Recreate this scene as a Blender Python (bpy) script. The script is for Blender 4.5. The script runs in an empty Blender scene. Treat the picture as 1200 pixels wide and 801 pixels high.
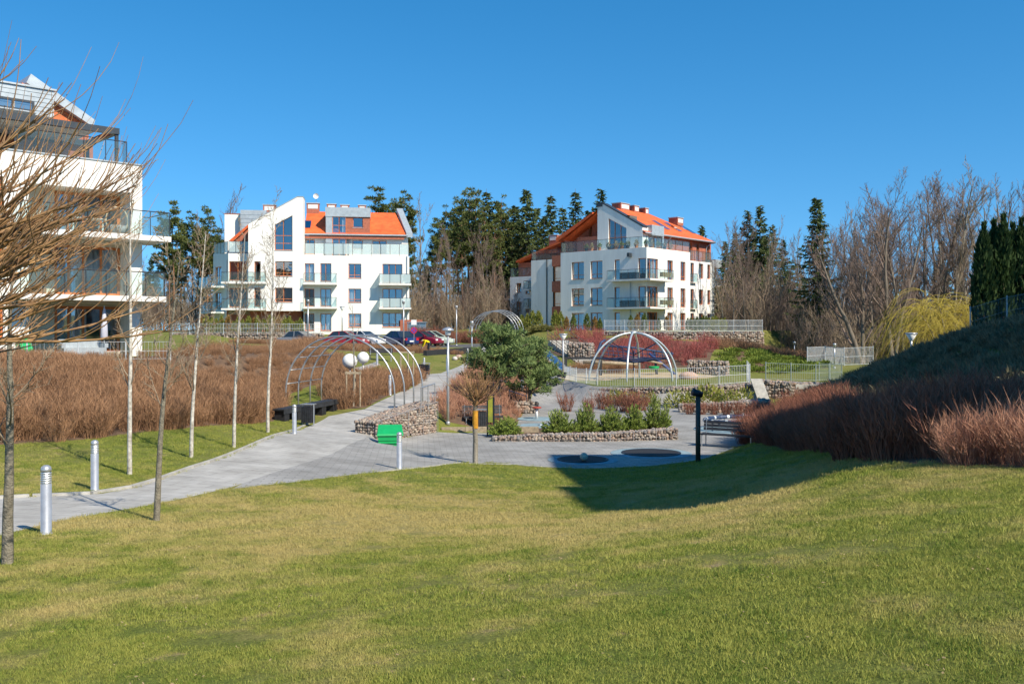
import bpy, math, random
import numpy as np
from mathutils import Vector, Matrix
from mathutils.geometry import tessellate_polygon, delaunay_2d_cdt
random.seed(7)
S = bpy.context.scene
COL = S.collection
# ---------------- camera (eye = origin, looking along +Y, level) ----------------
FPX, CX, HY = 1100.0, 600.0, 388.0          # focal length and horizon in photo pixels (1200 x 801)
cam = bpy.data.cameras.new('camera'); co = bpy.data.objects.new('camera', cam); COL.objects.link(co)
co.location = (0, 0, 0); co.rotation_euler = (math.radians(90), 0, 0)
cam.sensor_width = 36; cam.lens = 36 * FPX / 1200; cam.shift_y = -(400.5 - HY) / 1200
cam.clip_start = 0.1; cam.clip_end = 6000
S.camera = co
# ---------------- sky, sun, exposure ----------------
SUN_AZ, SUN_EL = 136.0, 42.0
w = bpy.data.worlds.new('World'); S.world = w; w.use_nodes = True
nt = w.node_tree; nt.nodes.clear()
sky = nt.nodes.new('ShaderNodeTexSky'); sky.sky_type = 'NISHITA'; sky.sun_disc = False
sky.sun_elevation = math.radians(SUN_EL); sky.sun_rotation = math.radians(SUN_AZ)
sky.air_density = 1.0; sky.dust_density = 0.0; sky.ozone_density = 2.5
hs = nt.nodes.new('ShaderNodeHueSaturation'); hs.inputs['Saturation'].default_value = 1.38; hs.inputs['Hue'].default_value = 0.494
bg = nt.nodes.new('ShaderNodeBackground'); bg.inputs['Strength'].default_value = 0.13
wo = nt.nodes.new('ShaderNodeOutputWorld')
tcw = nt.nodes.new('ShaderNodeTexCoord'); vadd = nt.nodes.new('ShaderNodeVectorMath'); vadd.operation = 'ADD'; vadd.inputs[1].default_value = (0, 0, .135)
vn = nt.nodes.new('ShaderNodeVectorMath'); vn.operation = 'NORMALIZE'
nt.links.new(tcw.outputs['Generated'], vadd.inputs[0]); nt.links.new(vadd.outputs[0], vn.inputs[0]); nt.links.new(vn.outputs[0], sky.inputs['Vector'])
nt.links.new(sky.outputs[0], hs.inputs['Color']); nt.links.new(hs.outputs[0], bg.inputs['Color']); nt.links.new(bg.outputs[0], wo.inputs['Surface'])
sl = bpy.data.lights.new('sun', 'SUN'); sl.energy = 4.9; sl.angle = math.radians(0.53); sl.color = (1.0, 0.905, 0.75)
so = bpy.data.objects.new('sun', sl); COL.objects.link(so)
az, el = math.radians(SUN_AZ), math.radians(SUN_EL)
SUNV = Vector((math.sin(az) * math.cos(el), math.cos(az) * math.cos(el), math.sin(el)))
so.rotation_euler = (-SUNV).to_track_quat('-Z', 'Y').to_euler(); so.location = SUNV * 50
S.view_settings.view_transform = 'Standard'; S.view_settings.look = 'None'
S.view_settings.exposure = 0.50; S.view_settings.gamma = 1.0
S.render.engine = 'CYCLES'
S.cycles.transparent_max_bounces = 24

# ---------------- helpers ----------------
def ray(px, d, py=HY):
    return Vector(((px - CX) / FPX * d, d, -(py - HY) / FPX * d))

def nodes_of(m):
    m.use_nodes = True
    t = m.node_tree
    return t, t.nodes, t.links, t.nodes['Principled BSDF']

MATS = {}
def mat(name, col, rough=0.7, var=0.12, scale=3.0, bump=0.0, bscale=40.0, metal=0.0, spec=0.4, col2=None, coord='Object', detail=4.0, streak=False):
    """procedural surface: base colour with noise-driven variation towards col2 (or a darker tone) and a fine bump"""
    if name in MATS: return MATS[name]
    m = bpy.data.materials.new(name); MATS[name] = m
    t, n, l, b = nodes_of(m)
    b.inputs['Roughness'].default_value = rough; b.inputs['Metallic'].default_value = metal
    b.inputs['Specular IOR Level'].default_value = spec
    tc = n.new('ShaderNodeTexCoord')
    mp = n.new('ShaderNodeMapping'); l.new(tc.outputs[coord], mp.inputs[0])
    if streak: mp.inputs['Scale'].default_value = (1, 1, 0.12)
    nz = n.new('ShaderNodeTexNoise'); nz.inputs['Scale'].default_value = scale; nz.inputs['Detail'].default_value = detail
    nz.inputs['Roughness'].default_value = 0.65
    l.new(mp.outputs[0], nz.inputs['Vector'])
    rp = n.new('ShaderNodeValToRGB')
    c2 = col2 if col2 else tuple(c * (1 - 2 * var) for c in col)
    c1 = tuple(min(1, c * (1 + var)) for c in col) if not col2 else col
    rp.color_ramp.elements[0].position = 0.32; rp.color_ramp.elements[0].color = (*c2, 1)
    rp.color_ramp.elements[1].position = 0.66; rp.color_ramp.elements[1].color = (*c1, 1)
    l.new(nz.outputs['Fac'], rp.inputs[0]); l.new(rp.outputs[0], b.inputs['Base Color'])
    if bump:
        n2 = n.new('ShaderNodeTexNoise'); n2.inputs['Scale'].default_value = bscale; n2.inputs['Detail'].default_value = 5
        l.new(tc.outputs[coord], n2.inputs['Vector'])
        bp = n.new('ShaderNodeBump'); bp.inputs['Strength'].default_value = bump; bp.inputs['Distance'].default_value = 0.05
        l.new(n2.outputs['Fac'], bp.inputs['Height']); l.new(bp.outputs[0], b.inputs['Normal'])
    return m

ORG = {}
def link(o, parent=None):
    COL.objects.link(o)
    if parent: o.parent = parent
    return o
def thing(name, label, cat, loc=(0, 0, 0), rz=0.0, group=None):
    o = bpy.data.objects.new(name, None); o.empty_display_size = 0.2
    COL.objects.link(o); o.location = loc; o.rotation_euler = (0, 0, rz)
    o['label'] = label; o['category'] = cat
    if group: o['group'] = group
    ORG[o.name] = Vector(loc)
    return o
def tag(o, label=None, cat=None, group=None, kind=None):
    if label: o['label'] = label
    if cat: o['category'] = cat
    if group: o['group'] = group
    if kind: o['kind'] = kind
    return o
def copy_tree(o, loc=None, rz=None, sc=None, label=None, group=None, parent=None):
    c = o.copy(); COL.objects.link(c); c.parent = parent
    if loc is not None: c.location = loc
    if rz is not None: c.rotation_euler = (0, 0, rz)
    if sc is not None: c.scale = sc if hasattr(sc, '__len__') else (sc, sc, sc)
    if label: c['label'] = label
    if group: c['group'] = group
    for ch in list(o.children): copy_tree(ch, parent=c)
    return c

class MB:
    """collects polygons; build() links them as one mesh object"""
    def __init__(s): s.v = []; s.f = []
    def add(s, vs, fs):
        k = len(s.v); s.v += [tuple(p) for p in vs]; s.f += [tuple(i + k for i in f) for f in fs]; return s
    def box(s, x0, x1, y0, y1, z0, z1):
        return s.add([(x0,y0,z0),(x1,y0,z0),(x1,y1,z0),(x0,y1,z0),(x0,y0,z1),(x1,y0,z1),(x1,y1,z1),(x0,y1,z1)],
                     [(0,3,2,1),(4,5,6,7),(0,1,5,4),(1,2,6,5),(2,3,7,6),(3,0,4,7)])
    def obox(s, c, hx, hy, hz, rz=0.0):
        a = Vector((math.cos(rz), math.sin(rz), 0)); b = Vector((-a.y, a.x, 0)); c = Vector(c); Z = Vector((0,0,1))
        P = [c + a*i*hx + b*j*hy + Z*k*hz for k in (-1,1) for (i,j) in ((-1,-1),(1,-1),(1,1),(-1,1))]
        return s.add(P, [(0,3,2,1),(4,5,6,7),(0,1,5,4),(1,2,6,5),(2,3,7,6),(3,0,4,7)])
    def prism(s, pts, vec):
        pts = [Vector(p) for p in pts]; vec = Vector(vec); n = len(pts)
        P = pts + [p + vec for p in pts]
        fs = [tuple(range(n - 1, -1, -1)), tuple(range(n, 2 * n))] + [(i, (i+1) % n, n + (i+1) % n, n + i) for i in range(n)]
        return s.add(P, fs)
    def tube(s, pts, r, n=6, cap=True):
        pts = [Vector(p) for p in pts]; m = len(pts)
        rs = r if hasattr(r, '__len__') else [r] * m
        k = len(s.v); up = None
        for i, p in enumerate(pts):
            t = (pts[min(i+1, m-1)] - pts[max(i-1, 0)]).normalized()
            if up is None: up = Vector((0,0,1)) if abs(t.z) < 0.9 else Vector((1,0,0))
            a = t.cross(up).normalized(); b = a.cross(t).normalized(); up = b if abs(t.dot(b)) < 0.9 else up
            for j in range(n):
                q = 2 * math.pi * j / n
                s.v.append(tuple(p + (a * math.cos(q) + b * math.sin(q)) * rs[i]))
        for i in range(m - 1):
            for j in range(n):
                s.f.append((k + i*n + j, k + i*n + (j+1) % n, k + (i+1)*n + (j+1) % n, k + (i+1)*n + j))
        if cap:
            s.f.append(tuple(k + j for j in range(n - 1, -1, -1))); s.f.append(tuple(k + (m-1)*n + j for j in range(n)))
        return s
    def lathe(s, prof, n=16, c=(0, 0, 0)):
        k = len(s.v)
        for (r, z) in prof:
            for j in range(n):
                q = 2 * math.pi * j / n
                s.v.append((c[0] + r * math.cos(q), c[1] + r * math.sin(q), c[2] + z))
        m = len(prof)
        for i in range(m - 1):
            for j in range(n):
                s.f.append((k + i*n + j, k + i*n + (j+1) % n, k + (i+1)*n + (j+1) % n, k + (i+1)*n + j))
        s.f.append(tuple(k + j for j in range(n - 1, -1, -1))); s.f.append(tuple(k + (m-1)*n + j for j in range(n)))
        return s
    def build(s, name, m, parent=None, smooth=False, world=False):
        me = bpy.data.meshes.new(name)
        v = s.v
        if parent is not None:
            o0 = ORG.get(parent.name, Vector((0,0,0)))
            if world is True: v = [(a - o0.x, b - o0.y, c - o0.z) for a, b, c in v]
        me.from_pydata(v, [], s.f); me.materials.append(m)
        if smooth: me.polygons.foreach_set('use_smooth', [True] * len(me.polygons))
        o = bpy.data.objects.new(name, me); link(o, parent)
        if parent is not None: ORG[o.name] = ORG.get(parent.name, Vector((0,0,0)))
        return o

def mesh_np(name, V, F, m, smooth=False):
    """mesh from numpy verts (N,3) and faces (M,k) with fixed k"""
    me = bpy.data.meshes.new(name); V = np.asarray(V, np.float32); F = np.asarray(F, np.int32); k = F.shape[1]
    me.vertices.add(len(V)); me.vertices.foreach_set('co', V.ravel())
    me.loops.add(F.size); me.loops.foreach_set('vertex_index', F.ravel())
    me.polygons.add(len(F)); me.polygons.foreach_set('loop_start', np.arange(0, F.size, k, dtype=np.int32))
    me.update(calc_edges=True); me.validate()
    if smooth: me.polygons.foreach_set('use_smooth', np.ones(len(me.polygons), bool))
    if m: me.materials.append(m)
    return me
def obj_np(name, V, F, m, parent=None, smooth=False):
    o = bpy.data.objects.new(name, mesh_np(name, V, F, m, smooth)); link(o, parent); return o

def pip(poly, X, Y):
    """points in polygon (numpy)"""
    X = np.asarray(X, float); Y = np.asarray(Y, float); ins = np.zeros(X.shape, bool); n = len(poly)
    for i in range(n):
        x1, y1 = poly[i][0], poly[i][1]; x2, y2 = poly[(i+1) % n][0], poly[(i+1) % n][1]
        if y1 == y2: continue
        c = ((y1 > Y) != (y2 > Y)) & (X < (x2 - x1) * (Y - y1) / (y2 - y1) + x1)
        ins ^= c
    return ins
def pdist(poly, X, Y, closed=True):
    X = np.asarray(X, float); Y = np.asarray(Y, float); d = np.full(X.shape, 1e9); n = len(poly)
    for i in range(n if closed else n - 1):
        x1, y1 = poly[i][0], poly[i][1]; x2, y2 = poly[(i+1) % n][0], poly[(i+1) % n][1]
        L = max(1e-9, (x2-x1)**2 + (y2-y1)**2)
        t = np.clip(((X-x1)*(x2-x1) + (Y-y1)*(y2-y1)) / L, 0, 1)
        d = np.minimum(d, np.hypot(X - x1 - t*(x2-x1), Y - y1 - t*(y2-y1)))
    return d
# ---------------- terrain: thin-plate surface through surveyed heights, with flat pads ----------------
CP = np.array([(0,0,-1.6),(-6,0,-1.9),(7,0,-.9),(0,-15,-1.2),(-15,-10,-2.2),(15,-10,.0),
 (0,6,-1.95),(-5,7,-2.35),(4,7.3,-1.5),(0,11,-2.55),(5.5,10,-1.72),(-3.5,13,-2.8),(0,15,-3.05),(3.3,15.6,-2.95),(0,20,-3.5),(0,25,-3.85),(3.5,22,-3.55),(5,27,-3.95),
 (-6.7,13.4,-2.9),(-8.3,15.2,-2.98),(-9.4,19,-3.12),(-11,16,-2.95),(-12,23,-2.98),(-6.9,22,-3.2),(-3,22,-3.5),(-6.8,30,-3.4),(-3,27,-3.8),(-4.2,30,-3.7),(-9,33,-3.35),(-7,40,-3.42),(-9.7,39,-3.4),
 (-5.6,50,-3.1),(-4.8,58,-2.85),(-3.9,70,-2.5),(-2.9,85,-2.0),(-1.8,100,-1.1),
 (-14,25,-2.75),(-16,32,-1.95),(-20,30,-1.8),(-24,27,-1.8),(-19,38,-1.2),(-12,36,-2.7),(-12,45,-2.3),(-13,55,-1.8),(-14,70,-1.4),(-9.5,60,-2.5),(-7,65,-2.55),(-8,75,-1.8),(-30,60,-.8),(-15,90,-1.35),(-8,90,-1.4),
 (-20,100,-.4),(-10,105,-.2),(-30,100,-.3),(-3,40,-3.5),(-2,47,-3.2),(-0.8,55,-3.15),(.3,65,-2.9),(-2,60,-2.8),(-1.2,75,-2.3),(1.9,58,-3.85),(3,66,-3.35),
 (8,76,-2.95),(12,80,-2.4),(4,80,-2.2),(8,90,-1.0),(14,90,-1.0),(20,88,-1.3),(24,80,-2.8),(20,70,-3.4),(18,58,-3.5),(26,90,-2.5),(32,95,-3),(1,95,-.9),(4,100,-.2),(12,100,.1),
 (5.45,13,-1.86),(6.8,12.5,-1.8),(5.8,16,-2.2),(6.5,21,-2.75),(7.7,31,-3.75),(8.4,34,-4.05),(20,40,-.05),(21,30,-.3),(20,20,-.4),(18,12,-.3),(14,5,-.2),(14,40,-2.5),(14,30,-1.9),(13,20,-1.15),(11,12.5,-1.0),(10.5,36,-3.6),(10.5,26,-2.7),
 (14,47,-3.6),(18,47,-2.2),(24,46,.2),(30,50,.6),(30,30,.8),(28,10,.8),(25,60,-2.2),(34,62,-1.0),(35,80,-2.6),(-40,20,-1.5),(-30,5,-2.0),(45,45,.8),(0,130,.3),(-40,130,.2),(40,130,-1),(-60,80,0),(60,90,-1)], float)
def _tps_fit(P, lam=0.02):
    n = len(P); X = P[:, :2] / 10; r = np.linalg.norm(X[:, None] - X[None], axis=2)
    K = np.where(r > 0, r * r * np.log(r + 1e-12), 0) + lam * np.eye(n)
    Q = np.c_[np.ones(n), X]; A = np.block([[K, Q], [Q.T, np.zeros((3, 3))]])
    return np.linalg.solve(A, np.r_[P[:, 2], 0, 0, 0])
_TW = _tps_fit(CP)
def _base(X, Y):
    x = np.asarray(X, float).ravel() / 10; y = np.asarray(Y, float).ravel() / 10
    out = np.zeros(len(x))
    for a in range(0, len(x), 20000):
        xx = x[a:a+20000]; yy = y[a:a+20000]
        r2 = (xx[:, None] - CP[None, :, 0] / 10) ** 2 + (yy[:, None] - CP[None, :, 1] / 10) ** 2
        out[a:a+20000] = (0.5 * r2 * np.log(r2 + 1e-12)) @ _TW[:-3] + _TW[-3] + _TW[-2] * xx + _TW[-1] * yy
    return out.reshape(np.shape(X))
TERR = [(4.6,55.2),(9.2,52.4),(13.6,53.2),(14.6,57),(16,66),(13,73),(5,73),(3.0,66.5),(3.4,60)]
PLAZA_PAD = [(-2.2,29.5),(1,28.5),(4,28.8),(6.6,30),(8,34),(12,40),(14.5,48),(13.4,52.2),(9.2,51.6),(5,53.5),(2.6,56),(0.8,52),(0.2,44),(-1.0,38.5),(-2.9,38.3),(-3.75,35.7),(-4.3,33.8),(-3.4,32)]
LB_PAD = [(-20.6,38.8),(-13.8,45.3),(-12,52),(-40,75),(-60,40)]
B2_PAD = [(-36,97),(-9,101),(-9,130),(-40,130)]
B3_PAD = [(4,97.5),(9,95.2),(15,93.5),(19,94.5),(25.5,96.8),(34,110),(20,140),(2,130),(-2,110)]
PARK = [(-27,84),(-6.5,84),(-2,88.5),(-4,93.5),(-12,95.5),(-28,95)]
PADS = [(PLAZA_PAD, -4.15, 1.0), (TERR, -3.15, 0.9), (LB_PAD, -1.15, 2.5), (B2_PAD, -.35, 2.5), (B3_PAD, .1, .9), (PARK, -1.45, 2.0)]
def gz(X, Y):
    X = np.asarray(X, float); Y = np.asarray(Y, float)
    z = _base(X, Y)
    R = np.hypot(X, Y - 40); k = np.clip((R - 95) / 60, 0, 1); k = k * k * (3 - 2 * k); z = z * (1 - k) + 0.0 * k
    for poly, h, bw in PADS:
        d = pdist(poly, X, Y); ins = pip(poly, X, Y)
        t = np.where(ins, 1.0, np.clip(1 - d / bw, 0, 1)); t = t * t * (3 - 2 * t)
        z = z * (1 - t) + h * t
    return z
def g1(x, y): return float(gz(np.array([x]), np.array([y]))[0])
_D = np.concatenate([np.arange(3, 30, .05), np.arange(30, 140, .15)])
def G(px, py):
    """first point of the terrain under a photo pixel"""
    X = (px - CX) / FPX * _D; Z = -(py - HY) / FPX * _D
    h = Z - gz(X, _D); i = np.argmax(h < 0)
    if h[i] >= 0: i = len(_D) - 1
    return Vector((X[i], _D[i], float(gz(X[i:i+1], _D[i:i+1])[0])))
def Gs(l): return [G(*p) for p in l]
# --- regions of the ground
R_PATH = Gs([(-60,587),(0,583),(120,578),(165,569),(250,540),(330,508),(385,488),(428,479),(457,465),(486,452),(502,444),(525,434),(545,425),(556,418)]) \
   + [Vector((-2.6,92,0)), Vector((-2.9,101,0)), Vector((0.6,101,0)), Vector((-.4,92,0)), Vector((-1.2,84,0))] \
   + Gs([(556,433),(540,447)]) + [Vector((-3.6,44,0)), Vector((-3.75,38.3,0)), Vector((-5.2,33.2,0))] + Gs([(436,511),(390,531),(335,549),(270,571),(183,590),(60,612),(0,627),(-60,640)])
R_PLAZA = Gs([(272,573),(300,557),(385,520),(430,502)]) + [Vector((-4.8,33.9,0)), Vector((-3.1,38.3,0)), Vector((-.8,38.4,0)), Vector((.2,42,0))] \
   + [Vector((.6,48,0)), Vector((1.2,55,0)), Vector((2.0,61,0)), Vector((2.8,66.5,0)), Vector((4.2,66,0)), Vector((3.6,60,0)), Vector((4.7,55,0)), Vector((9.2,52.2,0)), Vector((13.6,53,0)), Vector((14.5,48,0)), Vector((12.5,41,0))] \
   + Gs([(905,512),(864,523),(820,539),(760,546),(690,549),(620,546),(570,541),(520,544),(440,553),(360,563)])
R_PARK = [(-27,84),(-6.5,84),(-2.9,87),(-1.4,91),(-2.9,95),(-12,95.6),(-28,95)]
R_CROSS = Gs([(405,444),(410,436),(520,437),(509,447)])
R_CROSS2 = Gs([(415,431),(440,424),(446,427),(420,434)])
R_SAND = [(3.4,60.5),(3.2,66.3),(5,72),(13,72.5),(14.6,66),(13,63),(8,64),(6,60)]
R_BED = [(.6,36.0),(6.5,36.6),(6.4,40),(3.5,42),(1.0,40.5),(-.6,38)]          # planting bed behind the gabion
H_LEFT = Gs([(-140,528),(-60,524),(0,521),(110,514),(220,501),(320,494)]) + [Vector((-10.2,42,0)), Vector((-9.3,50,0)), Vector((-12.4,60,0)), Vector((-15,72,0)), Vector((-16,60,0)), Vector((-16.2,48,0)), Vector((-17,42.8,0)), Vector((-21,38.6,0)), Vector((-30,31,0))]
H_MID = Gs([(376,482),(428,478),(457,463),(486,450),(500,443),(440,444),(405,448)]) + [Vector((-11.8,64,0)), Vector((-12,55,0)), Vector((-9.5,47.5,0))]
H_PARK = [(-24,79),(-13,71),(-8.5,76),(-4.4,79.5),(-4.2,83.2),(-7,83.6),(-24,83.5)]
H_SLOPE = [(-2.75,39.0),(-.6,38.8),(.2,42.5),(.5,48),(1.1,55),(1.9,61.5),(2.4,67),(1.4,74),(.2,84),(-1,84),(-2.4,72),(-3,60),(-3.4,46),(-3.3,41)]
H_HILL = Gs([(872,520),(940,529),(1000,537),(1060,543),(1120,545),(1200,548),(1290,550)]) + [Vector((9.6,13,0)), Vector((8.6,17,0)), Vector((8.8,21,0)), Vector((10.4,28,0)), Vector((12.5,36,0)), Vector((11.5,38,0)), Vector((9,36,0))]
IVY = [(8.6,17),(10,11.5),(16,11),(21,20),(22,30),(22,42),(19,45),(14,45),(11,39),(10,36),(12,34),(10,28),(8.9,21)]
RED = [(4,81),(9,75.5),(16,77),(18,84),(21,90.5),(15,91.6),(4.5,93.4),(2.6,88)]
JUN = [(16.6,76),(21,72.5),(25.5,76),(27.5,82),(22.5,87),(18.5,84)]
GREEN = Gs([(408,443),(410,437),(520,437),(526,433),(544,424),(538,417)]) + [Vector((-5,78.5,0)), Vector((-9,75,0)), Vector((-12.5,70,0)), Vector((-12,63,0))]
REG = [('path', R_PATH), ('car_park', R_PARK), ('path.b', R_CROSS), ('path.c', R_CROSS2), ('sand', R_SAND), ('bed', R_BED), ('plaza', R_PLAZA), ('soil.h', H_LEFT), ('soil.h', H_MID), ('soil.h', H_PARK), ('soil.h', H_SLOPE), ('soil.h', H_HILL), ('soil.h', RED), ('soil.h', JUN)]
def ground_mesh():
    pts = []; edges = []
    def addpoly(p):
        k = len(pts); q = []
        n = len(p)
        for i in range(n):
            a = Vector((p[i][0], p[i][1])); b = Vector((p[(i+1) % n][0], p[(i+1) % n][1])); L = (b - a).length
            st = 0.6 if min(a.y, b.y) < 45 else 1.5
            m = max(1, int(L / st))
            for j in range(m): q.append(a.lerp(b, j / m))
        for i, v in enumerate(q): pts.append(v); edges.append((k + i, k + (i + 1) % len(q)))
    for _, p in REG: addpoly(p)
    def grid(x0, x1, y0, y1, s, hole=None):
        for x in np.arange(x0, x1 + 1e-6, s):
            for y in np.arange(y0, y1 + 1e-6, s):
                if hole and hole[0] < x < hole[1] and hole[2] < y < hole[3]: continue
                pts.append(Vector((x + random.uniform(-.15, .15) * s, y + random.uniform(-.15, .15) * s)))
    grid(-16, 16, 2, 30, .6); grid(-22, 24, 30.4, 60, .9); grid(-34, 34, 60.8, 112, 1.6)
    grid(-60, 60, -30, 140, 5, (-34, 34, 2, 112)); grid(-34, -17, 2, 60, 2.4); grid(17, 34, 2, 60, 2.0)
    grid(-700, 700, -400, 1200, 90, (-60, 60, -30, 140)); grid(-3000, 3000, -2500, 4500, 500, (-700, 700, -400, 1200))
    V, Ed, Fa, _, _, _ = delaunay_2d_cdt(pts, edges, [], 0, 1e-4)
    V = np.array([(v.x, v.y) for v in V]); Fa = np.array(Fa)
    Z = gz(V[:, 0], V[:, 1]); C = V[Fa].mean(axis=1)
    reg = np.full(len(Fa), -1)
    for i in range(len(REG) - 1, -1, -1): reg[pip(REG[i][1], C[:, 0], C[:, 1])] = i
    names = [r[0].split('.')[0] for r in REG]
    V3 = np.c_[V, Z]
    out = {}
    for nm in ['lawn'] + sorted(set(names)):
        sel = (reg == -1) if nm == 'lawn' else np.isin(reg, [i for i, q in enumerate(names) if q == nm])
        f = Fa[sel]; u, inv = np.unique(f, return_inverse=True)
        vv = V3[u].copy()
        out[nm] = (vv, inv.reshape(f.shape))
    return out
GM = ground_mesh()
def worn_node(n, l, g):
    # lawn worn straw-coloured in the hollow where people play, breaking up with noise
    sb = n.new('ShaderNodeVectorMath'); sb.operation = 'MULTIPLY_ADD'; sb.inputs[1].default_value = (.105, .17, 0); sb.inputs[2].default_value = (.13, -2.6, 0); l.new(g.outputs['Position'], sb.inputs[0])
    ln = n.new('ShaderNodeVectorMath'); ln.operation = 'LENGTH'; l.new(sb.outputs[0], ln.inputs[0])
    nz = n.new('ShaderNodeTexNoise'); nz.inputs['Scale'].default_value = .55; nz.inputs['Detail'].default_value = 6; nz.inputs['Roughness'].default_value = .72; l.new(g.outputs['Position'], nz.inputs['Vector'])
    ma = n.new('ShaderNodeMath'); ma.operation = 'MULTIPLY_ADD'; l.new(ln.outputs['Value'], ma.inputs[0]); ma.inputs[1].default_value = -.17; l.new(nz.outputs['Fac'], ma.inputs[2])
    r = n.new('ShaderNodeValToRGB'); r.color_ramp.elements[0].position = .28; r.color_ramp.elements[0].color = (0, 0, 0, 1); r.color_ramp.elements[1].position = .46; r.color_ramp.elements[1].color = (.8, .8, .8, 1); l.new(ma.outputs[0], r.inputs[0])
    return r.outputs[0]
def m_lawn():
    m = bpy.data.materials.new('lawn_turf'); t, n, l, b = nodes_of(m)
    g = n.new('ShaderNodeNewGeometry')
    def noise(sc, det=5, ro=.6):
        x = n.new('ShaderNodeTexNoise'); x.inputs['Scale'].default_value = sc; x.inputs['Detail'].default_value = det; x.inputs['Roughness'].default_value = ro
        l.new(g.outputs['Position'], x.inputs['Vector']); return x.outputs['Fac']
    def ramp(s, stops):
        r = n.new('ShaderNodeValToRGB')
        while len(r.color_ramp.elements) < len(stops): r.color_ramp.elements.new(.5)
        for e, (p, c) in zip(r.color_ramp.elements, stops): e.position = p; e.color = (*c, 1)
        l.new(s, r.inputs[0]); return r.outputs[0]
    def mix(f, a, bb, ty='MIX'):
        x = n.new('ShaderNodeMixRGB'); x.blend_type = ty
        if isinstance(f, float): x.inputs[0].default_value = f
        else: l.new(f, x.inputs[0])
        for i, c in ((1, a), (2, bb)):
            if isinstance(c, tuple): x.inputs[i].default_value = (*c, 1)
            else: l.new(c, x.inputs[i])
        return x.outputs[0]
    worn = worn_node(n, l, g)
    big = ramp(noise(.22, 4, .7), [(.38, (0, 0, 0)), (.62, (1, 1, 1))])
    mid = ramp(noise(1.3, 6, .7), [(.4, (0, 0, 0)), (.7, (1, 1, 1))])
    gr = mix(big, (.13, .165, .026), (.22, .205, .06))
    gr = mix(mid, gr, (.19, .195, .048))
    gr = mix(worn, gr, (.38, .30, .12))
    fine = ramp(noise(38, 4, .7), [(.3, (.45, .45, .45)), (.7, (1.35, 1.35, 1.3))])
    gr = mix(1.0, gr, fine, 'MULTIPLY')
    bare = ramp(noise(2.2, 4, .6), [(.64, (0, 0, 0)), (.74, (1, 1, 1))])
    gr = mix(bare, gr, (.33, .24, .13))
    l.new(gr, b.inputs['Base Color']); b.inputs['Roughness'].default_value = .9; b.inputs['Specular IOR Level'].default_value = .15
    bp = n.new('ShaderNodeBump'); bp.inputs['Strength'].default_value = .7; bp.inputs['Distance'].default_value = .05
    l.new(noise(30, 5, .7), bp.inputs['Height']); l.new(bp.outputs[0], b.inputs['Normal'])
    return m
M_LAWN = m_lawn()
def m_paving(name, c, bw, bh, rot, dark=.70):
    m = bpy.data.materials.new(name); t, n, l, b = nodes_of(m)
    g = n.new('ShaderNodeNewGeometry'); mp = n.new('ShaderNodeMapping'); mp.inputs['Rotation'].default_value = (0, 0, rot)
    l.new(g.outputs['Position'], mp.inputs[0])
    bk = n.new('ShaderNodeTexBrick'); l.new(mp.outputs[0], bk.inputs['Vector']); bk.inputs['Scale'].default_value = 1
    bk.inputs['Brick Width'].default_value = bw; bk.inputs['Row Height'].default_value = bh; bk.inputs['Mortar Size'].default_value = .012
    bk.inputs['Color1'].default_value = (*c, 1); bk.inputs['Color2'].default_value = (*[k * .88 for k in c], 1); bk.inputs['Mortar'].default_value = (*[k * .62 for k in c], 1)
    nz = n.new('ShaderNodeTexNoise'); nz.inputs['Scale'].default_value = .7; nz.inputs['Detail'].default_value = 7; nz.inputs['Roughness'].default_value = .7
    l.new(g.outputs['Position'], nz.inputs['Vector'])
    rp = n.new('ShaderNodeValToRGB'); rp.color_ramp.elements[0].position = .38; rp.color_ramp.elements[0].color = (dark, dark * .98, dark * .94, 1); rp.color_ramp.elements[1].position = .65; rp.color_ramp.elements[1].color = (1.08, 1.07, 1.05, 1)
    l.new(nz.outputs['Fac'], rp.inputs[0])
    x = n.new('ShaderNodeMixRGB'); x.blend_type = 'MULTIPLY'; x.inputs[0].default_value = 1
    l.new(bk.outputs['Color'], x.inputs[1]); l.new(rp.outputs[0], x.inputs[2]); l.new(x.outputs[0], b.inputs['Base Color'])
    b.inputs['Roughness'].default_value = .85
    return m
M_SOIL = mat('mulch_soil', (.16, .10, .06), .95, .3, 2.5, .6, 30, coord='Object', col2=(.09, .055, .035))
GMAT = {'lawn': M_LAWN, 'path': m_paving('granite_path_slabs', (.43, .42, .40), .8, .4, .2), 'plaza': m_paving('grey_plaza_pavers', (.33, .325, .315), .4, .2, -.1),
        'car_park': mat('asphalt', (.10, .10, .10), .9, .15, 1.5, .4, 60), 'sand': mat('play_sand', (.46, .35, .20), .95, .12, 2.0, .3, 20), 'bed': M_SOIL, 'soil': M_SOIL}
GNAME = {'lawn': 'ground', 'path': 'path', 'plaza': 'pavement', 'car_park': 'car_park', 'sand': 'sandpit_ground', 'bed': 'planting_bed', 'soil': 'shrub_bed_soil'}
GOBJ = {}
for k_, (vv, ff) in GM.items():
    if len(ff) == 0: continue
    o = obj_np(GNAME[k_], vv, ff, GMAT[k_], smooth=True); o['kind'] = 'structure'; GOBJ[k_] = o
M_CONC = mat('concrete', (.40, .385, .35), .9, .12, 4, .3, 40)
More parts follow.
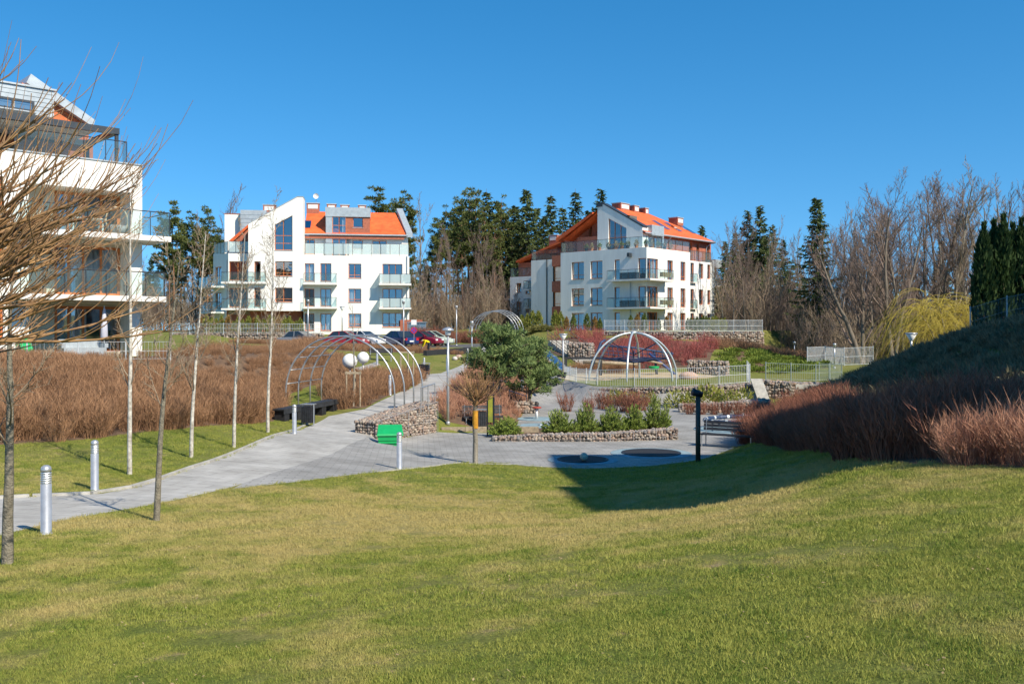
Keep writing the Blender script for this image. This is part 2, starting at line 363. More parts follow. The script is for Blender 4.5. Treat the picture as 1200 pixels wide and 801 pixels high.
# kerb stones along both path edges, one by one
def kerbs(pl, parent, step=.98, h=.05, w=.09, mt=None):
    me0 = MB().box(-.49, .49, -w/2, w/2, -.12, h); first = None
    q = []
    for a, b in zip(pl[:-1], pl[1:]):
        a = Vector((a[0], a[1], 0)); b = Vector((b[0], b[1], 0)); L = (b - a).length
        q += [a.lerp(b, i / max(1, int(L / .1))) for i in range(max(1, int(L / .1)))]
    acc = 0; last = q[0]
    i = 0
    while i < len(q) - 11:
        a = q[i]; j = i
        while j < len(q) and (q[j] - a).length < step + .02: j += 1
        if j >= len(q): break
        b = q[j]; c = (a + b) / 2; za = g1(a.x, a.y); zb = g1(b.x, b.y)
        if first is None:
            o = me0.build('kerb_stone', mt or M_CONC, parent); first = o
        else:
            o = first.copy(); COL.objects.link(o)
        o.location = (c.x, c.y, (za + zb) / 2)
        o.rotation_euler = (0, -math.atan2(zb - za, (b - a).length), math.atan2(b.y - a.y, b.x - a.x))
        i = j
kerbs(Gs([(-40,586),(0,583),(120,578),(165,569),(250,540),(330,508),(365,495)]), GOBJ['path'])
kerbs(Gs([(440,553),(520,544),(570,541),(620,546),(690,549),(760,546),(820,539),(864,523)]), GOBJ['plaza'], h=.02)
# ---------------- building kit ----------------
M_WHITE = mat('white_render', (.79, .77, .715), .85, .05, 1.2, .12, 25, streak=True)
M_ORANGE = mat('orange_roof_tile', (.68, .125, .03), .7, .14, 1.2, .25, 18)
M_BRICK = mat('red_brick_cladding', (.40, .13, .075), .8, .14, 5.0, .2, 30)
M_ZINC = mat('zinc_cladding', (.42, .46, .48), .45, .08, 3.0, metal=.3)
M_WOOD = mat('orange_wood_frame', (.56, .17, .045), .5, .15, 6.0)
M_DSTEEL = mat('dark_grey_steel', (.055, .065, .075), .45, .1, 5, metal=.4)
M_STEEL = mat('galvanised_steel', (.52, .53, .53), .38, .1, 6, metal=.75)
M_SLAB = mat('pale_slab_edge', (.70, .68, .63), .85, .06, 2)
M_SOFFIT = mat('beige_soffit', (.55, .50, .40), .9, .05, 2)
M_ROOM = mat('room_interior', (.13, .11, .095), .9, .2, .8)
M_CURT = mat('pale_curtain', (.72, .70, .66), .9, .12, 9, streak=True)
M_POT = mat('clay_pot', (.45, .2, .1), .8)
def m_glass(name, tint, refl, rough=.03, body=None, bodyf=0.0):
    m = bpy.data.materials.new(name); m.use_nodes = True; t = m.node_tree; n = t.nodes; l = t.links; n.clear()
    out = n.new('ShaderNodeOutputMaterial'); tr = n.new('ShaderNodeBsdfTransparent'); tr.inputs[0].default_value = (*tint, 1)
    gl = n.new('ShaderNodeBsdfGlossy'); gl.inputs['Roughness'].default_value = rough; gl.inputs[0].default_value = (.9, .95, 1, 1)
    lw_ = n.new('ShaderNodeLayerWeight'); lw_.inputs[0].default_value = .5; fr = n.new('ShaderNodeMath'); fr.operation = 'POWER'; fr.inputs[1].default_value = 4.0; l.new(lw_.outputs['Facing'], fr.inputs[0])
    nz = n.new('ShaderNodeTexNoise'); nz.inputs['Scale'].default_value = .6
    tc = n.new('ShaderNodeTexCoord'); l.new(tc.outputs['Object'], nz.inputs['Vector'])
    bp = n.new('ShaderNodeBump'); bp.inputs['Strength'].default_value = .06; bp.inputs['Distance'].default_value = .2; l.new(nz.outputs[0], bp.inputs['Height']); l.new(bp.outputs[0], gl.inputs['Normal'])
    ad = n.new('ShaderNodeMath'); ad.operation = 'ADD'; ad.inputs[1].default_value = refl; ad.use_clamp = True; l.new(fr.outputs[0], ad.inputs[0])
    mx = n.new('ShaderNodeMixShader'); l.new(ad.outputs[0], mx.inputs[0]); l.new(tr.outputs[0], mx.inputs[1]); l.new(gl.outputs[0], mx.inputs[2])
    last = mx
    if body:
        df = n.new('ShaderNodeBsdfDiffuse'); df.inputs[0].default_value = (*body, 1)
        m2 = n.new('ShaderNodeMixShader'); m2.inputs[0].default_value = bodyf; l.new(mx.outputs[0], m2.inputs[1]); l.new(df.outputs[0], m2.inputs[2]); last = m2
    l.new(last.outputs[0], out.inputs['Surface'])
    return m
M_PANE = m_glass('window_glass', (.55, .62, .66), .25)
M_RAILG = m_glass('clear_balcony_glass', (.84, .92, .92), .02, body=(.55, .68, .68), bodyf=.04)
M_FROST = m_glass('frosted_balcony_glass', (.8, .88, .87), .08, .15, body=(.66, .74, .72), bodyf=.45)

class Fac:
    """vertical facade plane: u runs to the right, w out of the wall, z up; pixels are mapped onto it by ray"""
    def __init__(s, px, d, ang):
        a = math.radians(ang); s.o = Vector(((px - CX) / FPX * d, d, 0)); s.U = Vector((math.cos(a), math.sin(a), 0)); s.N = Vector((math.sin(a), -math.cos(a), 0))
    def hit(s, px, w=0.0):
        r = Vector(((px - CX) / FPX, 1, 0)); o = s.o + s.N * w
        k = o.dot(s.N) / r.dot(s.N); p = r * k
        return (p - s.o).dot(s.U), k
    def q(s, px, py, w=0.0):
        u, k = s.hit(px, w); return (u, (HY - py) / FPX * k)
    def p(s, u, z, w=0.0): return s.o + s.U * u + s.N * w + Vector((0, 0, z))
    def r(s, x0, y0, x1, y1, w=0.0):
        u0 = s.hit(x0, w)[0]; u1 = s.hit(x1, w)[0]; k = s.hit((x0 + x1) / 2, w)[1]
        return (u0, u1, (HY - y1) / FPX * k, (HY - y0) / FPX * k)
def fbox(mb, f, u0, u1, z0, z1, w0, w1):
    P = [f.p(u, z, w) for z in (z0, z1) for (u, w) in ((u0, w1), (u1, w1), (u1, w0), (u0, w0))]
    return mb.add(P, [(0,3,2,1),(4,5,6,7),(0,1,5,4),(1,2,6,5),(2,3,7,6),(3,0,4,7)])
def fprism(mb, f, poly, w0, w1):
    return mb.prism([f.p(u, z, w1) for u, z in poly], f.N * (w0 - w1))
def wallpoly(mb, f, outer, holes, w=0.0, rev=.22, side=0.0):
    loops = [[f.p(u, z, w) for u, z in outer]] + [[f.p(u, z, w) for u, z in h] for h in holes]
    tri = tessellate_polygon([[Vector(((p - f.o).dot(f.U), p.z, 0)) for p in L] for L in loops])
    mb.add([p for L in loops for p in L], tri)
    for h in holes:
        n = len(h); A = [f.p(u, z, w) for u, z in h]; B = [f.p(u, z, w - rev) for u, z in h]
        mb.add(A + B, [(i, (i+1) % n, n + (i+1) % n, n + i) for i in range(n)])
    if side:
        n = len(outer); A = loops[0]; B = [f.p(u, z, w - side) for u, z in outer]
        mb.add(A + B, [(i, (i+1) % n, n + (i+1) % n, n + i) for i in range(n)])
    return mb
def rect(r): return [(r[0], r[2]), (r[1], r[2]), (r[1], r[3]), (r[0], r[3])]
def shell(mb, f, poly, w0, w1, back=True):
    n = len(poly); A = [f.p(u, z, w1) for u, z in poly]; B = [f.p(u, z, w0) for u, z in poly]
    mb.add(A + B, [(i, (i+1) % n, n + (i+1) % n, n + i) for i in range(n)])
    if back: mb.add(B, [tuple(range(n))])
RNG = random.Random(11)
def window(root, f, r, w, cols=2, rows=(), fw=.075, curtain=None, rooms=None, mt=None, top=None, name='window', sill=True):
    """frame part with mullions, one pane sub-part for each light, sometimes a curtain behind; top = (zl, zr) for a sloped head"""
    u0, u1, z0, z1 = r; mb = MB(); wi = w - .16
    zt = (lambda u: z1) if not top else (lambda u: top[0] + (top[1] - top[0]) * (u - u0) / (u1 - u0))
    fbox(mb, f, u0, u1, z0, z0 + fw, wi - .05, wi)
    fprism(mb, f, [(u0, zt(u0) - fw), (u1, zt(u1) - fw), (u1, zt(u1)), (u0, zt(u0))], wi - .05, wi)
    cs = [u0 + (u1 - u0) * i / cols for i in range(cols + 1)] if isinstance(cols, int) else [u0 + (u1 - u0) * c for c in cols]
    for i, c in enumerate(cs):
        h = fw if i in (0, len(cs) - 1) else fw * .75
        a = c if i == 0 else (c - 2 * h / 1 * .5 if i < len(cs) - 1 else c - h); b_ = a + h
        fprism(mb, f, [(a, z0 + fw + .002), (b_, z0 + fw + .002), (b_, zt(b_) - fw - .002), (a, zt(a) - fw - .002)], wi - .055, wi + .005)
    zs = [z0 + fw] + [z0 + (z1 - z0) * k for k in rows]
    for k in rows:
        zz = z0 + (z1 - z0) * k; fbox(mb, f, u0 + fw + .001, u1 - fw - .001, zz - fw * .4, zz + fw * .4, wi - .045, wi - .005)
    o = mb.build(name, mt or M_WOOD, root, world=True)
    for i in range(len(cs) - 1):
        a, b_ = cs[i] + fw * .6, cs[i + 1] - fw * .6
        MB().add([f.p(a, z0 + fw * .6, wi - .03), f.p(b_, z0 + fw * .6, wi - .03), f.p(b_, zt(b_) - fw * .6, wi - .03), f.p(a, zt(a) - fw * .6, wi - .03)], [(0, 1, 2, 3)]).build('pane', M_PANE, o, world=True)
    c = RNG.random() if curtain is None else curtain
    if c < .55:
        k = RNG.choice([(0, .3), (.7, 1), (0, .5), (.5, 1), (0, 1)]); a, b_ = u0 + (u1 - u0) * k[0], u0 + (u1 - u0) * k[1]
        n = max(4, int((b_ - a) / .12)); m2 = MB()
        for i in range(n):
            p, q_ = a + (b_ - a) * i / n, a + (b_ - a) * (i + 1) / n
            e, e2 = -.1 * (i % 2), -.1 * ((i + 1) % 2)
            zz = min(zt(p), zt(q_)) - .05
            m2.add([f.p(p, z0, wi - .15 + e), f.p(q_, z0, wi - .15 + e2), f.p(q_, zz, wi - .15 + e2), f.p(p, zz, wi - .15 + e)], [(0, 1, 2, 3)])
        m2.build('curtain', M_CURT, o, world=True)
    if sill: fbox(MB(), f, u0 - .05, u1 + .05, z0 - .05, z0 - .004, w - .2, w + .05).build('sill', M_ZINC, o, world=True)
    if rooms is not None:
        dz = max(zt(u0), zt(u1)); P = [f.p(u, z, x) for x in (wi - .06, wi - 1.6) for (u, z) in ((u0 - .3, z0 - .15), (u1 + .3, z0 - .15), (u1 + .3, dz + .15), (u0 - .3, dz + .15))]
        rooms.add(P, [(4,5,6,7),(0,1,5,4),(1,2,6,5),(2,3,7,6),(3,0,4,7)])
    return o
def balcony(root, f, u0, u1, z, depth, w=0.0, h=1.05, th=.2, n=None, glass=None, sides='LR', slab=True, soff=True, post=None):
    w1 = w + depth; M = post or M_DSTEEL
    if slab:
        o = fbox(MB(), f, u0, u1, z - th, z, w + .003, w1).build('balcony_slab', M_SLAB, root, world=True)
    else: o = root
    g = glass or M_RAILG; n = n or max(1, round((u1 - u0) / 1.1)); mb = MB()
    e = .06
    mb.tube([f.p(u0 + e, z + h, w1 - e), f.p(u1 - e, z + h, w1 - e)], .025, 5)
    for i in range(n + 1):
        u = u0 + e + (u1 - u0 - 2 * e) * i / n
        mb.tube([f.p(u, z - .18, w1 - e + .03), f.p(u, z + h, w1 - e + .03)], .022, 4)
    for c in sides:
        uu = u0 + e if c == 'L' else u1 - e
        mb.tube([f.p(uu, z + h, w + .02), f.p(uu, z + h, w1 - e)], .025, 5)
    mb.build('railing', M, o, world=True)
    for i in range(n):
        a = u0 + e + (u1 - u0 - 2 * e) * i / n + .03; b_ = u0 + e + (u1 - u0 - 2 * e) * (i + 1) / n - .03
        fbox(MB(), f, a, b_, z + .05, z + h - .04, w1 - e - .012, w1 - e).build('glass_panel', g, o, world=True)
    for c in sides:
        uu = u0 + e if c == 'L' else u1 - e
        fbox(MB(), f, uu - .006, uu + .006, z + .05, z + h - .04, w + .05, w1 - e - .05).build('glass_panel', g, o, world=True)
    return o
def chimney(root, f, u0, u1, z0, z1, w0, w1):
    o = fbox(MB(), f, u0, u1, z0, z1, w0, w1).build('chimney', M_BRICK, root, world=True)
    mb = MB(); fbox(mb, f, u0 - .06, u1 + .06, z1, z1 + .1, w0 - .06, w1 + .06); mb.build('cap', M_ZINC, o, world=True)
    mb = MB(); fbox(mb, f, u0 + .15, u1 - .15, z1 - .6, z1 - .12, w1 + .002, w1 + .03); mb.build('vent_grille', M_SLAB, o, world=True)
    return o
# ======== middle building ========
def Z2(x, y): return (230 + x / 4.215, 210 + y / 4.215)
def build_mid():
    f = Fac(418, 105, 8)
    base = f.p(0, -.4, -5)
    root = thing('apartment_building', 'white block with tall sloped gable, orange roof and zinc dormer behind the parked cars', 'building', base)
    R = lambda x0, y0, x1, y1, w=0.0: f.r(*Z2(x0, y0), *Z2(x1, y1), w)
    Q = lambda x, y, w=0.0: f.q(*Z2(x, y), w)
    rooms = MB(); win = []
    # right section
    uL = Q(530, 500)[0]; uR = Q(1052, 500)[0]; zt = Q(790, 377)[1]; zb = -1.2
    for yr in ((415, 505), (540, 628), (663, 748)):
        win += [(R(535, yr[0], 583, yr[1]), 2, ()), (R(613, yr[0], 667, yr[1]), 2, ())]
    for yr in ((417, 488), (540, 608), (663, 730)): win += [(R(752, yr[0], 815, yr[1]), 2, (.22,))]
    for yr in ((418, 510), (540, 636)): win += [(R(920, yr[0], 1018, yr[1]), 3, ())]
    win += [(R(920, 660, 1018, 730), 3, (.22,))]
    mb = MB(); wallpoly(mb, f, [(uL, zb), (uR, zb), (uR, zt), (uL, zt)], [rect(w_[0]) for w_ in win])
    mb.build('wall', M_WHITE, root, world=True)
    mb = MB(); shell(mb, f, [(uL, zb), (uR, zb), (uR, zt), (uL, zt)], -13, 0); mb.build('side_wall', M_WHITE, root, world=True)
    for r, c, rows in win: window(root, f, r, 0, c, rows, rooms=rooms)
    for y, h in ((511, 51), (630, 43)):
        r = R(528, 0, 694, 0, 1.3); z = Q(610, y, 1.3)[1]; balcony(root, f, r[0], r[1], z, 1.3, n=3, glass=M_RAILG, sides='R')
        r = R(902, 0, 1062, 0, 1.5); z = Q(980, y + 3, 1.5)[1]; balcony(root, f, r[0], r[1], z, 1.5, n=3, glass=M_FROST)
    # blankets drying on the upper right balcony
    zz = Q(980, 514, 1.5)[1]
    for a in (925, 975, 1022):
        r = R(a, 0, a + 36, 0, 1.5); fbox(MB(), f, r[0], r[1], zz + .25, zz + 1.0, 1.28, 1.36).build('hanging_blanket', M_CURT, root, world=True)
    # terrace parapet railing
    balcony(root, f, uL + .1, uR, zt + .1, 1.0, w=-.98, n=11, glass=M_FROST, sides='R', slab=False, h=1.25)
    # penthouse wall
    ww = -2.0; ul = Q(530, 300, ww)[0]; ur = Q(1046, 300, ww)[0]; ze = Q(790, 283, ww)[1]
    pw = [(R(535, 297, 585, 370, ww), 2, ()), (R(772, 300, 823, 345, ww), 1, ()), (R(870, 303, 940, 370, ww), 2, ())]
    pw = [((a, b, max(c, zt + .12), d), n, ro) for (a, b, c, d), n, ro in pw]
    mb = MB(); wallpoly(mb, f, [(ul, zt), (ur, zt), (ur, ze), (ul, ze)], [rect(w_[0]) for w_ in pw], ww)
    shell(mb, f, [(ul, zt), (ur, zt), (ur, ze), (ul, ze)], -11, ww); mb.build('penthouse_wall', M_WHITE, root, world=True)
    for r, c, rows in pw: window(root, f, r, ww, c, rows, rooms=rooms, sill=False)
    # roof: main slope + verge
    we, wr = -1.5, -6.5
    e0 = Q(530, 270, we); e1 = Q(1040, 270, we); r0 = Q(470, 156, wr); r1 = Q(985, 163, wr)
    zE = Q(790, 270, we)[1]; zR = Q(790, 163, wr)[1]
    A = [f.p(e0[0], zE, we), f.p(e1[0], zE, we), f.p(r1[0], zR, wr), f.p(e0[0], zR, wr)]
    Bk = [f.p(e0[0], zE, 2 * wr - we), f.p(e1[0], zE, 2 * wr - we)]
    mb = MB(); mb.add(A + Bk, [(0, 1, 2, 3), (3, 2, 5, 4), (1, 5, 2)]); mb.add([p - Vector((0, 0, .22)) for p in A + Bk], [(3, 2, 1, 0), (4, 5, 2, 3)])
    roof = mb.build('roof', M_ORANGE, root, world=True)
    mb = MB(); mb.tube([f.p(e0[0], zE - .12, we + .06), f.p(e1[0] + .1, zE - .12, we + .06)], .09, 6); mb.build('gutter', M_ZINC, roof, world=True)
    mb = MB(); fbox(mb, f, e0[0], e1[0] - .3, zE - .55, zE - .24, we - .35, we - .05); mb.build('eave_board', M_BRICK, roof, world=True)
    # verge strip on the right
    P0, P1 = f.p(e1[0] - .05, zE - .3, we + .05), f.p(r1[0] + .1, zR + .05, wr); Up = Vector((0, 0, .5)); D = f.U * .7
    mb = MB(); mb.add([P0, P0 + D, P1 + D, P1, P0 + Up, P0 + D + Up, P1 + D + Up, P1 + Up], [(0,3,2,1),(4,5,6,7),(0,1,5,4),(1,2,6,5),(2,3,7,6),(3,0,4,7)]); mb.build('verge', M_ZINC, roof, world=True)
    r = R(532, 190, 566, 232, -3.2)
    mb = MB(); s = (zR - zE) / (we - wr)
    mb.add([f.p(r[0], zE + (we - x) * s + .08, x) if i in (0, 3) else f.p(r[1], zE + (we - x) * s + .08, x) for i, x in enumerate((-2.6, -2.6, -4.2, -4.2))], [(0, 1, 2, 3)])
    mb.build('skylight', m_glass('skylight_glass', (.1, .12, .15), .5), roof, world=True)
    # dormer
    wd = -1.7; r = R(640, 140, 858, 186, wd); zc = r[3]; zm = r[2]
    c0 = R(640, 186, 672, 372, wd); wn = R(672, 186, 741, 372, wd); bk = R(741, 186, 858, 271, wd)
    mb = MB(); fbox(mb, f, r[0] - .05, r[1] + .05, zm, zc, -7.2, wd + .15); d = mb.build('dormer', M_ZINC, root, world=True)
    mb = MB(); fbox(mb, f, c0[0], c0[1], zt, zm, wd - 1.2, wd + .1); mb.build('dormer_column', M_ZINC, d, world=True)
    wn = (wn[0], wn[1], zt + .05, zm); window(root, f, wn, wd + .2, 2, (.42, .5, .78), rooms=rooms, curtain=.3, sill=False)
    sw = R(773, 187, 823, 239, wd); mb = MB(); wallpoly(mb, f, rect(bk), [rect((sw[0], sw[1], sw[2], bk[3] - .05))], wd, side=.0); shell(mb, f, [(r[0] + .03, zE), (r[1] - .03, zE), (r[1] - .03, zm), (r[0] + .03, zm)], -6.5, wd - .3)
    mb.build('dormer_brick_wall', M_BRICK, d, world=True)
    window(d, f, (sw[0], sw[1], sw[2], bk[3] - .05), wd, 1, (), rooms=rooms, curtain=.9)
    for (x0, x1, y0, wc) in ((545, 607, 120, -6.0), (645, 690, 124, -7.5), (712, 755, 128, -7.5), (800, 838, 130, -7.5)):
        r = R(x0, y0, x1, 165, wc); chimney(root, f, r[0], r[1], r[2] - 1.5, r[3], wc - .9, wc)
    # satellite antenna on the chimney
    c = f.p(Q(592, 100, -6.4)[0], Q(592, 118, -6.4)[1], -6.4); mb = MB(); mb.tube([c, c + Vector((0, 0, 1.0))], .03, 5); a = mb.build('antenna_mast', M_STEEL, root, world=True)
    mb = MB(); pr = [(.02, 0), (.2, .04), (.33, .13)]; k = len(mb.v)
    for rr, q in pr:
        for j in range(10):
            t = j * .628; v = f.U * math.cos(t) * rr + Vector((0, 0, 1)) * math.sin(t) * rr + f.N * (.1 + q); mb.v.append(tuple(c + Vector((0, 0, .8)) + v))
    for i in range(2):
        for j in range(10): mb.f.append((i*10+j, i*10+(j+1) % 10, i*10+10+(j+1) % 10, i*10+10+j))
    mb.build('satellite_dish', M_SLAB, a, world=True)
    # gable wing
    wg = .7; P = [Q(257, 650, wg), Q(528, 650, wg), Q(528, 88, wg), Q(500, 88, wg), Q(257, 221, wg)]
    tz = R(387, 178, 475, 350, wg); tl = Q(387, 225, wg)[1]; tr_ = Q(475, 178, wg)[1]
    gw = [(R(390, 405, 475, 478, wg), 2, (.22,)), (R(390, 535, 475, 606, wg), 2, (.22,)), (R(287, 405, 318, 500, wg), 1, ()), (R(287, 535, 318, 628, wg), 1, ())]
    mb = MB(); wallpoly(mb, f, P, [[(tz[0], tz[2]), (tz[1], tz[2]), (tz[1], tr_), (tz[0], tl)]] + [rect(g[0]) for g in gw], wg); mb.build('gable_wall', M_WHITE, root, world=True)
    mb = MB(); shell(mb, f, P, -1.9, wg, back=True); mb.build('gable_return', M_WHITE, root, world=True)
    mb = MB(); fbox(mb, f, P[3][0] - .03, P[2][0] + .03, P[2][1] + .004, P[2][1] + .08, -1.9, wg + .04)
    fprism(mb, f, [(P[4][0] - .03, P[4][1] + .004), (P[3][0] - .031, P[3][1] + .004), (P[3][0] - .031, P[3][1] + .08), (P[4][0] - .03, P[4][1] + .08)], -1.9, wg + .04); mb.build('coping', M_ZINC, root, world=True)
    window(root, f, (tz[0], tz[1], tz[2], max(tl, tr_)), wg, 2, (.04 + .16, .42), top=(tl, tr_), rooms=rooms, curtain=.9)
    for r, c, rows in gw: window(root, f, r, wg, c, rows, rooms=rooms)
    # recessed ground floor in brick below the gable
    mb = MB(); r = R(150, 655, 528, 770, -.8); gwin = [R(430, 668, 470, 720, -.8)]; wallpoly(mb, f, [(r[0], zb), (r[1], zb), (r[1], P[0][1] + .3), (r[0], P[0][1] + .3)], [rect(g) for g in gwin], -.8); mb.build('ground_floor_wall', M_BRICK, root, world=True)
    window(root, f, gwin[0], -.8, 2, (), rooms=rooms)
    # left section beside the gable
    wl = -.8; u0 = Q(158, 500, wl)[0]; u1 = P[0][0]; ztl = Q(205, 366, wl)[1]; zbl = Q(205, 650, wl)[1]
    lw = [(R(163, 405, 250, 500, wl), 2, ()), (R(163, 537, 250, 632, wl), 2, ())]
    mb = MB(); wallpoly(mb, f, [(u0, zbl - .4), (u1, zbl - .4), (u1, ztl), (u0, ztl)], [rect(g[0]) for g in lw], wl); mb.build('wall', M_WHITE, root, world=True)
    for r, c, rows in lw: window(root, f, r, wl, c, rows, rooms=rooms)
    # angled side volume in the shade
    fa = Fac(Z2(158, 0)[0], f.hit(Z2(158, 0)[0], wl)[1], -52)
    v1 = fa.hit(Z2(84, 0)[0])[0]
    zz = fa.q(*Z2(120, 376))[1]
    sr = [fa.r(*Z2(92, 432), *Z2(124, 520)), fa.r(*Z2(92, 560), *Z2(124, 640))]
    mb = MB(); wallpoly(mb, fa, [(v1, zb), (0, zb), (0, ztl), (v1, zz + .3)], [rect(x) for x in sr]); mb.build('side_wall', M_WHITE, root, world=True)
    for x in sr: window(root, fa, x, 0, 2, (), rooms=rooms)
    mb = MB(); mb.add([fa.p(v1, ztl - .02, 0), fa.p(0, ztl - .02, 0), f.p(u1, ztl - .02, wl), f.p(u1, ztl - .02, -9)], [(0, 1, 2, 3)]); mb.build('terrace_floor', M_SLAB, root, world=True)
    for y in (530, 655):
        balcony(root, fa, v1 - .4, -.9, fa.q(*Z2(110, y))[1], 1.6, n=2)
    balcony(root, fa, v1, -.2, ztl + .1, .9, w=-.9, n=4, glass=M_FROST, slab=False, h=1.25, sides='')
    balcony(root, f, u0, u1, ztl + .1, .9, w=wl - .9, n=3, glass=M_FROST, slab=False, h=1.25, sides='')
    for y in (506, 637):
        r = R(122, 0, 345, 0, 1.2); balcony(root, f, r[0], r[1], Q(230, y, 1.2)[1], 1.2 - wl, w=wl, n=4)
    # upper volumes behind the left terrace
    wt = -5; r = R(140, 172, 218, 372, wt); mb = MB(); fbox(mb, f, r[0], r[1], ztl - 1, r[3], wt - 3, wt); mb.build('stair_tower', M_WHITE, root, world=True)
    mb = MB(); fbox(mb, f, r[0] - .05, r[1] + .05, r[3], r[3] + .08, wt - 3.05, wt + .05); mb.build('coping', M_BRICK, root, world=True)
    wt = -4; r = R(218, 152, 345, 300, wt); mb = MB(); fbox(mb, f, r[0], r[1], ztl - .5, r[3], wt - 4, wt); z_ = mb.build('zinc_dormer', M_ZINC, root, world=True)
    for i in range(5):
        mb = MB(); zq = r[3] - .15 - i * .45; fbox(mb, f, r[0] - .01, r[1] + .01, zq - .4, zq, wt, wt + .03); mb.build('cladding_strip', M_ZINC, z_, world=True)
    a, b_ = Q(186, 305, -2.2), Q(252, 232, -2.2)
    mb = MB(); fprism(mb, f, [(a[0], a[1]), (b_[0] + .4, a[1]), (b_[0] + .4, b_[1]), (b_[0], b_[1])], -4.5, -2.2); mb.build('attic_wall', M_BRICK, root, world=True)
    mb = MB(); fprism(mb, f, [(a[0] - .5, a[1]), (a[0] - .1, a[1] - .1), (b_[0] + .4, b_[1] + .1), (b_[0] + .4, b_[1] + .4)], -4.5, -1.9); mb.build('attic_roof', M_ORANGE, root, world=True)
    r = R(330, 128, 390, 175, -5.5); chimney(root, f, r[0], r[1], r[2] - 1, r[3], -6.6, -5.5)
    rooms.build('room_interior', M_ROOM, root, world=True)
    # downpipe and wall lamps
    mb = MB(); mb.tube([f.p(uR - .25, zb, .08), f.p(uR - .25, zt, .08)], .06, 6); mb.build('downpipe', M_ZINC, root, world=True)
    return root
build_mid()
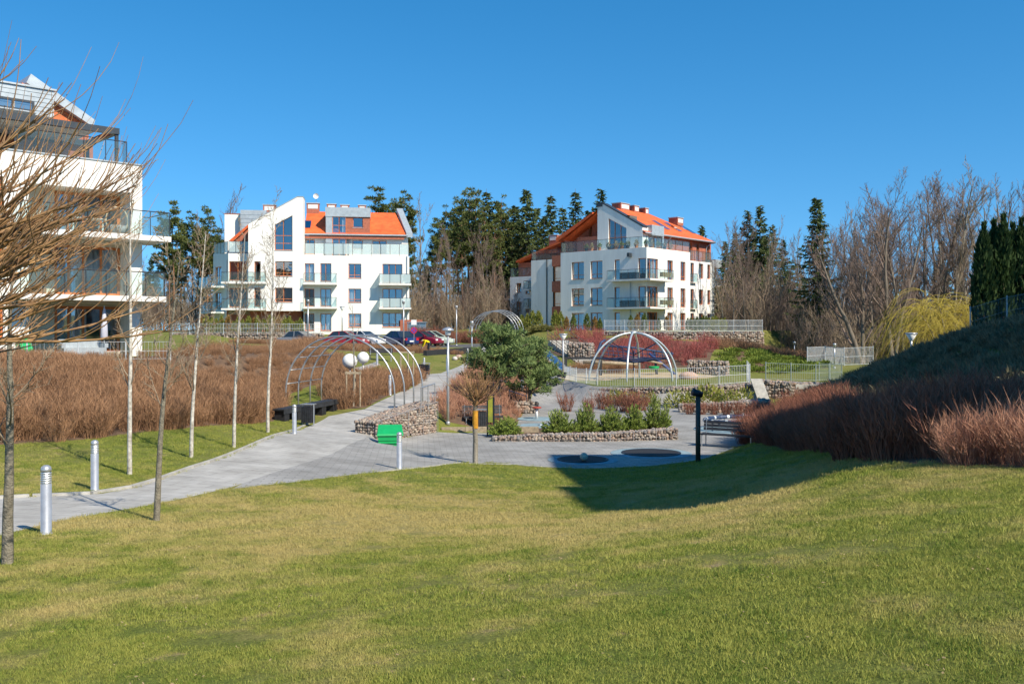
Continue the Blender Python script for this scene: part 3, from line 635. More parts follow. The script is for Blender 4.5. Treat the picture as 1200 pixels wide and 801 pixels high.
# ======== right building ========
def Z3(x, y): return (580 + x / 4.286, 220 + y / 4.286)
def build_right():
    cpx = Z3(762, 0)[0]; fl = Fac(cpx, 103, -41); fr = Fac(cpx, 103, 49)
    root = thing('apartment_building', 'white corner block with brick penthouse and hipped orange roof above the gabion wall', 'building', fl.p(0, 0, -8))
    L = lambda a, b, c, d, w=0.0: fl.r(*Z3(a, b), *Z3(c, d), w)
    Rr = lambda a, b, c, d, w=0.0: fr.r(*Z3(a, b), *Z3(c, d), w)
    QL = lambda x, y, w=0.0: fl.q(*Z3(x, y), w); QR = lambda x, y, w=0.0: fr.q(*Z3(x, y), w)
    rooms = MB(); zb = -.5
    zt = QL(762, 297)[1]; uL = QL(330, 500)[0]; storey = 2.92
    lw = []; rw = []
    zf = [QL(762, y)[1] for y in (457, 598, 728)]     # floor level of the corner doors, per storey
    for i, z0 in enumerate(zf):
        zh = z0 + 2.3
        for a, b in ((385, 447), (480, 540)):
            r = L(a, 400, b, 450); lw.append(((r[0], r[1], z0 + .28, zh), 2, (.25,), False))
        r = L(600, 400, 627, 450); lw.append(((r[0], r[1], z0, zh), 1, (), False))
        r = L(719, 400, 761, 450); lw.append(((r[0], -.09, z0, zh), 1, (), True))
        r = Rr(763, 400, 820, 450); rw.append(((.09, r[1], z0, zh), 3, (), True))
        for a, b, lo in ((866, 894, 0), (932, 957, .1), (982, 1000, 0), (1025, 1047, .5), (1067, 1083, .55)):
            r = Rr(a, 400, b, 450); rw.append(((r[0], r[1], z0 + lo, zh), 2 if b - a > 24 else 1, (.22,) if lo < .4 else (), False))
    uR1 = QR(980, 400)[0]; uR2 = QR(1088, 400)[0]; zt2 = zt - .95
    mb = MB(); wallpoly(mb, fl, [(uL, zb), (0, zb), (0, zt), (uL, zt)], [rect(x[0]) for x in lw]); mb.build('wall', M_WHITE, root, world=True)
    mb = MB(); wallpoly(mb, fr, [(0, zb), (uR2, zb), (uR2, zt2), (uR1, zt2), (uR1, zt), (0, zt)], [rect(x[0]) for x in rw]); mb.build('wall', M_WHITE, root, world=True)
    for r, c, ro, s in lw: window(root, fl, r, 0, c, ro, rooms=None if s else rooms, sill=not s, curtain=.9 if s else None)
    for r, c, ro, s in rw: window(root, fr, r, 0, c, ro, rooms=None if s else rooms, sill=False, curtain=.3 if s else None)
    # rear and side shells, terrace floor
    Cn = [fl.p(uL, 0), fl.p(0, 0), fr.p(uR2, 0), fl.p(uL, 0) + fr.U * uR2]
    mb = MB(); H = Vector((0, 0, 1))
    mb.add([Cn[2] + H * zb, Cn[3] + H * zb, Cn[0] + H * zb, Cn[2] + H * zt2, Cn[3] + H * zt2, Cn[0] + H * zt], [(0, 1, 4, 3), (1, 2, 5, 4)]); mb.build('side_wall', M_WHITE, root, world=True)
    mb = MB(); mb.add([p + H * (zt2 - .03) for p in Cn], [(0, 1, 2, 3)]); mb.build('terrace_floor', M_SLAB, root, world=True)
    Kn = [fl.p(uL, 0), fl.p(0, 0), fr.p(uR1, 0), fl.p(uL, 0) + fr.U * uR1]
    mb = MB(); mb.add([p + H * (zt - .02) for p in Kn], [(0, 1, 2, 3)]); mb.build('terrace_floor', M_SLAB, root, world=True)
    # L-shaped corner balconies
    for z0 in zf[:2]:
        a = QL(560, 450, 1.3)[0]; b = QR(905, 450, 1.4)[0]; z = z0 - .02
        o = MB().prism([fl.p(a, z - .2, 0), fl.p(a, z - .2, 1.3), fl.p(1.3, z - .2, 1.3), fr.p(b, z - .2, 1.3), fr.p(b, z - .2, 0), fl.p(0, z - .2, 0)], (0, 0, .2)).build('balcony_slab', M_SLAB, root, world=True)
        mb = MB(); e = 1.24; cnr = fl.p(1.24, z + 1.05, e); pts = [fl.p(a + .06, z + 1.05, 0.02), fl.p(a + .06, z + 1.05, e), cnr, fr.p(b - .06, z + 1.05, e), fr.p(b - .06, z + 1.05, .02)]
        for p, q in zip(pts[:-1], pts[1:]): mb.tube([p, q], .025, 5)
        nl, nr = 6, 5
        for i in range(nl + 1): u = a + .06 + (1.24 - a - .06) * i / nl; mb.tube([fl.p(u, z - .15, e + .03), fl.p(u, z + 1.05, e + .03)], .02, 4)
        for i in range(1, nr + 1): u = -1.24 + (b - .06 + 1.24) * i / nr; mb.tube([fr.p(u, z - .15, e + .03), fr.p(u, z + 1.05, e + .03)], .02, 4)
        mb.build('railing', M_DSTEEL, o, world=True)
        for i in range(nl):
            u = a + .06 + (1.24 - a - .06) * i / nl; v = a + .06 + (1.24 - a - .06) * (i + 1) / nl
            fbox(MB(), fl, u + .03, v - .03, z + .05, z + 1.0, e - .012, e).build('glass_panel', M_RAILG, o, world=True)
        for i in range(nr):
            u = -1.24 + (b - .06 + 1.24) * i / nr; v = -1.24 + (b - .06 + 1.24) * (i + 1) / nr
            fbox(MB(), fr, u + .03, v - .03, z + .05, z + 1.0, e - .012, e).build('glass_panel', M_RAILG, o, world=True)
        r = Rr(982, 440, 1002, 492); balcony(root, fr, r[0] - .1, r[1] + .2, z0, .35, n=1, h=1.0, th=.08)
        # furniture and planters on the balcony
        fbox(MB(), fl, QL(635, 450, .7)[0], QL(720, 450, .7)[0], z + .01, z + .75, .5, 1.05).build('balcony_sofa', M_DSTEEL, o, world=True)
        fbox(MB(), fr, QR(835, 450, .9)[0], QR(888, 450, .9)[0], z + .3, z + .8, .75, 1.1).build('planter_box', mat('pine_planter', (.35, .22, .1), .8), o, world=True)
    # terrace railings
    rr = balcony(root, fl, uL, .0, zt + .05, .9, w=-.92, n=11, slab=False, h=1.15, sides='L')
    balcony(root, fr, 0, uR1, zt + .05, .9, w=-.92, n=6, slab=False, h=1.15, sides='')
    balcony(root, fr, uR1 + .05, uR2, zt2 + .05, .9, w=-.92, n=5, slab=False, h=1.15, sides='R')
    # terrace planting behind the railings, one plant at a time
    # penthouse gable (left facade)
    wg = -2.6
    P = [QL(515, 330, wg), QL(741, 330, wg), QL(741, 196, wg), QL(540, 80, wg), QL(515, 84, wg)]; P[0] = (P[0][0], zt - .1); P[1] = (P[1][0], zt - .1)
    tw = [QL(570, 330, wg), QL(660, 330, wg), QL(660, 202, wg), QL(570, 153, wg)]; tw[0] = (tw[0][0], zt + .1); tw[1] = (tw[1][0], zt + .1)
    mb = MB(); wallpoly(mb, fl, P, [tw], wg); mb.build('gable_wall', M_WHITE, root, world=True)
    mb = MB(); shell(mb, fl, [P[0], P[1], P[2], P[3], P[4]], wg - 1.2, wg, back=False); mb.build('gable_return', M_WHITE, root, world=True)
    mb = MB(); fprism(mb, fl, [(P[2][0] + .1, P[2][1] + .0), (P[2][0] + .1, P[2][1] + .14), (P[3][0], P[3][1] + .14), (P[3][0], P[3][1])], wg - 1.0, wg + .05); fbox(mb, fl, P[4][0] - .05, P[3][0] - .002, P[4][1] - .3, P[4][1] + .16, wg - 1, wg + .06); mb.build('coping', M_DSTEEL, root, world=True)
    window(root, fl, (tw[0][0], tw[1][0], tw[0][1], tw[3][1]), wg, 3, (.08 + .12, .4), top=(tw[3][1], tw[2][1]), rooms=rooms, curtain=.9, sill=False)
    # brick penthouse walls + hipped roof
    wp = -2.6; ze = zt + 2.05
    pr = [(Rr(770, 225, 795, 300, wp), 1), (Rr(800, 235, 840, 300, wp), 2), (Rr(975, 290, 992, 345, wp), 1), (Rr(1012, 293, 1026, 345, wp), 1), (Rr(1062, 300, 1076, 350, wp), 1)]
    u0 = QR(745, 250, wp)[0]; u1 = QR(1085, 300, wp)[0]
    pw = [((a, b, zt2 + .3 if a > uR1 - 1 else zt + .1, ze - .4), n) for (a, b, c, d), n in pr]
    mb = MB(); wallpoly(mb, fr, [(u0, zt2), (u1, zt2), (u1, ze), (u0, ze)], [rect(x[0]) for x in pw], wp); shell(mb, fr, [(u0, zt2), (u1, zt2), (u1, ze), (u0, ze)], -12, wp); mb.build('penthouse_wall', M_BRICK, root, world=True)
    for r, n in pw: window(root, fr, r, wp, n, (), rooms=rooms, sill=False)
    we = -1.9; ridge_w = wg * 0 - 8.4
    eA = QR(745, 213, we); eB = QR(1104, 276, we); zE = (eA[1] + eB[1]) / 2
    gtop = fl.p(P[3][0], P[3][1], wg)                        # top of the gable = start of the ridge
    du = (gtop - fr.o).dot(fr.U); dw = (gtop - fr.o).dot(fr.N); zR = P[3][1] - .25
    rB = eB[0] - (we - dw)
    A0 = fr.p(du, zE, we); A1 = fr.p(eB[0], zE, we); R0 = fr.p(du, zR, dw); R1 = fr.p(rB, zR, dw); B0 = fr.p(du, zE, 2 * dw - we); B1 = fr.p(eB[0], zE, 2 * dw - we)
    mb = MB(); mb.add([A0, A1, R1, R0, B0, B1], [(0, 1, 2, 3), (3, 2, 5, 4), (1, 5, 2)]); mb.add([p - Vector((0, 0, .25)) for p in (A0, A1, R1, R0, B0, B1)], [(3, 2, 1, 0), (4, 5, 2, 3), (2, 5, 1)])
    mb.add([A0, A1, A1 - Vector((0, 0, .25)), A0 - Vector((0, 0, .25)), B1, B1 - Vector((0, 0, .25))], [(0, 3, 2, 1), (1, 2, 5, 4)])
    roof = mb.build('roof', M_ORANGE, root, world=True)
    mb = MB(); mb.tube([A0 + fr.N * .07 - H * .1, A1 + fr.N * .07 - H * .1], .09, 6)
    for x in (775, 862, 1065):
        u = QR(x, 250, wp)[0]; mb.tube([fr.p(u, zE - .12, we + .05), fr.p(u - .3, zE - .75, wp + .1), fr.p(u - .3, zt2, wp + .1)], .055, 5)
    mb.build('gutter', M_ZINC, roof, world=True)
    slope = (zR - zE) / (we - dw)
    def onroof(u, x, up=.06): return fr.p(u, zE + (we - x) * slope + up, x)
    for x, y in ((835, 185), (895, 200), (965, 218)):
        u = QR(x, y, -4.2)[0]
        for k in (0, ): MB().add([onroof(u, -3.4, .1), onroof(u + 1.0, -3.4, .1), onroof(u + 1.0, -5.6, .1), onroof(u, -5.6, .1)], [(0, 1, 2, 3)]).build('skylight', M_PANE, roof, world=True)
    # zinc dormer box
    r = Rr(787, 190, 848, 240, -1.8); d = fbox(MB(), fr, r[0], r[1], r[2], r[3], -5, -1.75).build('dormer', M_ZINC, root, world=True)
    fbox(MB(), fr, r[1] - .25, r[1], zt, r[2] - .003, -2.55, -1.8).build('dormer_column', M_ZINC, d, world=True)
    for (x0, x1, y0, y1, ww) in ((612, 676, 80, 130, dw + .2), (680, 724, 92, 135, dw + .2), (735, 772, 104, 140, dw + .2), (897, 946, 152, 210, dw + 2.2)):
        r = Rr(x0 + 20, y0, x1, y1, ww); chimney(root, fr, r[0], r[1], zR - 2, r[3], ww - 1.3, ww)
    # left brick gable with descending roof
    wq = -4.6; a, b = QL(490, 137, wq), QL(318, 268, wq)
    mb = MB(); zlow = zt - .05; ug = QL(350, 250, wq)[0]; s = (a[1] - b[1]) / (a[0] - b[0]); Pg = [(ug, zlow), (P[0][0] + 1.5, zlow), (P[0][0] + 1.5, a[1]), (a[0], a[1] - .25), (ug, max(zlow, b[1] + s * (ug - b[0]) - .3))]
    wv = L(472, 180, 488, 275, wq); hv = (wv[0], wv[1], zlow + .1, wv[3]); wallpoly(mb, fl, Pg, [rect(hv)], wq); mb.build('gable_wall', M_BRICK, root, world=True); window(root, fl, hv, wq, 1, (.5,), rooms=rooms, sill=False)
    mb = MB(); fprism(mb, fl, [(b[0], b[1] - .1), (a[0] + .2, a[1] - .1), (a[0] + .2, a[1] + .3), (b[0] - .2, b[1] + .3)], -12, wq + .3); mb.build('roof', M_ORANGE, root, world=True)
    # brick bay stripe and set-back left wing
    wb = -1.6; r = L(288, 340, 330, 394, wb)
    cur = [(340, 394, 0), (394, 470, 1), (470, 522, 0), (522, 597, 1), (597, 645, 0), (645, 720, 1)]
    for y0, y1, isw in cur:
        r = L(290, y0, 331, y1, wb)
        if isw: window(root, fl, (r[0] + .25, r[1], r[2], r[3]), wb + .1, 1, (.2,), rooms=rooms, sill=False)
        else: fbox(MB(), fl, r[0], r[1] + .2, r[2], r[3], wb - 1.2, wb + .15).build('brick_bay', M_BRICK, root, world=True)
    wl = -2.4; u0 = QL(182, 400, wl)[0]; ztl = QL(235, 362, wl)[1]
    mb = MB(); fbox(mb, fl, u0, uL + .3, zb, ztl, -10, wl); mb.build('wing_wall', M_WHITE, root, world=True)
    mb = MB(); mb.tube([fl.p(QL(262, 400, wl)[0], zb, wl + .08), fl.p(QL(262, 400, wl)[0], ztl, wl + .08)], .07, 6); mb.build('downpipe', M_DSTEEL, root, world=True)
    balcony(root, fl, u0, uL, ztl + .05, .9, w=wl - .92, n=6, slab=False, h=1.1, sides='L')
    wf = -5.5; u0f = QL(76, 500, wf)[0]; u1f = QL(215, 500, wf)[0]; ztf = QL(130, 446, wf)[1]
    fw_ = [(L(107, 478, 132, 525, wf), 2), (L(153, 472, 172, 532, wf), 1), (L(107, 572, 132, 620, wf), 2), (L(153, 568, 172, 625, wf), 1)]
    mb = MB(); wallpoly(mb, fl, [(u0f, zb), (u1f, zb), (u1f, ztf), (u0f, ztf)], [rect(x[0]) for x in fw_], wf); shell(mb, fl, [(u0f, zb), (u1f, zb), (u1f, ztf), (u0f, ztf)], -11, wf); mb.build('wing_wall', M_WHITE, root, world=True)
    for x, n in fw_: window(root, fl, x, wf, n, (), rooms=rooms, curtain=.2)
    for y in (510, 600):
        r = L(172, y, 200, y, wf); balcony(root, fl, r[0], r[1], QL(185, y, wf)[1], 1.2, w=wf, n=1, glass=M_FROST)
    balcony(root, fl, u0f, u1f, ztf + .05, 1.0, w=wf - 1, n=5, slab=False, h=1.1)
    mb = MB(); r = L(118, 375, 200, 445, wf - 1.5); fbox(mb, fl, r[0], r[1] + 2, ztf - .1, r[3], wf - 5, wf - 1.5); mb.build('attic_wall', M_BRICK, root, world=True)
    a, b = QL(345, 270, wf - 1), QL(105, 372, wf - .6)
    mb = MB(); fprism(mb, fl, [(b[0], b[1] - .1), (a[0], a[1] - .1), (a[0], a[1] + .2), (b[0], b[1] + .15)], -12, wf - .6); mb.build('roof', M_ORANGE, root, world=True)
    r = L(272, 240, 312, 290, -7); chimney(root, fl, r[0], r[1], r[2] - 1, r[3], -8, -7)
    for y in (555,):
        r = L(20, y, 76, y, wf - 1); balcony(root, fl, r[0], r[1], QL(50, y, wf - 1)[1], 1.4, w=wf - 2.4, n=2)
    # far right end: zinc edge, box and little balconies
    fbox(MB(), fr, uR2 + .002, uR2 + .5, zb, zt2 + .3, -1.5, .12).build('zinc_edge', M_ZINC, root, world=True)
    r = Rr(1108, 362, 1160, 404, -1.5); fbox(MB(), fr, r[0], r[1], r[2], r[3], -6, -1.5).build('zinc_box', M_ZINC, root, world=True)
    fbox(MB(), fr, uR2 + .5, r[1] - .4, zb, r[2] - .003, -7, -2.6).build('end_wall', M_WHITE, root, world=True)
    for z0 in zf[:2]: balcony(root, fr, r[0] + .3, r[1] - .1, z0, 1.2, w=-2.6, n=2)
    # bracket lamp under the terrace, downpipe on left wall
    u = QL(682, 400)[0]
    mb = MB(); mb.tube([fl.p(u, zb, .07), fl.p(u, zf[0] - .3, .07)], .07, 6); mb.build('downpipe', M_ZINC, root, world=True)
    mb = MB(); fbox(mb, fl, u - .15, u + .15, zt - 1.0, zt - .55, .01, .55); mb.build('rain_hopper', M_DSTEEL, root, world=True)
    rooms.build('room_interior', M_ROOM, root, world=True)
    return root
build_right()
# ======== left building ========
def Z1(x, y): return (x / 2.227, 70 + y / 2.225)
def build_left():
    f = Fac(150, 43.4, 43)
    root = thing('apartment_building', 'white block with deep glazed balconies and dark steel pergola behind the bare birches', 'building', f.p(-3, -1.15, -4))
    R = lambda a, b, c, d, w=0.0: f.r(*Z1(a, b), *Z1(c, d), w); Q = lambda x, y, w=0.0: f.q(*Z1(x, y), w)
    rooms = MB(); zb = -1.5
    uR = Q(371, 300)[0]; zt = Q(371, 277)[1]; uW = Q(75, 500)[0]; uF = -26.0
    c0 = Q(340, 500)[0]
    zS = [Q(300, 459)[1], Q(300, 617)[1], Q(300, 765)[1]]              # floor levels
    wr = -1.15                                                           # loggia depth
    heads = [Q(300, 343)[1], zS[0] - .38, zS[1] - .38]
    # frame: top band, right pier, left solid part
    holes = []; lw = []
    for k in range(3):
        a = Q(-60, 500)[0]; 
    mb = MB()
    left_w = []
    for i, z0 in enumerate(zS):
        r = f.r(-14, 300, 4, 310); left_w.append((r[0], r[1], z0 + .75, z0 + 2.2))
    wallpoly(mb, f, [(uF, zb), (uW, zb), (uW, heads[0]), (c0, heads[0]), (c0, zb), (uR, zb), (uR, zt), (uF, zt)], [rect(x) for x in left_w]); wall = mb.build('wall', M_WHITE, root, world=True)
    for x in left_w: window(root, f, x, 0, 1, (), rooms=rooms)
    mb = MB(); fbox(mb, f, uF, uR, zt + .003, zt + .06, -1.2, .05); mb.build('coping', M_ZINC, root, world=True)
    # loggia back wall, ceiling slabs, side faces
    gl = []
    for i, z0 in enumerate(zS):
        r = R(142, 500, 314, 510, wr); gl.append((r[0], r[1], z0 + .06, heads[i] - .06))
    mb = MB(); wallpoly(mb, f, [(uW - .4, zb), (uR, zb), (uR, heads[0] + .1), (uW - .4, heads[0] + .1)], [rect(g) for g in gl], wr); mb.build('loggia_wall', M_SOFFIT, root, world=True)
    for g in gl: window(root, f, g, wr + .1, [0, .22, .46, .74, 1] if False else [0, .23, .45, .72, 1], (), fw=.13, rooms=rooms, curtain=.2, sill=False)
    mb = MB(); P = [(uW, zb), (c0, zb), (c0, heads[0]), (uW, heads[0])]
    mb.add([f.p(uW, zb, 0), f.p(uW, zb, wr), f.p(uW, heads[0], wr), f.p(uW, heads[0], 0)], [(0, 1, 2, 3)])
    mb.add([f.p(c0, zb, 0), f.p(c0, heads[0], 0), f.p(c0, heads[0], wr), f.p(c0, zb, wr)], [(0, 1, 2, 3)])
    mb.add([f.p(uW, heads[0], 0), f.p(uW, heads[0], wr), f.p(c0, heads[0], wr), f.p(c0, heads[0], 0)], [(0, 1, 2, 3)])
    mb.add([f.p(uR, zb, 0), f.p(uR, zb, -13), f.p(uR, zt, -13), f.p(uR, zt, 0)], [(0, 1, 2, 3)])
    mb.add([f.p(uF, zb, -13), f.p(uR, zb, -13), f.p(uR, zt, -13), f.p(uF, zt, -13)], [(0, 1, 2, 3)])
    mb.add([f.p(uF, zt - .05, 0), f.p(uR, zt - .05, 0), f.p(uR, zt - .05, -13), f.p(uF, zt - .05, -13)], [(0, 1, 2, 3)])
    mb.build('side_wall', M_WHITE, root, world=True)
    fbox(MB(), f, Q(322, 500, wr)[0], Q(340, 500, wr)[0], zS[0], zS[0] + 2.2, wr, wr + .05).build('orange_panel', M_ORANGE, root, world=True)
    # balcony slabs: run through the loggia and out past the right corner
    for i, (xr, y0) in enumerate(((447, 459), (434, 617))):
        wo_ = 1.3; uE = Q(xr, 460, wo_)[0]; uS = Q(50, 460, wo_)[0]; z = zS[i]
        o = fbox(MB(), f, uW + .004, c0 - .004, z - .34, z, wr + .004, -.004).build('loggia_floor', M_SOFFIT, root, world=True)
        o = MB().prism([f.p(uS, z - .24, .004), f.p(uS, z - .24, wo_), f.p(uE, z - .24, wo_), f.p(uE, z - .24, -1.2), f.p(uR + .004, z - .24, -1.2), f.p(uR + .004, z - .24, .004)], (0, 0, .24)).build('balcony_slab', M_SLAB, root, world=True)
        balcony(o, f, uS, uE, z, wo_, n=7, slab=False, h=1.1, sides='LR')
        fbox(MB(), f, uR + .05, uE - .06, z + .05, z + 1.06, -1.15, -1.13).build('glass_panel', M_RAILG, o, world=True)
        MB().tube([f.p(uR, z + 1.1, -1.14), f.p(uE - .06, z + 1.1, -1.14), f.p(uE - .06, z + 1.1, .1)], .025, 5).build('rail', M_DSTEEL, o, world=True)
    # upper terrace: glass rail, pergola
    balcony(root, f, Q(228, 250)[0] - 3, Q(338, 250)[0], zt + .06, .6, w=-.75, n=5, slab=False, h=1.0, sides='R')
    zp = Q(310, 180, -.6)[1]; uP = Q(310, 200, -.6)[0]; uQ = uP - 14
    mb = MB(); fbox(mb, f, uQ, uP, zp - .28, zp, -.75, -.5); fbox(mb, f, uQ, uP, zp - .28, zp, -4.6, -4.4); fbox(mb, f, uP - .2, uP - .001, zp - .27, zp - .01, -4.4, -.75)
    fbox(mb, f, uP - .16, uP - .02, zt, zp - .28, -.7, -.56); fbox(mb, f, Q(232, 200, -.6)[0] - 1.2, Q(232, 200, -.6)[0] - 1.06, zt, zp - .28, -4.55, -4.42); fbox(mb, f, uP - .16, uP - .02, zt, zp - .28, -4.55, -4.42)
    mb.build('pergola', M_DSTEEL, root, world=True)
    mb = MB(); fbox(mb, f, uQ, uP - .9, zp - .2, zp - .06, -4.4, -.76); mb.build('pergola_awning', mat('grey_awning', (.42, .41, .39), .9), root, world=True)
    # penthouse wall set back, with orange-framed glazing
    wp = -4.7; ph = [(uP - 10.5, uP - 6.9, zt + .05, zp - .5), (uP - 6.0, uP - 3.2, zt + .05, zp - .5)]
    mb = MB(); wallpoly(mb, f, [(uF, zt), (uR - .6, zt), (uR - .6, zp + .1), (uF, zp + .1)], [rect(x) for x in ph], wp); shell(mb, f, [(uF, zt), (uR - .6, zt), (uR - .6, zp + .1), (uF, zp + .1)], -12, wp); mb.build('penthouse_wall', M_BRICK, root, world=True)
    for x in ph: window(root, f, x, wp, 3, (), rooms=rooms, sill=False)
    # roof: zinc verge, brick gable triangle, orange slope, zinc dormer box with plank-like cladding
    a, b = Q(76, 40, -4.9), Q(243, 160, -4.9)
    mb = MB(); fprism(mb, f, [(a[0], a[1]), (b[0], b[1]), (b[0] - .1, b[1] - .35), (a[0] - .2, a[1] - .45)], -11, -4.6); mb.build('roof_verge', M_ZINC, root, world=True)
    mb = MB(); fprism(mb, f, [(a[0] - .3, a[1] - .4), (b[0] - .2, b[1] - .33), (b[0] - .2, zp), (a[0] - .3, zp)], -9, -4.95); mb.build('gable_wall', mat('orange_brick', (.58, .16, .06), .8, .12, 5, .2, 30), root, world=True)
    mb = MB(); mb.add([f.p(uF, zp + .05, -4.3), f.p(a[0] - .1, zp + .05, -4.3), f.p(a[0] - .1, a[1], -8), f.p(uF, a[1], -8), f.p(uF, zp, -13), f.p(a[0] - .1, zp, -13)], [(0, 1, 2, 3), (3, 2, 5, 4)]); mb.build('roof', M_ORANGE, root, world=True)
    wd = -2.4; r = R(-60, 62, 141, 132, wd); dw_ = (r[1] - 1.9, r[1] - .75, Q(140, 168, wd)[1], Q(70, 108, wd)[1])
    zA, zB = Q(141, 82, wd)[1], Q(141, 132, wd)[1] - .35
    d = fbox(MB(), f, r[0] - 3, r[1] - .02, zB, zA, -7, wd - .04).build('dormer', M_ZINC, root, world=True)
    n = 6
    for i in range(n):
        z1 = zA - (zA - zB) * i / n - .012; z0 = zA - (zA - zB) * (i + 1) / n + .012
        fbox(MB(), f, r[0] - 3, r[1], z0, z1, wd - .04, wd).build('cladding_plank', M_ZINC, d, world=True)
    hr = (r[1] - 2.6, r[1] - .85, zB + .1, zB + .62); window(d, f, hr, wd + .2, 2, (), rooms=None, curtain=.9, mt=M_DSTEEL, fw=.1)
    fbox(MB(), f, r[0] - 3, r[1] + .1, zA, zA + .08, -7, wd + .08).build('dormer_cap', M_ZINC, d, world=True)
    # balcony things: hanging chair, table, plants
    z = zS[0]
    rooms.build('room_interior', M_ROOM, root, world=True)
    return f, zS, zt, Q, wr
LF, LZS, LZT, LQ, LWR = build_left()
# ---------------- vegetation kit ----------------
def bark(name, c, c2, sc=6):
    return mat(name, c, .95, .2, sc, .5, 18, col2=c2, streak=True)
M_BARK = bark('grey_brown_bark', (.21, .17, .13), (.10, .08, .06))
M_BARKL = bark('pale_grey_bark', (.30, .27, .22), (.15, .13, .10))
M_PINEBARK = bark('orange_pine_bark', (.33, .17, .09), (.16, .09, .06))
M_BIRCH = mat('birch_bark', (.60, .57, .50), .85, .2, 9, .3, 20, col2=(.24, .21, .17))
M_TWIG = mat('purple_brown_twigs', (.225, .16, .125), .9, .2, .8)
M_TWIGP = mat('pale_brown_twigs', (.33, .25, .17), .9, .2, .8)
M_TWIGG = mat('golden_brown_shoots', (.40, .235, .10), .7, .25, 2.2, col2=(.16, .085, .05))
def m_leaf(name, c, c2, scale=1.5, trans=.25, rough=.75):
    m = bpy.data.materials.new(name); t, n, l, b = nodes_of(m)
    g = n.new('ShaderNodeNewGeometry'); oi = n.new('ShaderNodeObjectInfo')
    nz = n.new('ShaderNodeTexNoise'); nz.inputs['Scale'].default_value = scale; nz.inputs['Detail'].default_value = 4; l.new(g.outputs['Position'], nz.inputs['Vector'])
    ad = n.new('ShaderNodeMath'); ad.operation = 'MULTIPLY_ADD'; l.new(g.outputs['Random Per Island'], ad.inputs[0]); ad.inputs[1].default_value = .5; l.new(nz.outputs['Fac'], ad.inputs[2])
    a2 = n.new('ShaderNodeMath'); a2.operation = 'MULTIPLY_ADD'; l.new(oi.outputs['Random'], a2.inputs[0]); a2.inputs[1].default_value = .25; l.new(ad.outputs[0], a2.inputs[2])
    rp = n.new('ShaderNodeValToRGB'); rp.color_ramp.elements[0].position = .45; rp.color_ramp.elements[0].color = (*c, 1); rp.color_ramp.elements[1].position = 1.05; rp.color_ramp.elements[1].color = (*c2, 1)
    l.new(a2.outputs[0], rp.inputs[0]); l.new(rp.outputs[0], b.inputs['Base Color']); b.inputs['Roughness'].default_value = rough; b.inputs['Specular IOR Level'].default_value = .25
    tl = n.new('ShaderNodeBsdfTranslucent'); l.new(rp.outputs[0], tl.inputs[0]); mx = n.new('ShaderNodeMixShader'); mx.inputs[0].default_value = trans
    out = n['Material Output']; l.new(b.outputs[0], mx.inputs[1]); l.new(tl.outputs[0], mx.inputs[2]); l.new(mx.outputs[0], out.inputs['Surface'])
    return m
M_SPRUCE = m_leaf('spruce_needles', (.035, .06, .022), (.10, .13, .04), .6)
M_PINE = m_leaf('pine_needles', (.055, .085, .026), (.16, .18, .05), .6)
M_MUGO = m_leaf('mountain_pine_needles', (.09, .15, .025), (.27, .34, .07), 2.5)
M_BPINE = m_leaf('blue_green_pine_needles', (.07, .125, .045), (.22, .29, .10), 1.5)
M_THUJA = m_leaf('thuja_scales', (.018, .045, .016), (.055, .095, .028), 2)
M_THUJAY = m_leaf('yellow_green_thuja_scales', (.11, .14, .03), (.30, .30, .06), 2)
M_JUNIP = m_leaf('juniper_sprays', (.07, .12, .018), (.23, .28, .045), 1.2)
M_WILLOW = m_leaf('golden_willow_shoots', (.30, .22, .03), (.52, .40, .07), 1.0, .1)
M_SPIREA = m_leaf('brown_spiraea_twigs', (.13, .066, .036), (.37, .21, .115), .8, .1, .9)
M_BERB = m_leaf('dark_red_brown_twigs', (.13, .05, .033), (.30, .13, .085), 1.3, .1, .9)
M_REDDOG = m_leaf('red_dogwood_stems', (.17, .045, .045), (.40, .12, .10), .5, .1, .8)
M_PINKTW = m_leaf('pinkish_brown_twigs', (.24, .10, .07), (.50, .27, .17), 1.3, .1, .9)
M_OLIVE = m_leaf('olive_hedge_leaves', (.10, .105, .03), (.24, .22, .07), 1.5)
M_IVY = m_leaf('grey_green_groundcover', (.085, .08, .048), (.25, .22, .13), 1.0)
M_GRASS = m_leaf('grass_blades', (.085, .165, .015), (.36, .36, .08), 2.2, .28, .8)
def _grass_patches(m):
    n = m.node_tree.nodes; l = m.node_tree.links; rp = [x for x in n if x.type == 'VALTORGB'][0]; g = [x for x in n if x.type == 'NEW_GEOMETRY'][0]
    wn = worn_node(n, l, g); mx = n.new('ShaderNodeMixRGB'); l.new(wn, mx.inputs[0]); l.new(rp.outputs[0], mx.inputs[1]); mx.inputs[2].default_value = (.52, .41, .175, 1)
    for lk in list(l):
        if lk.from_node == rp and lk.to_node != mx: s_ = lk.to_socket; l.remove(lk); l.new(mx.outputs[0], s_)
_grass_patches(M_GRASS)
M_DRYGR = m_leaf('dry_grass', (.26, .19, .09), (.45, .34, .18), 1.0, .2)

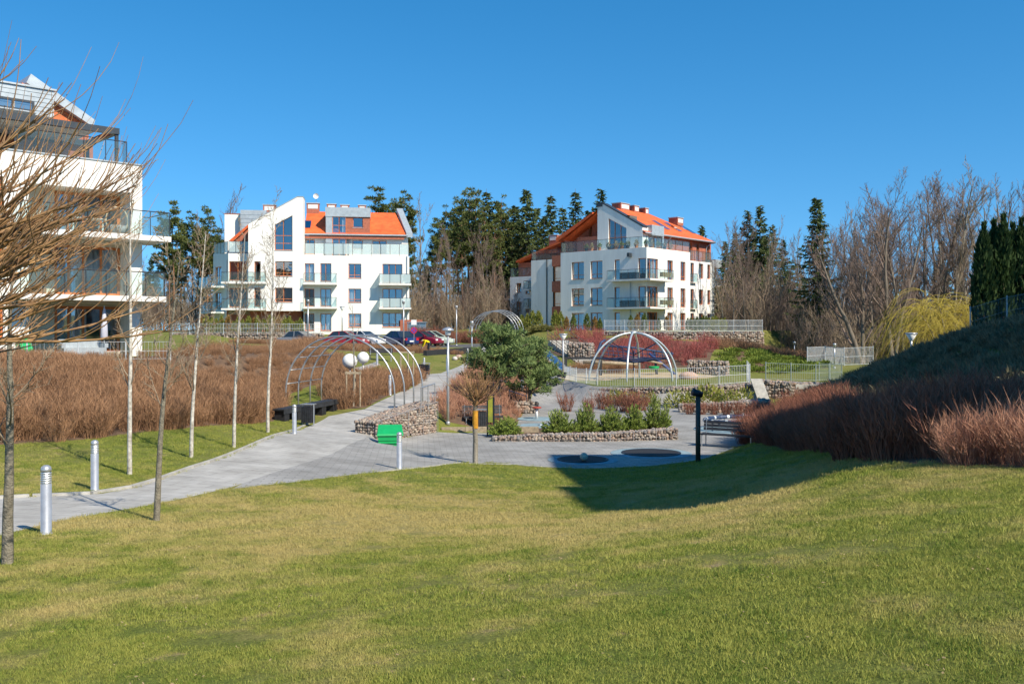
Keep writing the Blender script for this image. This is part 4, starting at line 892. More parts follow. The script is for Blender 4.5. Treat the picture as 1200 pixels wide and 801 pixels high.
def tubes_np(segs, n):
    """list of (p0, p1, r0, r1) -> n-sided prisms"""
    A = np.array([s[0] for s in segs], float); B = np.array([s[1] for s in segs], float); r0 = np.array([s[2] for s in segs]); r1 = np.array([s[3] for s in segs])
    T = B - A; T /= np.linalg.norm(T, axis=1, keepdims=True) + 1e-9
    U = np.where(np.abs(T[:, 2:3]) < .9, np.array([[0, 0, 1.]]), np.array([[1., 0, 0]]))
    X = np.cross(T, U); X /= np.linalg.norm(X, axis=1, keepdims=True); Y = np.cross(X, T)
    q = np.arange(n) * 2 * math.pi / n
    ring = X[:, None] * np.cos(q)[None, :, None] + Y[:, None] * np.sin(q)[None, :, None]
    V = np.concatenate([A[:, None] + ring * r0[:, None, None], B[:, None] + ring * r1[:, None, None]], axis=1)
    m = len(segs); base = (np.arange(m) * 2 * n)[:, None, None]; j = np.arange(n)
    F = np.stack([j, (j + 1) % n, n + (j + 1) % n, n + j], axis=1)[None] + base
    return V.reshape(-1, 3), F.reshape(-1, 4)

def grow(rnd, start, d, length, r, level, P, out):
    """recursive limb; out[level] collects segments"""
    n = P['n'][level]; p = Vector(start); d = Vector(d).normalized(); seg = length / n
    for i in range(n):
        w = P['wob'][level]
        d = (d + Vector((rnd.uniform(-w, w), rnd.uniform(-w, w), rnd.uniform(-w, w) + P['up'][level]))).normalized()
        q = p + d * seg; ra = r * (1 - (1 - P['tap'][level]) * i / n); rb = r * (1 - (1 - P['tap'][level]) * (i + 1) / n)
        out[level].append((tuple(p), tuple(q), ra, rb))
        if level + 1 < len(P['n']):
            f = (i + 1) / n
            if f >= P['from'][level]:
                k = P['kids'][level]; k = int(k) + (rnd.random() < k - int(k))
                for _ in range(k):
                    a = rnd.uniform(0, 6.283); ax = d.orthogonal().normalized(); ax.rotate(Matrix.Rotation(a, 3, d))
                    ang = math.radians(P['ang'][level] + rnd.uniform(-12, 12))
                    dd = (d * math.cos(ang) + ax * math.sin(ang))
                    L = length * P['len'][level] * rnd.uniform(.65, 1.15) * (1 - P['fall'][level] * f)
                    grow(rnd, p.lerp(q, rnd.random()), dd, L, max(rb * P['rad'][level], P['rmin']), level + 1, P, out)
        p = q
    return p
def tree_meshes(name, seed, H, r, P, mb_, mt_, lean=.03, nt_=1, sides=(7, 5, 3, 3)):
    rnd = random.Random(seed); out = [[] for _ in P['n']]
    grow(rnd, (0, 0, -.15), (rnd.uniform(-lean, lean), rnd.uniform(-lean, lean), 1), H, r, 0, P, out)
    V, F = tubes_np(out[0], sides[0]); tr = mesh_np('trunk', V, F, mb_, True)
    VV = []; FF = []; k = 0
    for lv in range(1, len(out)):
        if not out[lv]: continue
        V, F = tubes_np(out[lv], sides[lv]); 
        VV.append(V); FF.append(F + k); k += len(V)
    cr = mesh_np('crown', np.concatenate(VV), np.concatenate(FF), mt_, False)
    return tr, cr
def tree(name, tr, cr, label, loc, rz=0., sc=1., group=None, cat='tree'):
    t = thing(name, label, cat, loc, rz, group); t.scale = sc if hasattr(sc, '__len__') else (sc, sc, sc)
    link(bpy.data.objects.new('trunk', tr), t); link(bpy.data.objects.new('crown', cr), t)
    return t
# --- needle foliage
def needle_tri(rnd, c, d, L, w, out):
    d = d.normalized(); s = d.orthogonal().normalized(); s.rotate(Matrix.Rotation(rnd.uniform(0, 6.28), 3, d))
    out.append((c - s * w, c + s * w, c + d * L))
def tris_mesh(name, T, m):
    V = np.array([[tuple(p) for p in t] for t in T]).reshape(-1, 3); F = np.arange(len(V)).reshape(-1, 3)
    return mesh_np(name, V, F, m)
def spruce(seed, H=20., R=2.6, z0=.12, gap=.42, mt=None, dens=1.0):
    rnd = random.Random(seed); T = []; tr = []
    p = Vector((0, 0, -.2)); n = 10
    for i in range(n):
        q = Vector((rnd.uniform(-.06, .06) * (i > 0), rnd.uniform(-.06, .06), H * (i + 1) / n)); tr.append((tuple(p), tuple(q), .011 * H * (1 - i / n) + .02, .011 * H * (1 - (i + 1) / n) + .02)); p = q
    z = H * z0
    while z < H * .985:
        f = (z - H * z0) / (H * (1 - z0)); L0 = R * (1 - f) ** .8 * (1 if f > .12 else .6 + f * 3.3) + .15
        for k in range(rnd.choice((4, 5, 6))):
            if rnd.random() < .14: continue
            a = rnd.uniform(0, 6.283); L = L0 * rnd.uniform(.6, 1.18); el = .45 * f - .25 + rnd.uniform(-.12, .12)
            d = Vector((math.cos(a) * math.cos(el), math.sin(a) * math.cos(el), math.sin(el))); b = Vector((0, 0, z + rnd.uniform(-.2, .2)))
            m = max(3, int(L / .26 * dens))
            tr.append((tuple(b), tuple(b + d * L * .8), .025, .008))
            for j in range(m):
                t = (j + .7) / m; c = b + d * L * t + Vector((0, 0, .22 * L * (t * t - t * .6)))
                for _ in range(2):
                    s = Vector((-d.y, d.x, 0)) * rnd.uniform(-1, 1) + d * rnd.uniform(.2, 1) + Vector((0, 0, rnd.uniform(-.9, .15)))
                    needle_tri(rnd, c, s, rnd.uniform(.35, .7) * (1.15 - .4 * t) * (.6 + .4 * R / 2.6), .125, T)
        z += gap * rnd.uniform(.7, 1.3) * (1 - .3 * f)
    V, F = tubes_np(tr, 5)
    return mesh_np('trunk', V, F, M_BARK, True), tris_mesh('crown', T, mt or M_SPRUCE)
def pine(seed, H=20., R=2.6, z0=.5, mt=None):
    rnd = random.Random(seed); T = []; tr = []; p = Vector((0, 0, -.2)); n = 10; w = .12
    for i in range(n):
        q = Vector((p.x + rnd.uniform(-w, w), p.y + rnd.uniform(-w, w), H * .97 * (i + 1) / n)); tr.append((tuple(p), tuple(q), .010 * H * (1 - .85 * i / n), .010 * H * (1 - .85 * (i + 1) / n))); p = q
    nb = int(44 * (1 - z0) / .5)
    for k in range(nb):
        f = rnd.random() ** .8; z = H * (z0 + (1 - z0) * f * .97); a = rnd.uniform(0, 6.283)
        L = R * (1 - .75 * f ** 2) * rnd.uniform(.45, 1.1) * (.55 + .45 * min(1, f * 3)); el = rnd.uniform(-.1, .35) + .4 * f
        d = Vector((math.cos(a) * math.cos(el), math.sin(a) * math.cos(el), math.sin(el))); i = min(n - 1, int(z / (H * .97) * n)); b = Vector(tr[i][0]).lerp(Vector(tr[i][1]), z / (H * .97) * n - i)
        tr.append((tuple(b), tuple(b + d * L), .05, .015))
        for j in range(max(1, int(L / .55))):
            c0 = b + d * L * (1 - .62 * rnd.random()) + Vector((rnd.uniform(-.3, .3), rnd.uniform(-.3, .3), rnd.uniform(-.05, .3)))
            rr = rnd.uniform(.35, .6)
            for _ in range(42):
                v = Vector((rnd.gauss(0, 1), rnd.gauss(0, 1), rnd.gauss(.15, .6))).normalized(); c = c0 + Vector((v.x * rr, v.y * rr, v.z * rr * .55)) * rnd.uniform(.3, 1)
                needle_tri(rnd, c, v + Vector((0, 0, .3)), rnd.uniform(.24, .46), .085, T)
    V, F = tubes_np(tr, 6)
    return mesh_np('trunk', V, F, M_PINEBARK, True), tris_mesh('crown', T, mt or M_PINE)
def shrub_pine(seed, R, H, n, mt, L=(.10, .2), w=.02, nl=26, stem=True):
    """bushy conifer built of needle tufts on up-turned shoots"""
    rnd = random.Random(seed); T = []; tr = []
    for k in range(n):
        a = rnd.uniform(0, 6.283); rad = R * math.sqrt(rnd.random()); top = H * (1 - .75 * (rad / R) ** 2) * rnd.uniform(.4, 1.08)
        b = Vector((math.cos(a) * rad * .35, math.sin(a) * rad * .35, .05)); c = Vector((math.cos(a) * rad, math.sin(a) * rad, top))
        tr.append((tuple(b), tuple(c), .018, .006))
        for j in range(nl):
            t = rnd.uniform(.3, 1.02); q = b.lerp(c, t); d = (c - b).normalized() * .8 + Vector((rnd.uniform(-1, 1), rnd.uniform(-1, 1), rnd.uniform(-.3, 1)))
            needle_tri(rnd, q, d, rnd.uniform(*L), w, T)
    V, F = tubes_np(tr, 3)
    return mesh_np('stem', V, F, M_BARK), tris_mesh('foliage', T, mt)
def thuja_mesh(seed, R, H, n, mt, L=.22):
    rnd = random.Random(seed); T = []
    for k in range(n):
        t = rnd.random() ** .8; a = rnd.uniform(0, 6.283); prof = (math.sin(math.pi * min(1, .12 + t * .95)) ** .55) * (1 - .35 * t) if t < .97 else .05
        lob = 1 + .13 * math.sin(3 * a + 9 * t) + .1 * math.sin(5 * a - 14 * t)
        r = R * prof * lob * rnd.uniform(.6, 1.05); c = Vector((math.cos(a) * r, math.sin(a) * r, H * t * .97 + .02))
        needle_tri(rnd, c, Vector((math.cos(a) * .4 + rnd.uniform(-.3, .3), math.sin(a) * .4 + rnd.uniform(-.3, .3), 1)), L * rnd.uniform(.6, 1.3), L * .28, T)
    V, F = tubes_np([((0, 0, -.1), (0, 0, H * .85), .05, .02)], 5)
    return mesh_np('stem', V, F, M_BARK), tris_mesh('foliage', T, mt)
# --- scattered ground plants (uncountable: one object each, instanced by geometry nodes)
def twig_clump(seed, n, H, R, w, spread=.5, side=2, mt=None, up=.0):
    rnd = random.Random(seed); T = []
    for k in range(n):
        a = rnd.uniform(0, 6.283); r = R * math.sqrt(rnd.random()); b = Vector((math.cos(a) * r * .6, math.sin(a) * r * .6, -.05)); d = Vector((math.cos(a) * spread * rnd.random() + rnd.uniform(-.2, .2), math.sin(a) * spread * rnd.random() + rnd.uniform(-.2, .2), 1)).normalized()
        L = H * rnd.uniform(.55, 1.1); m = b + d * L * .55; d2 = (d + Vector((rnd.uniform(-.3, .3), rnd.uniform(-.3, .3), up))).normalized(); t = m + d2 * L * .5
        s = d.orthogonal().normalized(); s.rotate(Matrix.Rotation(rnd.uniform(0, 6.28), 3, d))
        T.append((b - s * w, b + s * w, m)); T.append((m - s * w * .8, m + s * w * .8, t))
        for j in range(side):
            q = b.lerp(t, rnd.uniform(.35, .95)); dd = (d + Vector((rnd.uniform(-.9, .9), rnd.uniform(-.9, .9), rnd.uniform(-.2, .5)))).normalized()
            needle_tri(rnd, q, dd, L * rnd.uniform(.18, .38), w * .75, T)
    return tris_mesh('twig_clump', T, mt)
def leaf_clump(seed, n, R, H, L, w, mt):
    rnd = random.Random(seed); T = []
    for k in range(n):
        v = Vector((rnd.gauss(0, 1), rnd.gauss(0, 1), abs(rnd.gauss(0, 1)))).normalized(); c = Vector((v.x * R, v.y * R, v.z * H)) * rnd.random() ** .4
        needle_tri(rnd, c, v + Vector((rnd.uniform(-.5, .5), rnd.uniform(-.5, .5), rnd.uniform(-.1, .8))), L * rnd.uniform(.6, 1.3), w, T)
    return tris_mesh('leaf_clump', T, mt)
def blade_tuft(seed, n, R, H, w, mt):
    rnd = random.Random(seed); T = []
    for k in range(n):
        a = rnd.uniform(0, 6.283); r = R * math.sqrt(rnd.random()); b = Vector((math.cos(a) * r, math.sin(a) * r, -.008))
        needle_tri(rnd, b, Vector((rnd.uniform(-.8, .8), rnd.uniform(-.8, .8), 1)), H * rnd.uniform(.5, 1.15), w, T)
    return tris_mesh('grass_tuft', T, mt)
def scatter(name, pts, scl, meshes, label, cat, seed=1, tilt=.12):
    rs = np.random.RandomState(seed); n = len(pts)
    me = bpy.data.meshes.new(name); me.vertices.add(n); me.vertices.foreach_set('co', np.asarray(pts, np.float32).ravel())
    def attr(nm, ty, key, val):
        at = me.attributes.new(nm, ty, 'POINT'); at.data.foreach_set(key, np.ascontiguousarray(val).ravel())
    attr('rot', 'FLOAT_VECTOR', 'vector', np.c_[rs.uniform(-tilt, tilt, n), rs.uniform(-tilt, tilt, n), rs.uniform(0, 6.283, n)].astype(np.float32))
    attr('scl', 'FLOAT', 'value', np.asarray(scl, np.float32)); attr('idx', 'INT', 'value', rs.randint(0, len(meshes), n).astype(np.int32))
    o = bpy.data.objects.new(name, me); link(o); me.materials.append(meshes[0].materials[0])
    ng = bpy.data.node_groups.new(name + '_scatter', 'GeometryNodeTree')
    ng.interface.new_socket('Geometry', in_out='INPUT', socket_type='NodeSocketGeometry'); ng.interface.new_socket('Geometry', in_out='OUTPUT', socket_type='NodeSocketGeometry')
    N = ng.nodes; Lk = ng.links; gi = N.new('NodeGroupInput'); go = N.new('NodeGroupOutput'); jn = N.new('GeometryNodeJoinGeometry')
    def na(nm, ty):
        x = N.new('GeometryNodeInputNamedAttribute'); x.data_type = ty; x.inputs[0].default_value = nm; return x.outputs[0]
    for k, ms in enumerate(meshes):
        src = bpy.data.objects.new(name + '_source', ms)
        oi = N.new('GeometryNodeObjectInfo'); oi.inputs[0].default_value = src
        cp = N.new('FunctionNodeCompare'); cp.data_type = 'INT'; cp.operation = 'EQUAL'
        ii = [s for s in cp.inputs if s.type == 'INT']; Lk.new(na('idx', 'INT'), ii[0]); ii[1].default_value = k
        ip = N.new('GeometryNodeInstanceOnPoints'); Lk.new(gi.outputs[0], ip.inputs['Points']); Lk.new(cp.outputs[0], ip.inputs['Selection']); Lk.new(oi.outputs['Geometry'], ip.inputs['Instance'])
        Lk.new(na('rot', 'FLOAT_VECTOR'), ip.inputs['Rotation']); Lk.new(na('scl', 'FLOAT'), ip.inputs['Scale']); Lk.new(ip.outputs[0], jn.inputs[0])
    Lk.new(jn.outputs[0], go.inputs[0])
    md = o.modifiers.new('scatter', 'NODES'); md.node_group = ng
    tag(o, label, cat, kind='stuff'); return o
def fill(polys, dens, seed, jit=1.0, hole=None):
    """random points on the terrain inside polygons"""
    rs = np.random.RandomState(seed); P = []
    for poly in (polys if isinstance(polys[0][0], (list, tuple, Vector)) else [polys]):
        xs = [p[0] for p in poly]; ys = [p[1] for p in poly]; A = (max(xs) - min(xs)) * (max(ys) - min(ys)); n = int(A * dens)
        X = rs.uniform(min(xs), max(xs), n); Y = rs.uniform(min(ys), max(ys), n); m = pip(poly, X, Y); P.append(np.c_[X[m], Y[m]])
    P = np.concatenate(P)
    return np.c_[P, gz(P[:, 0], P[:, 1])]
def infront(P, m=1.25):
    return P[(np.abs(P[:, 0]) < .5455 * m * P[:, 1] + 1.0) & (P[:, 1] > 2)]
# ======== lawn blades ========
RS = np.random.RandomState(5)
def lawn_pts(y0, y1, dens):
    A = []; n = int((y1 - y0) * (2 * .62 * y1 + 4.4) * dens); Y = RS.uniform(y0, y1, n); X = RS.uniform(-1, 1, n) * (.62 * y1 + 2.2)
    k = (np.abs(X) < .62 * Y + 2.2) & ~pip(IVY, X, Y)
    for _, poly in REG: k &= ~pip(poly, X, Y)
    X, Y = X[k], Y[k]; return np.c_[X, Y, gz(X, Y)]
P1, P2, P3, P4 = lawn_pts(3.4, 7, 520), lawn_pts(7, 13, 240), lawn_pts(13, 22, 95), lawn_pts(22, 36, 30)
PL = np.concatenate([P1, P2, P3, P4]); SL = np.concatenate([RS.uniform(.6, 1.1, len(P1)), RS.uniform(.8, 1.35, len(P2)), RS.uniform(1.1, 1.8, len(P3)), RS.uniform(1.4, 2.3, len(P4))])
k_ = np.sin(PL[:, 0] * 1.7 + np.sin(PL[:, 1] * 1.1) * 2) * np.sin(PL[:, 1] * 1.3 + PL[:, 0] * .5); pass
def vnoise(X, Y, s, seed):
    rs_ = np.random.RandomState(seed); T_ = rs_.rand(64, 64); x = X / s + 1000; y = Y / s + 1000; i = np.floor(x).astype(int); j = np.floor(y).astype(int); u = x - i; v = y - j; u = u * u * (3 - 2 * u); v = v * v * (3 - 2 * v)
    g = lambda a, b: T_[a % 64, b % 64]
    return g(i, j) * (1 - u) * (1 - v) + g(i + 1, j) * u * (1 - v) + g(i, j + 1) * (1 - u) * v + g(i + 1, j + 1) * u * v
nA = vnoise(PL[:, 0], PL[:, 1], .55, 1); nB = vnoise(PL[:, 0], PL[:, 1], .22, 2); nC = vnoise(PL[:, 0], PL[:, 1], 1.9, 3)
SL *= .62 + .75 * (.45 * nA + .35 * nB + .2 * nC) ** 1.2 * 1.35
k_ = (.5 * nA + .3 * nB + .2 * nC) > .17 + .14 * RS.rand(len(PL)); PL = PL[k_]; SL = SL[k_]
scatter('grass', PL, SL, [blade_tuft(i, 46, .09, .031, .0024, M_GRASS) for i in range(4)], 'short patchy spring grass of the open lawn', 'grass', 2, .2)
LV = lawn_pts(3.4, 24, 4.0); LV[:, 2] += .015
def leaf_bits(seed):
    rnd = random.Random(seed); T = []
    for k in range(3):
        c = Vector((rnd.uniform(-.12, .12), rnd.uniform(-.12, .12), rnd.uniform(.0, .015))); a = rnd.uniform(0, 6.28); d = Vector((math.cos(a), math.sin(a), rnd.uniform(-.2, .5))).normalized(); s = Vector((-d.y, d.x, rnd.uniform(-.3, .3))); L = rnd.uniform(.012, .03)
        T.append((c - d * L, c + s * L * .5, c + d * L)); T.append((c - d * L, c + d * L, c - s * L * .5))
    return tris_mesh('dead_leaf', T, M_DRYGR)
scatter('fallen_leaves', LV, RS.uniform(.3, .75, len(LV)), [leaf_bits(i) for i in range(4)], 'scattered dry leaves and straw bits lying on the lawn', 'fallen leaves', 61, .3)
# ======== shrub masses ========
sp = [twig_clump(i, 105, .95, .55, .0095, .6, 4, M_SPIREA) for i in range(4)]
P = infront(fill(H_LEFT, 5.0, 3)); scatter('spiraea_hedge', P, RS.uniform(.65, 1.15, len(P)) * np.clip(.3 + pdist(LB_PAD, P[:, 0], P[:, 1]) / 10, .3, 1), sp, 'brown leafless hedge on the bank below the balconied block', 'hedge', 3)
P = fill(H_MID, 4.2, 4); scatter('spiraea_hedge', P, RS.uniform(.6, 1.0, len(P)), sp, 'brown leafless hedge behind the two white globe lamps', 'hedge', 4)
P = fill(H_PARK, 4.5, 5); scatter('spiraea_hedge', P, RS.uniform(.28, .48, len(P)), sp, 'brown leafless hedge in front of the parked cars', 'hedge', 5)
pk = [twig_clump(20 + i, 70, .9, .5, .011, .55, 3, M_PINKTW) for i in range(3)]
bb = [twig_clump(30 + i, 120, .85, .5, .008, .6, 4, M_BERB) for i in range(3)]
P = fill(H_SLOPE, 4.0, 6); scatter('slope_shrubs', P, RS.uniform(.45, .8, len(P)), pk, 'pinkish brown low shrubs on the slope around the two pines', 'shrubs', 6)
P = fill(H_HILL, 7.0, 7); m_ = P[:, 1] < 13.9 + .35 * np.maximum(0, P[:, 0] - 6.2)
scatter('barberry_hedge', P[~m_], RS.uniform(.85, 1.25, (~m_).sum()), bb, 'dark red brown hedge along the foot of the shaded hill', 'hedge', 7)
scatter('barberry_hedge', P[m_], RS.uniform(.65, .95, m_.sum()), [twig_clump(40 + i, 130, .85, .5, .0065, .65, 4, M_PINKTW) for i in range(3)], 'sunlit coppery shrubs at the edge of the lawn', 'shrubs', 8)
rd = [twig_clump(50 + i, 70, 1.35, .6, .013, .45, 2, M_REDDOG) for i in range(3)]
P = fill(RED, 1.25, 8); k_ = np.sin(P[:, 0] * .9) * np.sin(P[:, 1] * .7 + 1) ; P = P[(k_ > -.55) & ~((P[:, 0] > 8.6) & (P[:, 1] > 87.5)) & (pdist([(6.4, 76.2), (4.3, 88.5)], P[:, 0], P[:, 1], False) > 1.9)]
scatter('dogwood_shrubs', P, RS.uniform(.6, 1.05, len(P)), rd, 'bright red dogwood stems on the bank below the gabion wall', 'shrubs', 9)
jn_ = [leaf_clump(60 + i, 300, .85, .26, .2, .045, M_JUNIP) for i in range(3)]
P = fill(JUN, .62, 9); scatter('juniper_cover', P, RS.uniform(.8, 1.3, len(P)), jn_, 'bright green juniper covering the bank beside the red dogwood', 'juniper', 10)
P = fill([(18.5,84.5),(22.5,87),(27.5,82.2),(29,88),(24,92),(19.5,89.5)], 2.2, 10); scatter('dry_grass', P, RS.uniform(.7, 1.1, len(P)), [twig_clump(70 + i, 60, .9, .5, .014, .6, 2, M_SPIREA) for i in range(2)], 'tawny dry growth above the juniper bank', 'dry growth', 11)
iv = [leaf_clump(80 + i, 150, .5, .28, .2, .03, M_IVY) for i in range(3)] + [twig_clump(90 + i, 60, .42, .5, .009, .9, 2, M_IVY) for i in range(2)]
P = infront(fill(IVY, 5.0, 11)); scatter('hill_groundcover', P, RS.uniform(.6, 1.25, len(P)), iv, 'grey green ground cover and dead stems over the shaded hill', 'ground cover', 12)
# ======== forest ========
PD = dict(n=(8, 6, 5, 3), wob=(.09, .13, .17, .2), up=(.02, .13, .12, .08), tap=(.25, .3, .3, .35), **{'from': (.2, .22, .1)}, kids=(1.9, 1.7, 2.6), ang=(38, 34, 32), len=(.55, .46, .42), fall=(.5, .45, .3), rad=(.55, .55, .5), rmin=.014)
PT = dict(PD, ang=(26, 30, 32), len=(.38, .44, .42), kids=(2.2, 1.7, 1.9), **{'from': (.35, .2, .1)})          # tall, narrow
DEC = [tree_meshes('d', 100 + i, 15, .17, PD, M_BARK, M_TWIG, .1) for i in range(4)]
DECP = [tree_meshes('d', 120 + i, 15, .16, PT, M_BARKL, M_TWIGP, .06) for i in range(4)]
SPR = [spruce(140 + i, 20, 3.3 + .3 * i, .10 + .08 * (i % 3), .40, dens=1.25) for i in range(4)]
PIN = [pine(150 + i, 20, 3.0 + .25 * i, .40 + .06 * i) for i in range(4)]
FR = random.Random(77)
def put(kind, px, ytop, d, label, name, group, sx=1.):
    p = ray(px, d); z = g1(p.x, p.y); H = (HY - ytop) / FPX * d - z
    lib, h0 = {'s': (SPR, 20), 'p': (PIN, 19.6), 'd': (DEC, 17), 'b': (DECP, 16.5)}[kind]
    tr, cr = FR.choice(lib); s = H / h0
    return tree(name, tr, cr, label, (p.x, p.y, z), FR.uniform(0, 6.28), (s * sx, s * sx, s), group)
for px, yt, d in ((205, 240, 112), (226, 252, 118), (243, 247, 122), (256, 268, 120), (192, 262, 118), (212, 268, 124), (234, 270, 116), (248, 284, 118), (198, 284, 114), (262, 290, 122)):
    put('p', px, yt, d, 'scots pine standing between the balconied block and the gabled block', 'pine_tree', 'pines between the two left blocks', .95)
for px, yt, d in ((441, 224, 132), (476, 229, 133), (464, 238, 138)):
    put('p', px, yt, d, 'scots pine rising behind the zinc dormer and orange roof', 'pine_tree', 'pines behind the gabled block')
for px, yt, d in ((516, 262, 126), (524, 246, 133), (537, 236, 130), (547, 224, 134), (556, 226, 128), (584, 234, 130), (596, 262, 138), (509, 280, 128), (562, 268, 140), (531, 262, 137), (543, 258, 126), (551, 246, 139), (578, 262, 127), (590, 248, 135), (567, 244, 126)):
    put('p', px, yt, d, 'scots pine with orange trunk in the gap between the gabled and corner blocks', 'pine_tree', 'pines in the gap between blocks', .85)
for px, yt, d in ((570, 221, 131), (604, 240, 134), (617, 221, 130), (629, 243, 140), (646, 226, 136), (576, 246, 139), (611, 258, 137), (638, 252, 132), (659, 240, 139), (600, 276, 130)):
    put('s', px, yt, d, 'dark spruce in the gap between the gabled and corner blocks', 'spruce_tree', 'spruces in the gap between blocks')
for px, yt, d in ((674, 221, 140), (704, 221, 143), (690, 246, 146), (733, 243, 146), (790, 254, 142), (822, 264, 140), (806, 268, 148)):
    put('s', px, yt, d, 'dark spruce top showing over the hipped orange roof', 'spruce_tree', 'spruces behind the corner block')
for px, yt, d, sx in ((862, 270, 118, .9), (876, 246, 122, .9), (891, 240, 120, .9), (850, 282, 114, .9), (869, 284, 126, .9), (905, 262, 128, .9), (883, 268, 127, .9), (896, 276, 124, .9), (858, 290, 122, .9), (918, 280, 130, .9)):
    put('s', px, yt, d, 'dark spruce in the wood beside the corner block', 'spruce_tree', 'spruces beside the corner block', sx)
put('s', 957, 231, 100, 'tall thin spruce standing alone among bare trees', 'spruce_tree', None, .95)
for px, yt, d in ((263, 226, 124), (230, 285, 126), (280, 292, 128), (215, 300, 120)):
    put('d', px, yt, d, 'bare tree behind the white stair tower', 'bare_tree', 'bare trees left of the gabled block')
for i in range(26):
    px = 484 + i * 7.6 + FR.uniform(-3, 3); yt = FR.uniform(262, 315); d = FR.uniform(116, 136)
    if px > 596: d = FR.uniform(124, 138)
    k_ = FR.choice('bbd'); put(k_, px, yt, d, 'slender bare tree among the pines between the two far blocks' if k_ == 'b' else 'spreading bare tree among the pines between the two far blocks', 'bare_tree', 'bare trees between the blocks', .8)
put('b', 497, 236, 126, 'tall slim bare birch beside the gabled block', 'bare_tree', None, .9)
for i in range(24):
    px = 842 + i * 8.2 + FR.uniform(-3, 3); yt = FR.uniform(258, 312) - (18 if px > 985 else 0); d = FR.uniform(98, 122)
    k_ = FR.choice('bd'); put(k_, px, yt, d, 'slender bare tree in the wood between the corner block and the golden willow' if k_ == 'b' else 'spreading bare tree in the wood between the corner block and the golden willow', 'bare_tree', 'bare trees of the right wood', .9)
for px, yt, d in ((1003, 262, 92), (1021, 238, 90), (1042, 224, 92), (1060, 236, 88), (1078, 222, 90), (1098, 214, 93), (1113, 198, 90), (1132, 208, 92), (1150, 222, 88), (1166, 214, 94), (1184, 218, 90), (1202, 216, 92), (1226, 222, 92), (1250, 232, 92), (992, 270, 101), (1012, 250, 103), (1032, 246, 100), (1052, 232, 102), (1070, 240, 104), (1088, 226, 100), (1104, 218, 102), (1123, 222, 104), (1141, 216, 100), (1158, 228, 103), (1176, 222, 101), (1194, 226, 104)):
    k_ = 'd' if FR.random() < .7 else 'b'; put(k_, px, yt, d, 'large bare tree with spreading fine crown behind the golden willow' if k_ == 'd' else 'pale barked upright bare tree behind the golden willow', 'bare_tree', 'large bare trees behind the hill', 1.15)
# two big spreading trees in front of the wood
PS = dict(PD, ang=(34, 38, 36), len=(.62, .45, .45), **{'from': (.18, .2, .1)}, wob=(.12, .16, .22, .3), kids=(1.7, 1.9, 2.2))
for i, (px, py, yt, sd, ln, lab) in enumerate(((1010, 448, 262, 171, .4, 'leaning bare tree with dark limbs spreading over the wire fence'), (1046, 440, 226, 172, .12, 'forked bare tree with pale lower trunk beside the golden willow'))):
    d = 80; p = ray(px, d); z = g1(p.x, p.y); H = (HY - yt) / FPX * d - z
    P_ = dict(PS); rnd = random.Random(sd); out = [[] for _ in P_['n']]
    grow(rnd, (0, 0, -.2), (-ln, 0, 1), H * .9, .24, 0, P_, out); grow(rnd, (.1, .1, -.2), (.16 - ln * .3, .1, 1), H * .85, .2, 0, P_, out)
    V, F = tubes_np(out[0], 7); tr = mesh_np('trunk', V, F, M_BARK, True); VV = []; FF = []; k = 0
    for lv in (1, 2, 3):
        V, F = tubes_np(out[lv], 3 if lv > 1 else 5); VV.append(V); FF.append(F + k); k += len(V)
    tree('bare_tree', tr, mesh_np('crown', np.concatenate(VV), np.concatenate(FF), M_TWIG), lab, (p.x, p.y, z))
# far wood that reads as one mass, and undergrowth
def sapling(seed, mt):
    rnd = random.Random(seed); out = [[], [], []]
    P_ = dict(PD, n=(5, 4, 3), kids=(2.2, 2.2), rmin=.014)
    for k in range(3): grow(rnd, (rnd.uniform(-.6, .6), rnd.uniform(-.6, .6), -.1), (rnd.uniform(-.3, .3), rnd.uniform(-.3, .3), 1), rnd.uniform(3.5, 6), .035, 0, P_, out)
    V, F = tubes_np(out[0] + out[1] + out[2], 3); return mesh_np('sapling', V, F, mt)
sap = [sapling(200 + i, M_TWIGP if i % 2 else M_TWIG) for i in range(5)]
rs = np.random.RandomState(9)
def belt(x0, x1, y0, y1, n):
    X = rs.uniform(x0, x1, n); Y = rs.uniform(y0, y1, n); return np.c_[X, Y, gz(X, Y)]
P = np.concatenate([belt(-16, 4, 116, 150, 230), belt(-50, -27, 108, 150, 120), belt(24, 44, 98, 140, 330), belt(38, 66, 84, 125, 300), belt(-60, 80, 150, 200, 400), belt(29, 40, 86, 98, 45)])
scatter('woodland_undergrowth', P, rs.uniform(.6, 1.15, len(P)), sap, 'brown thicket of saplings filling the wood behind the buildings', 'undergrowth', 21, .08)
P = belt(-130, 170, 165, 260, 420)
scatter('far_woodland', P, rs.uniform(.55, .95, len(P)), [DEC[0][1], DEC[1][1], DECP[0][1], DECP[2][1], SPR[0][1], SPR[1][1], PIN[0][1]], 'distant wood behind the blocks', 'wood', 22, .05)
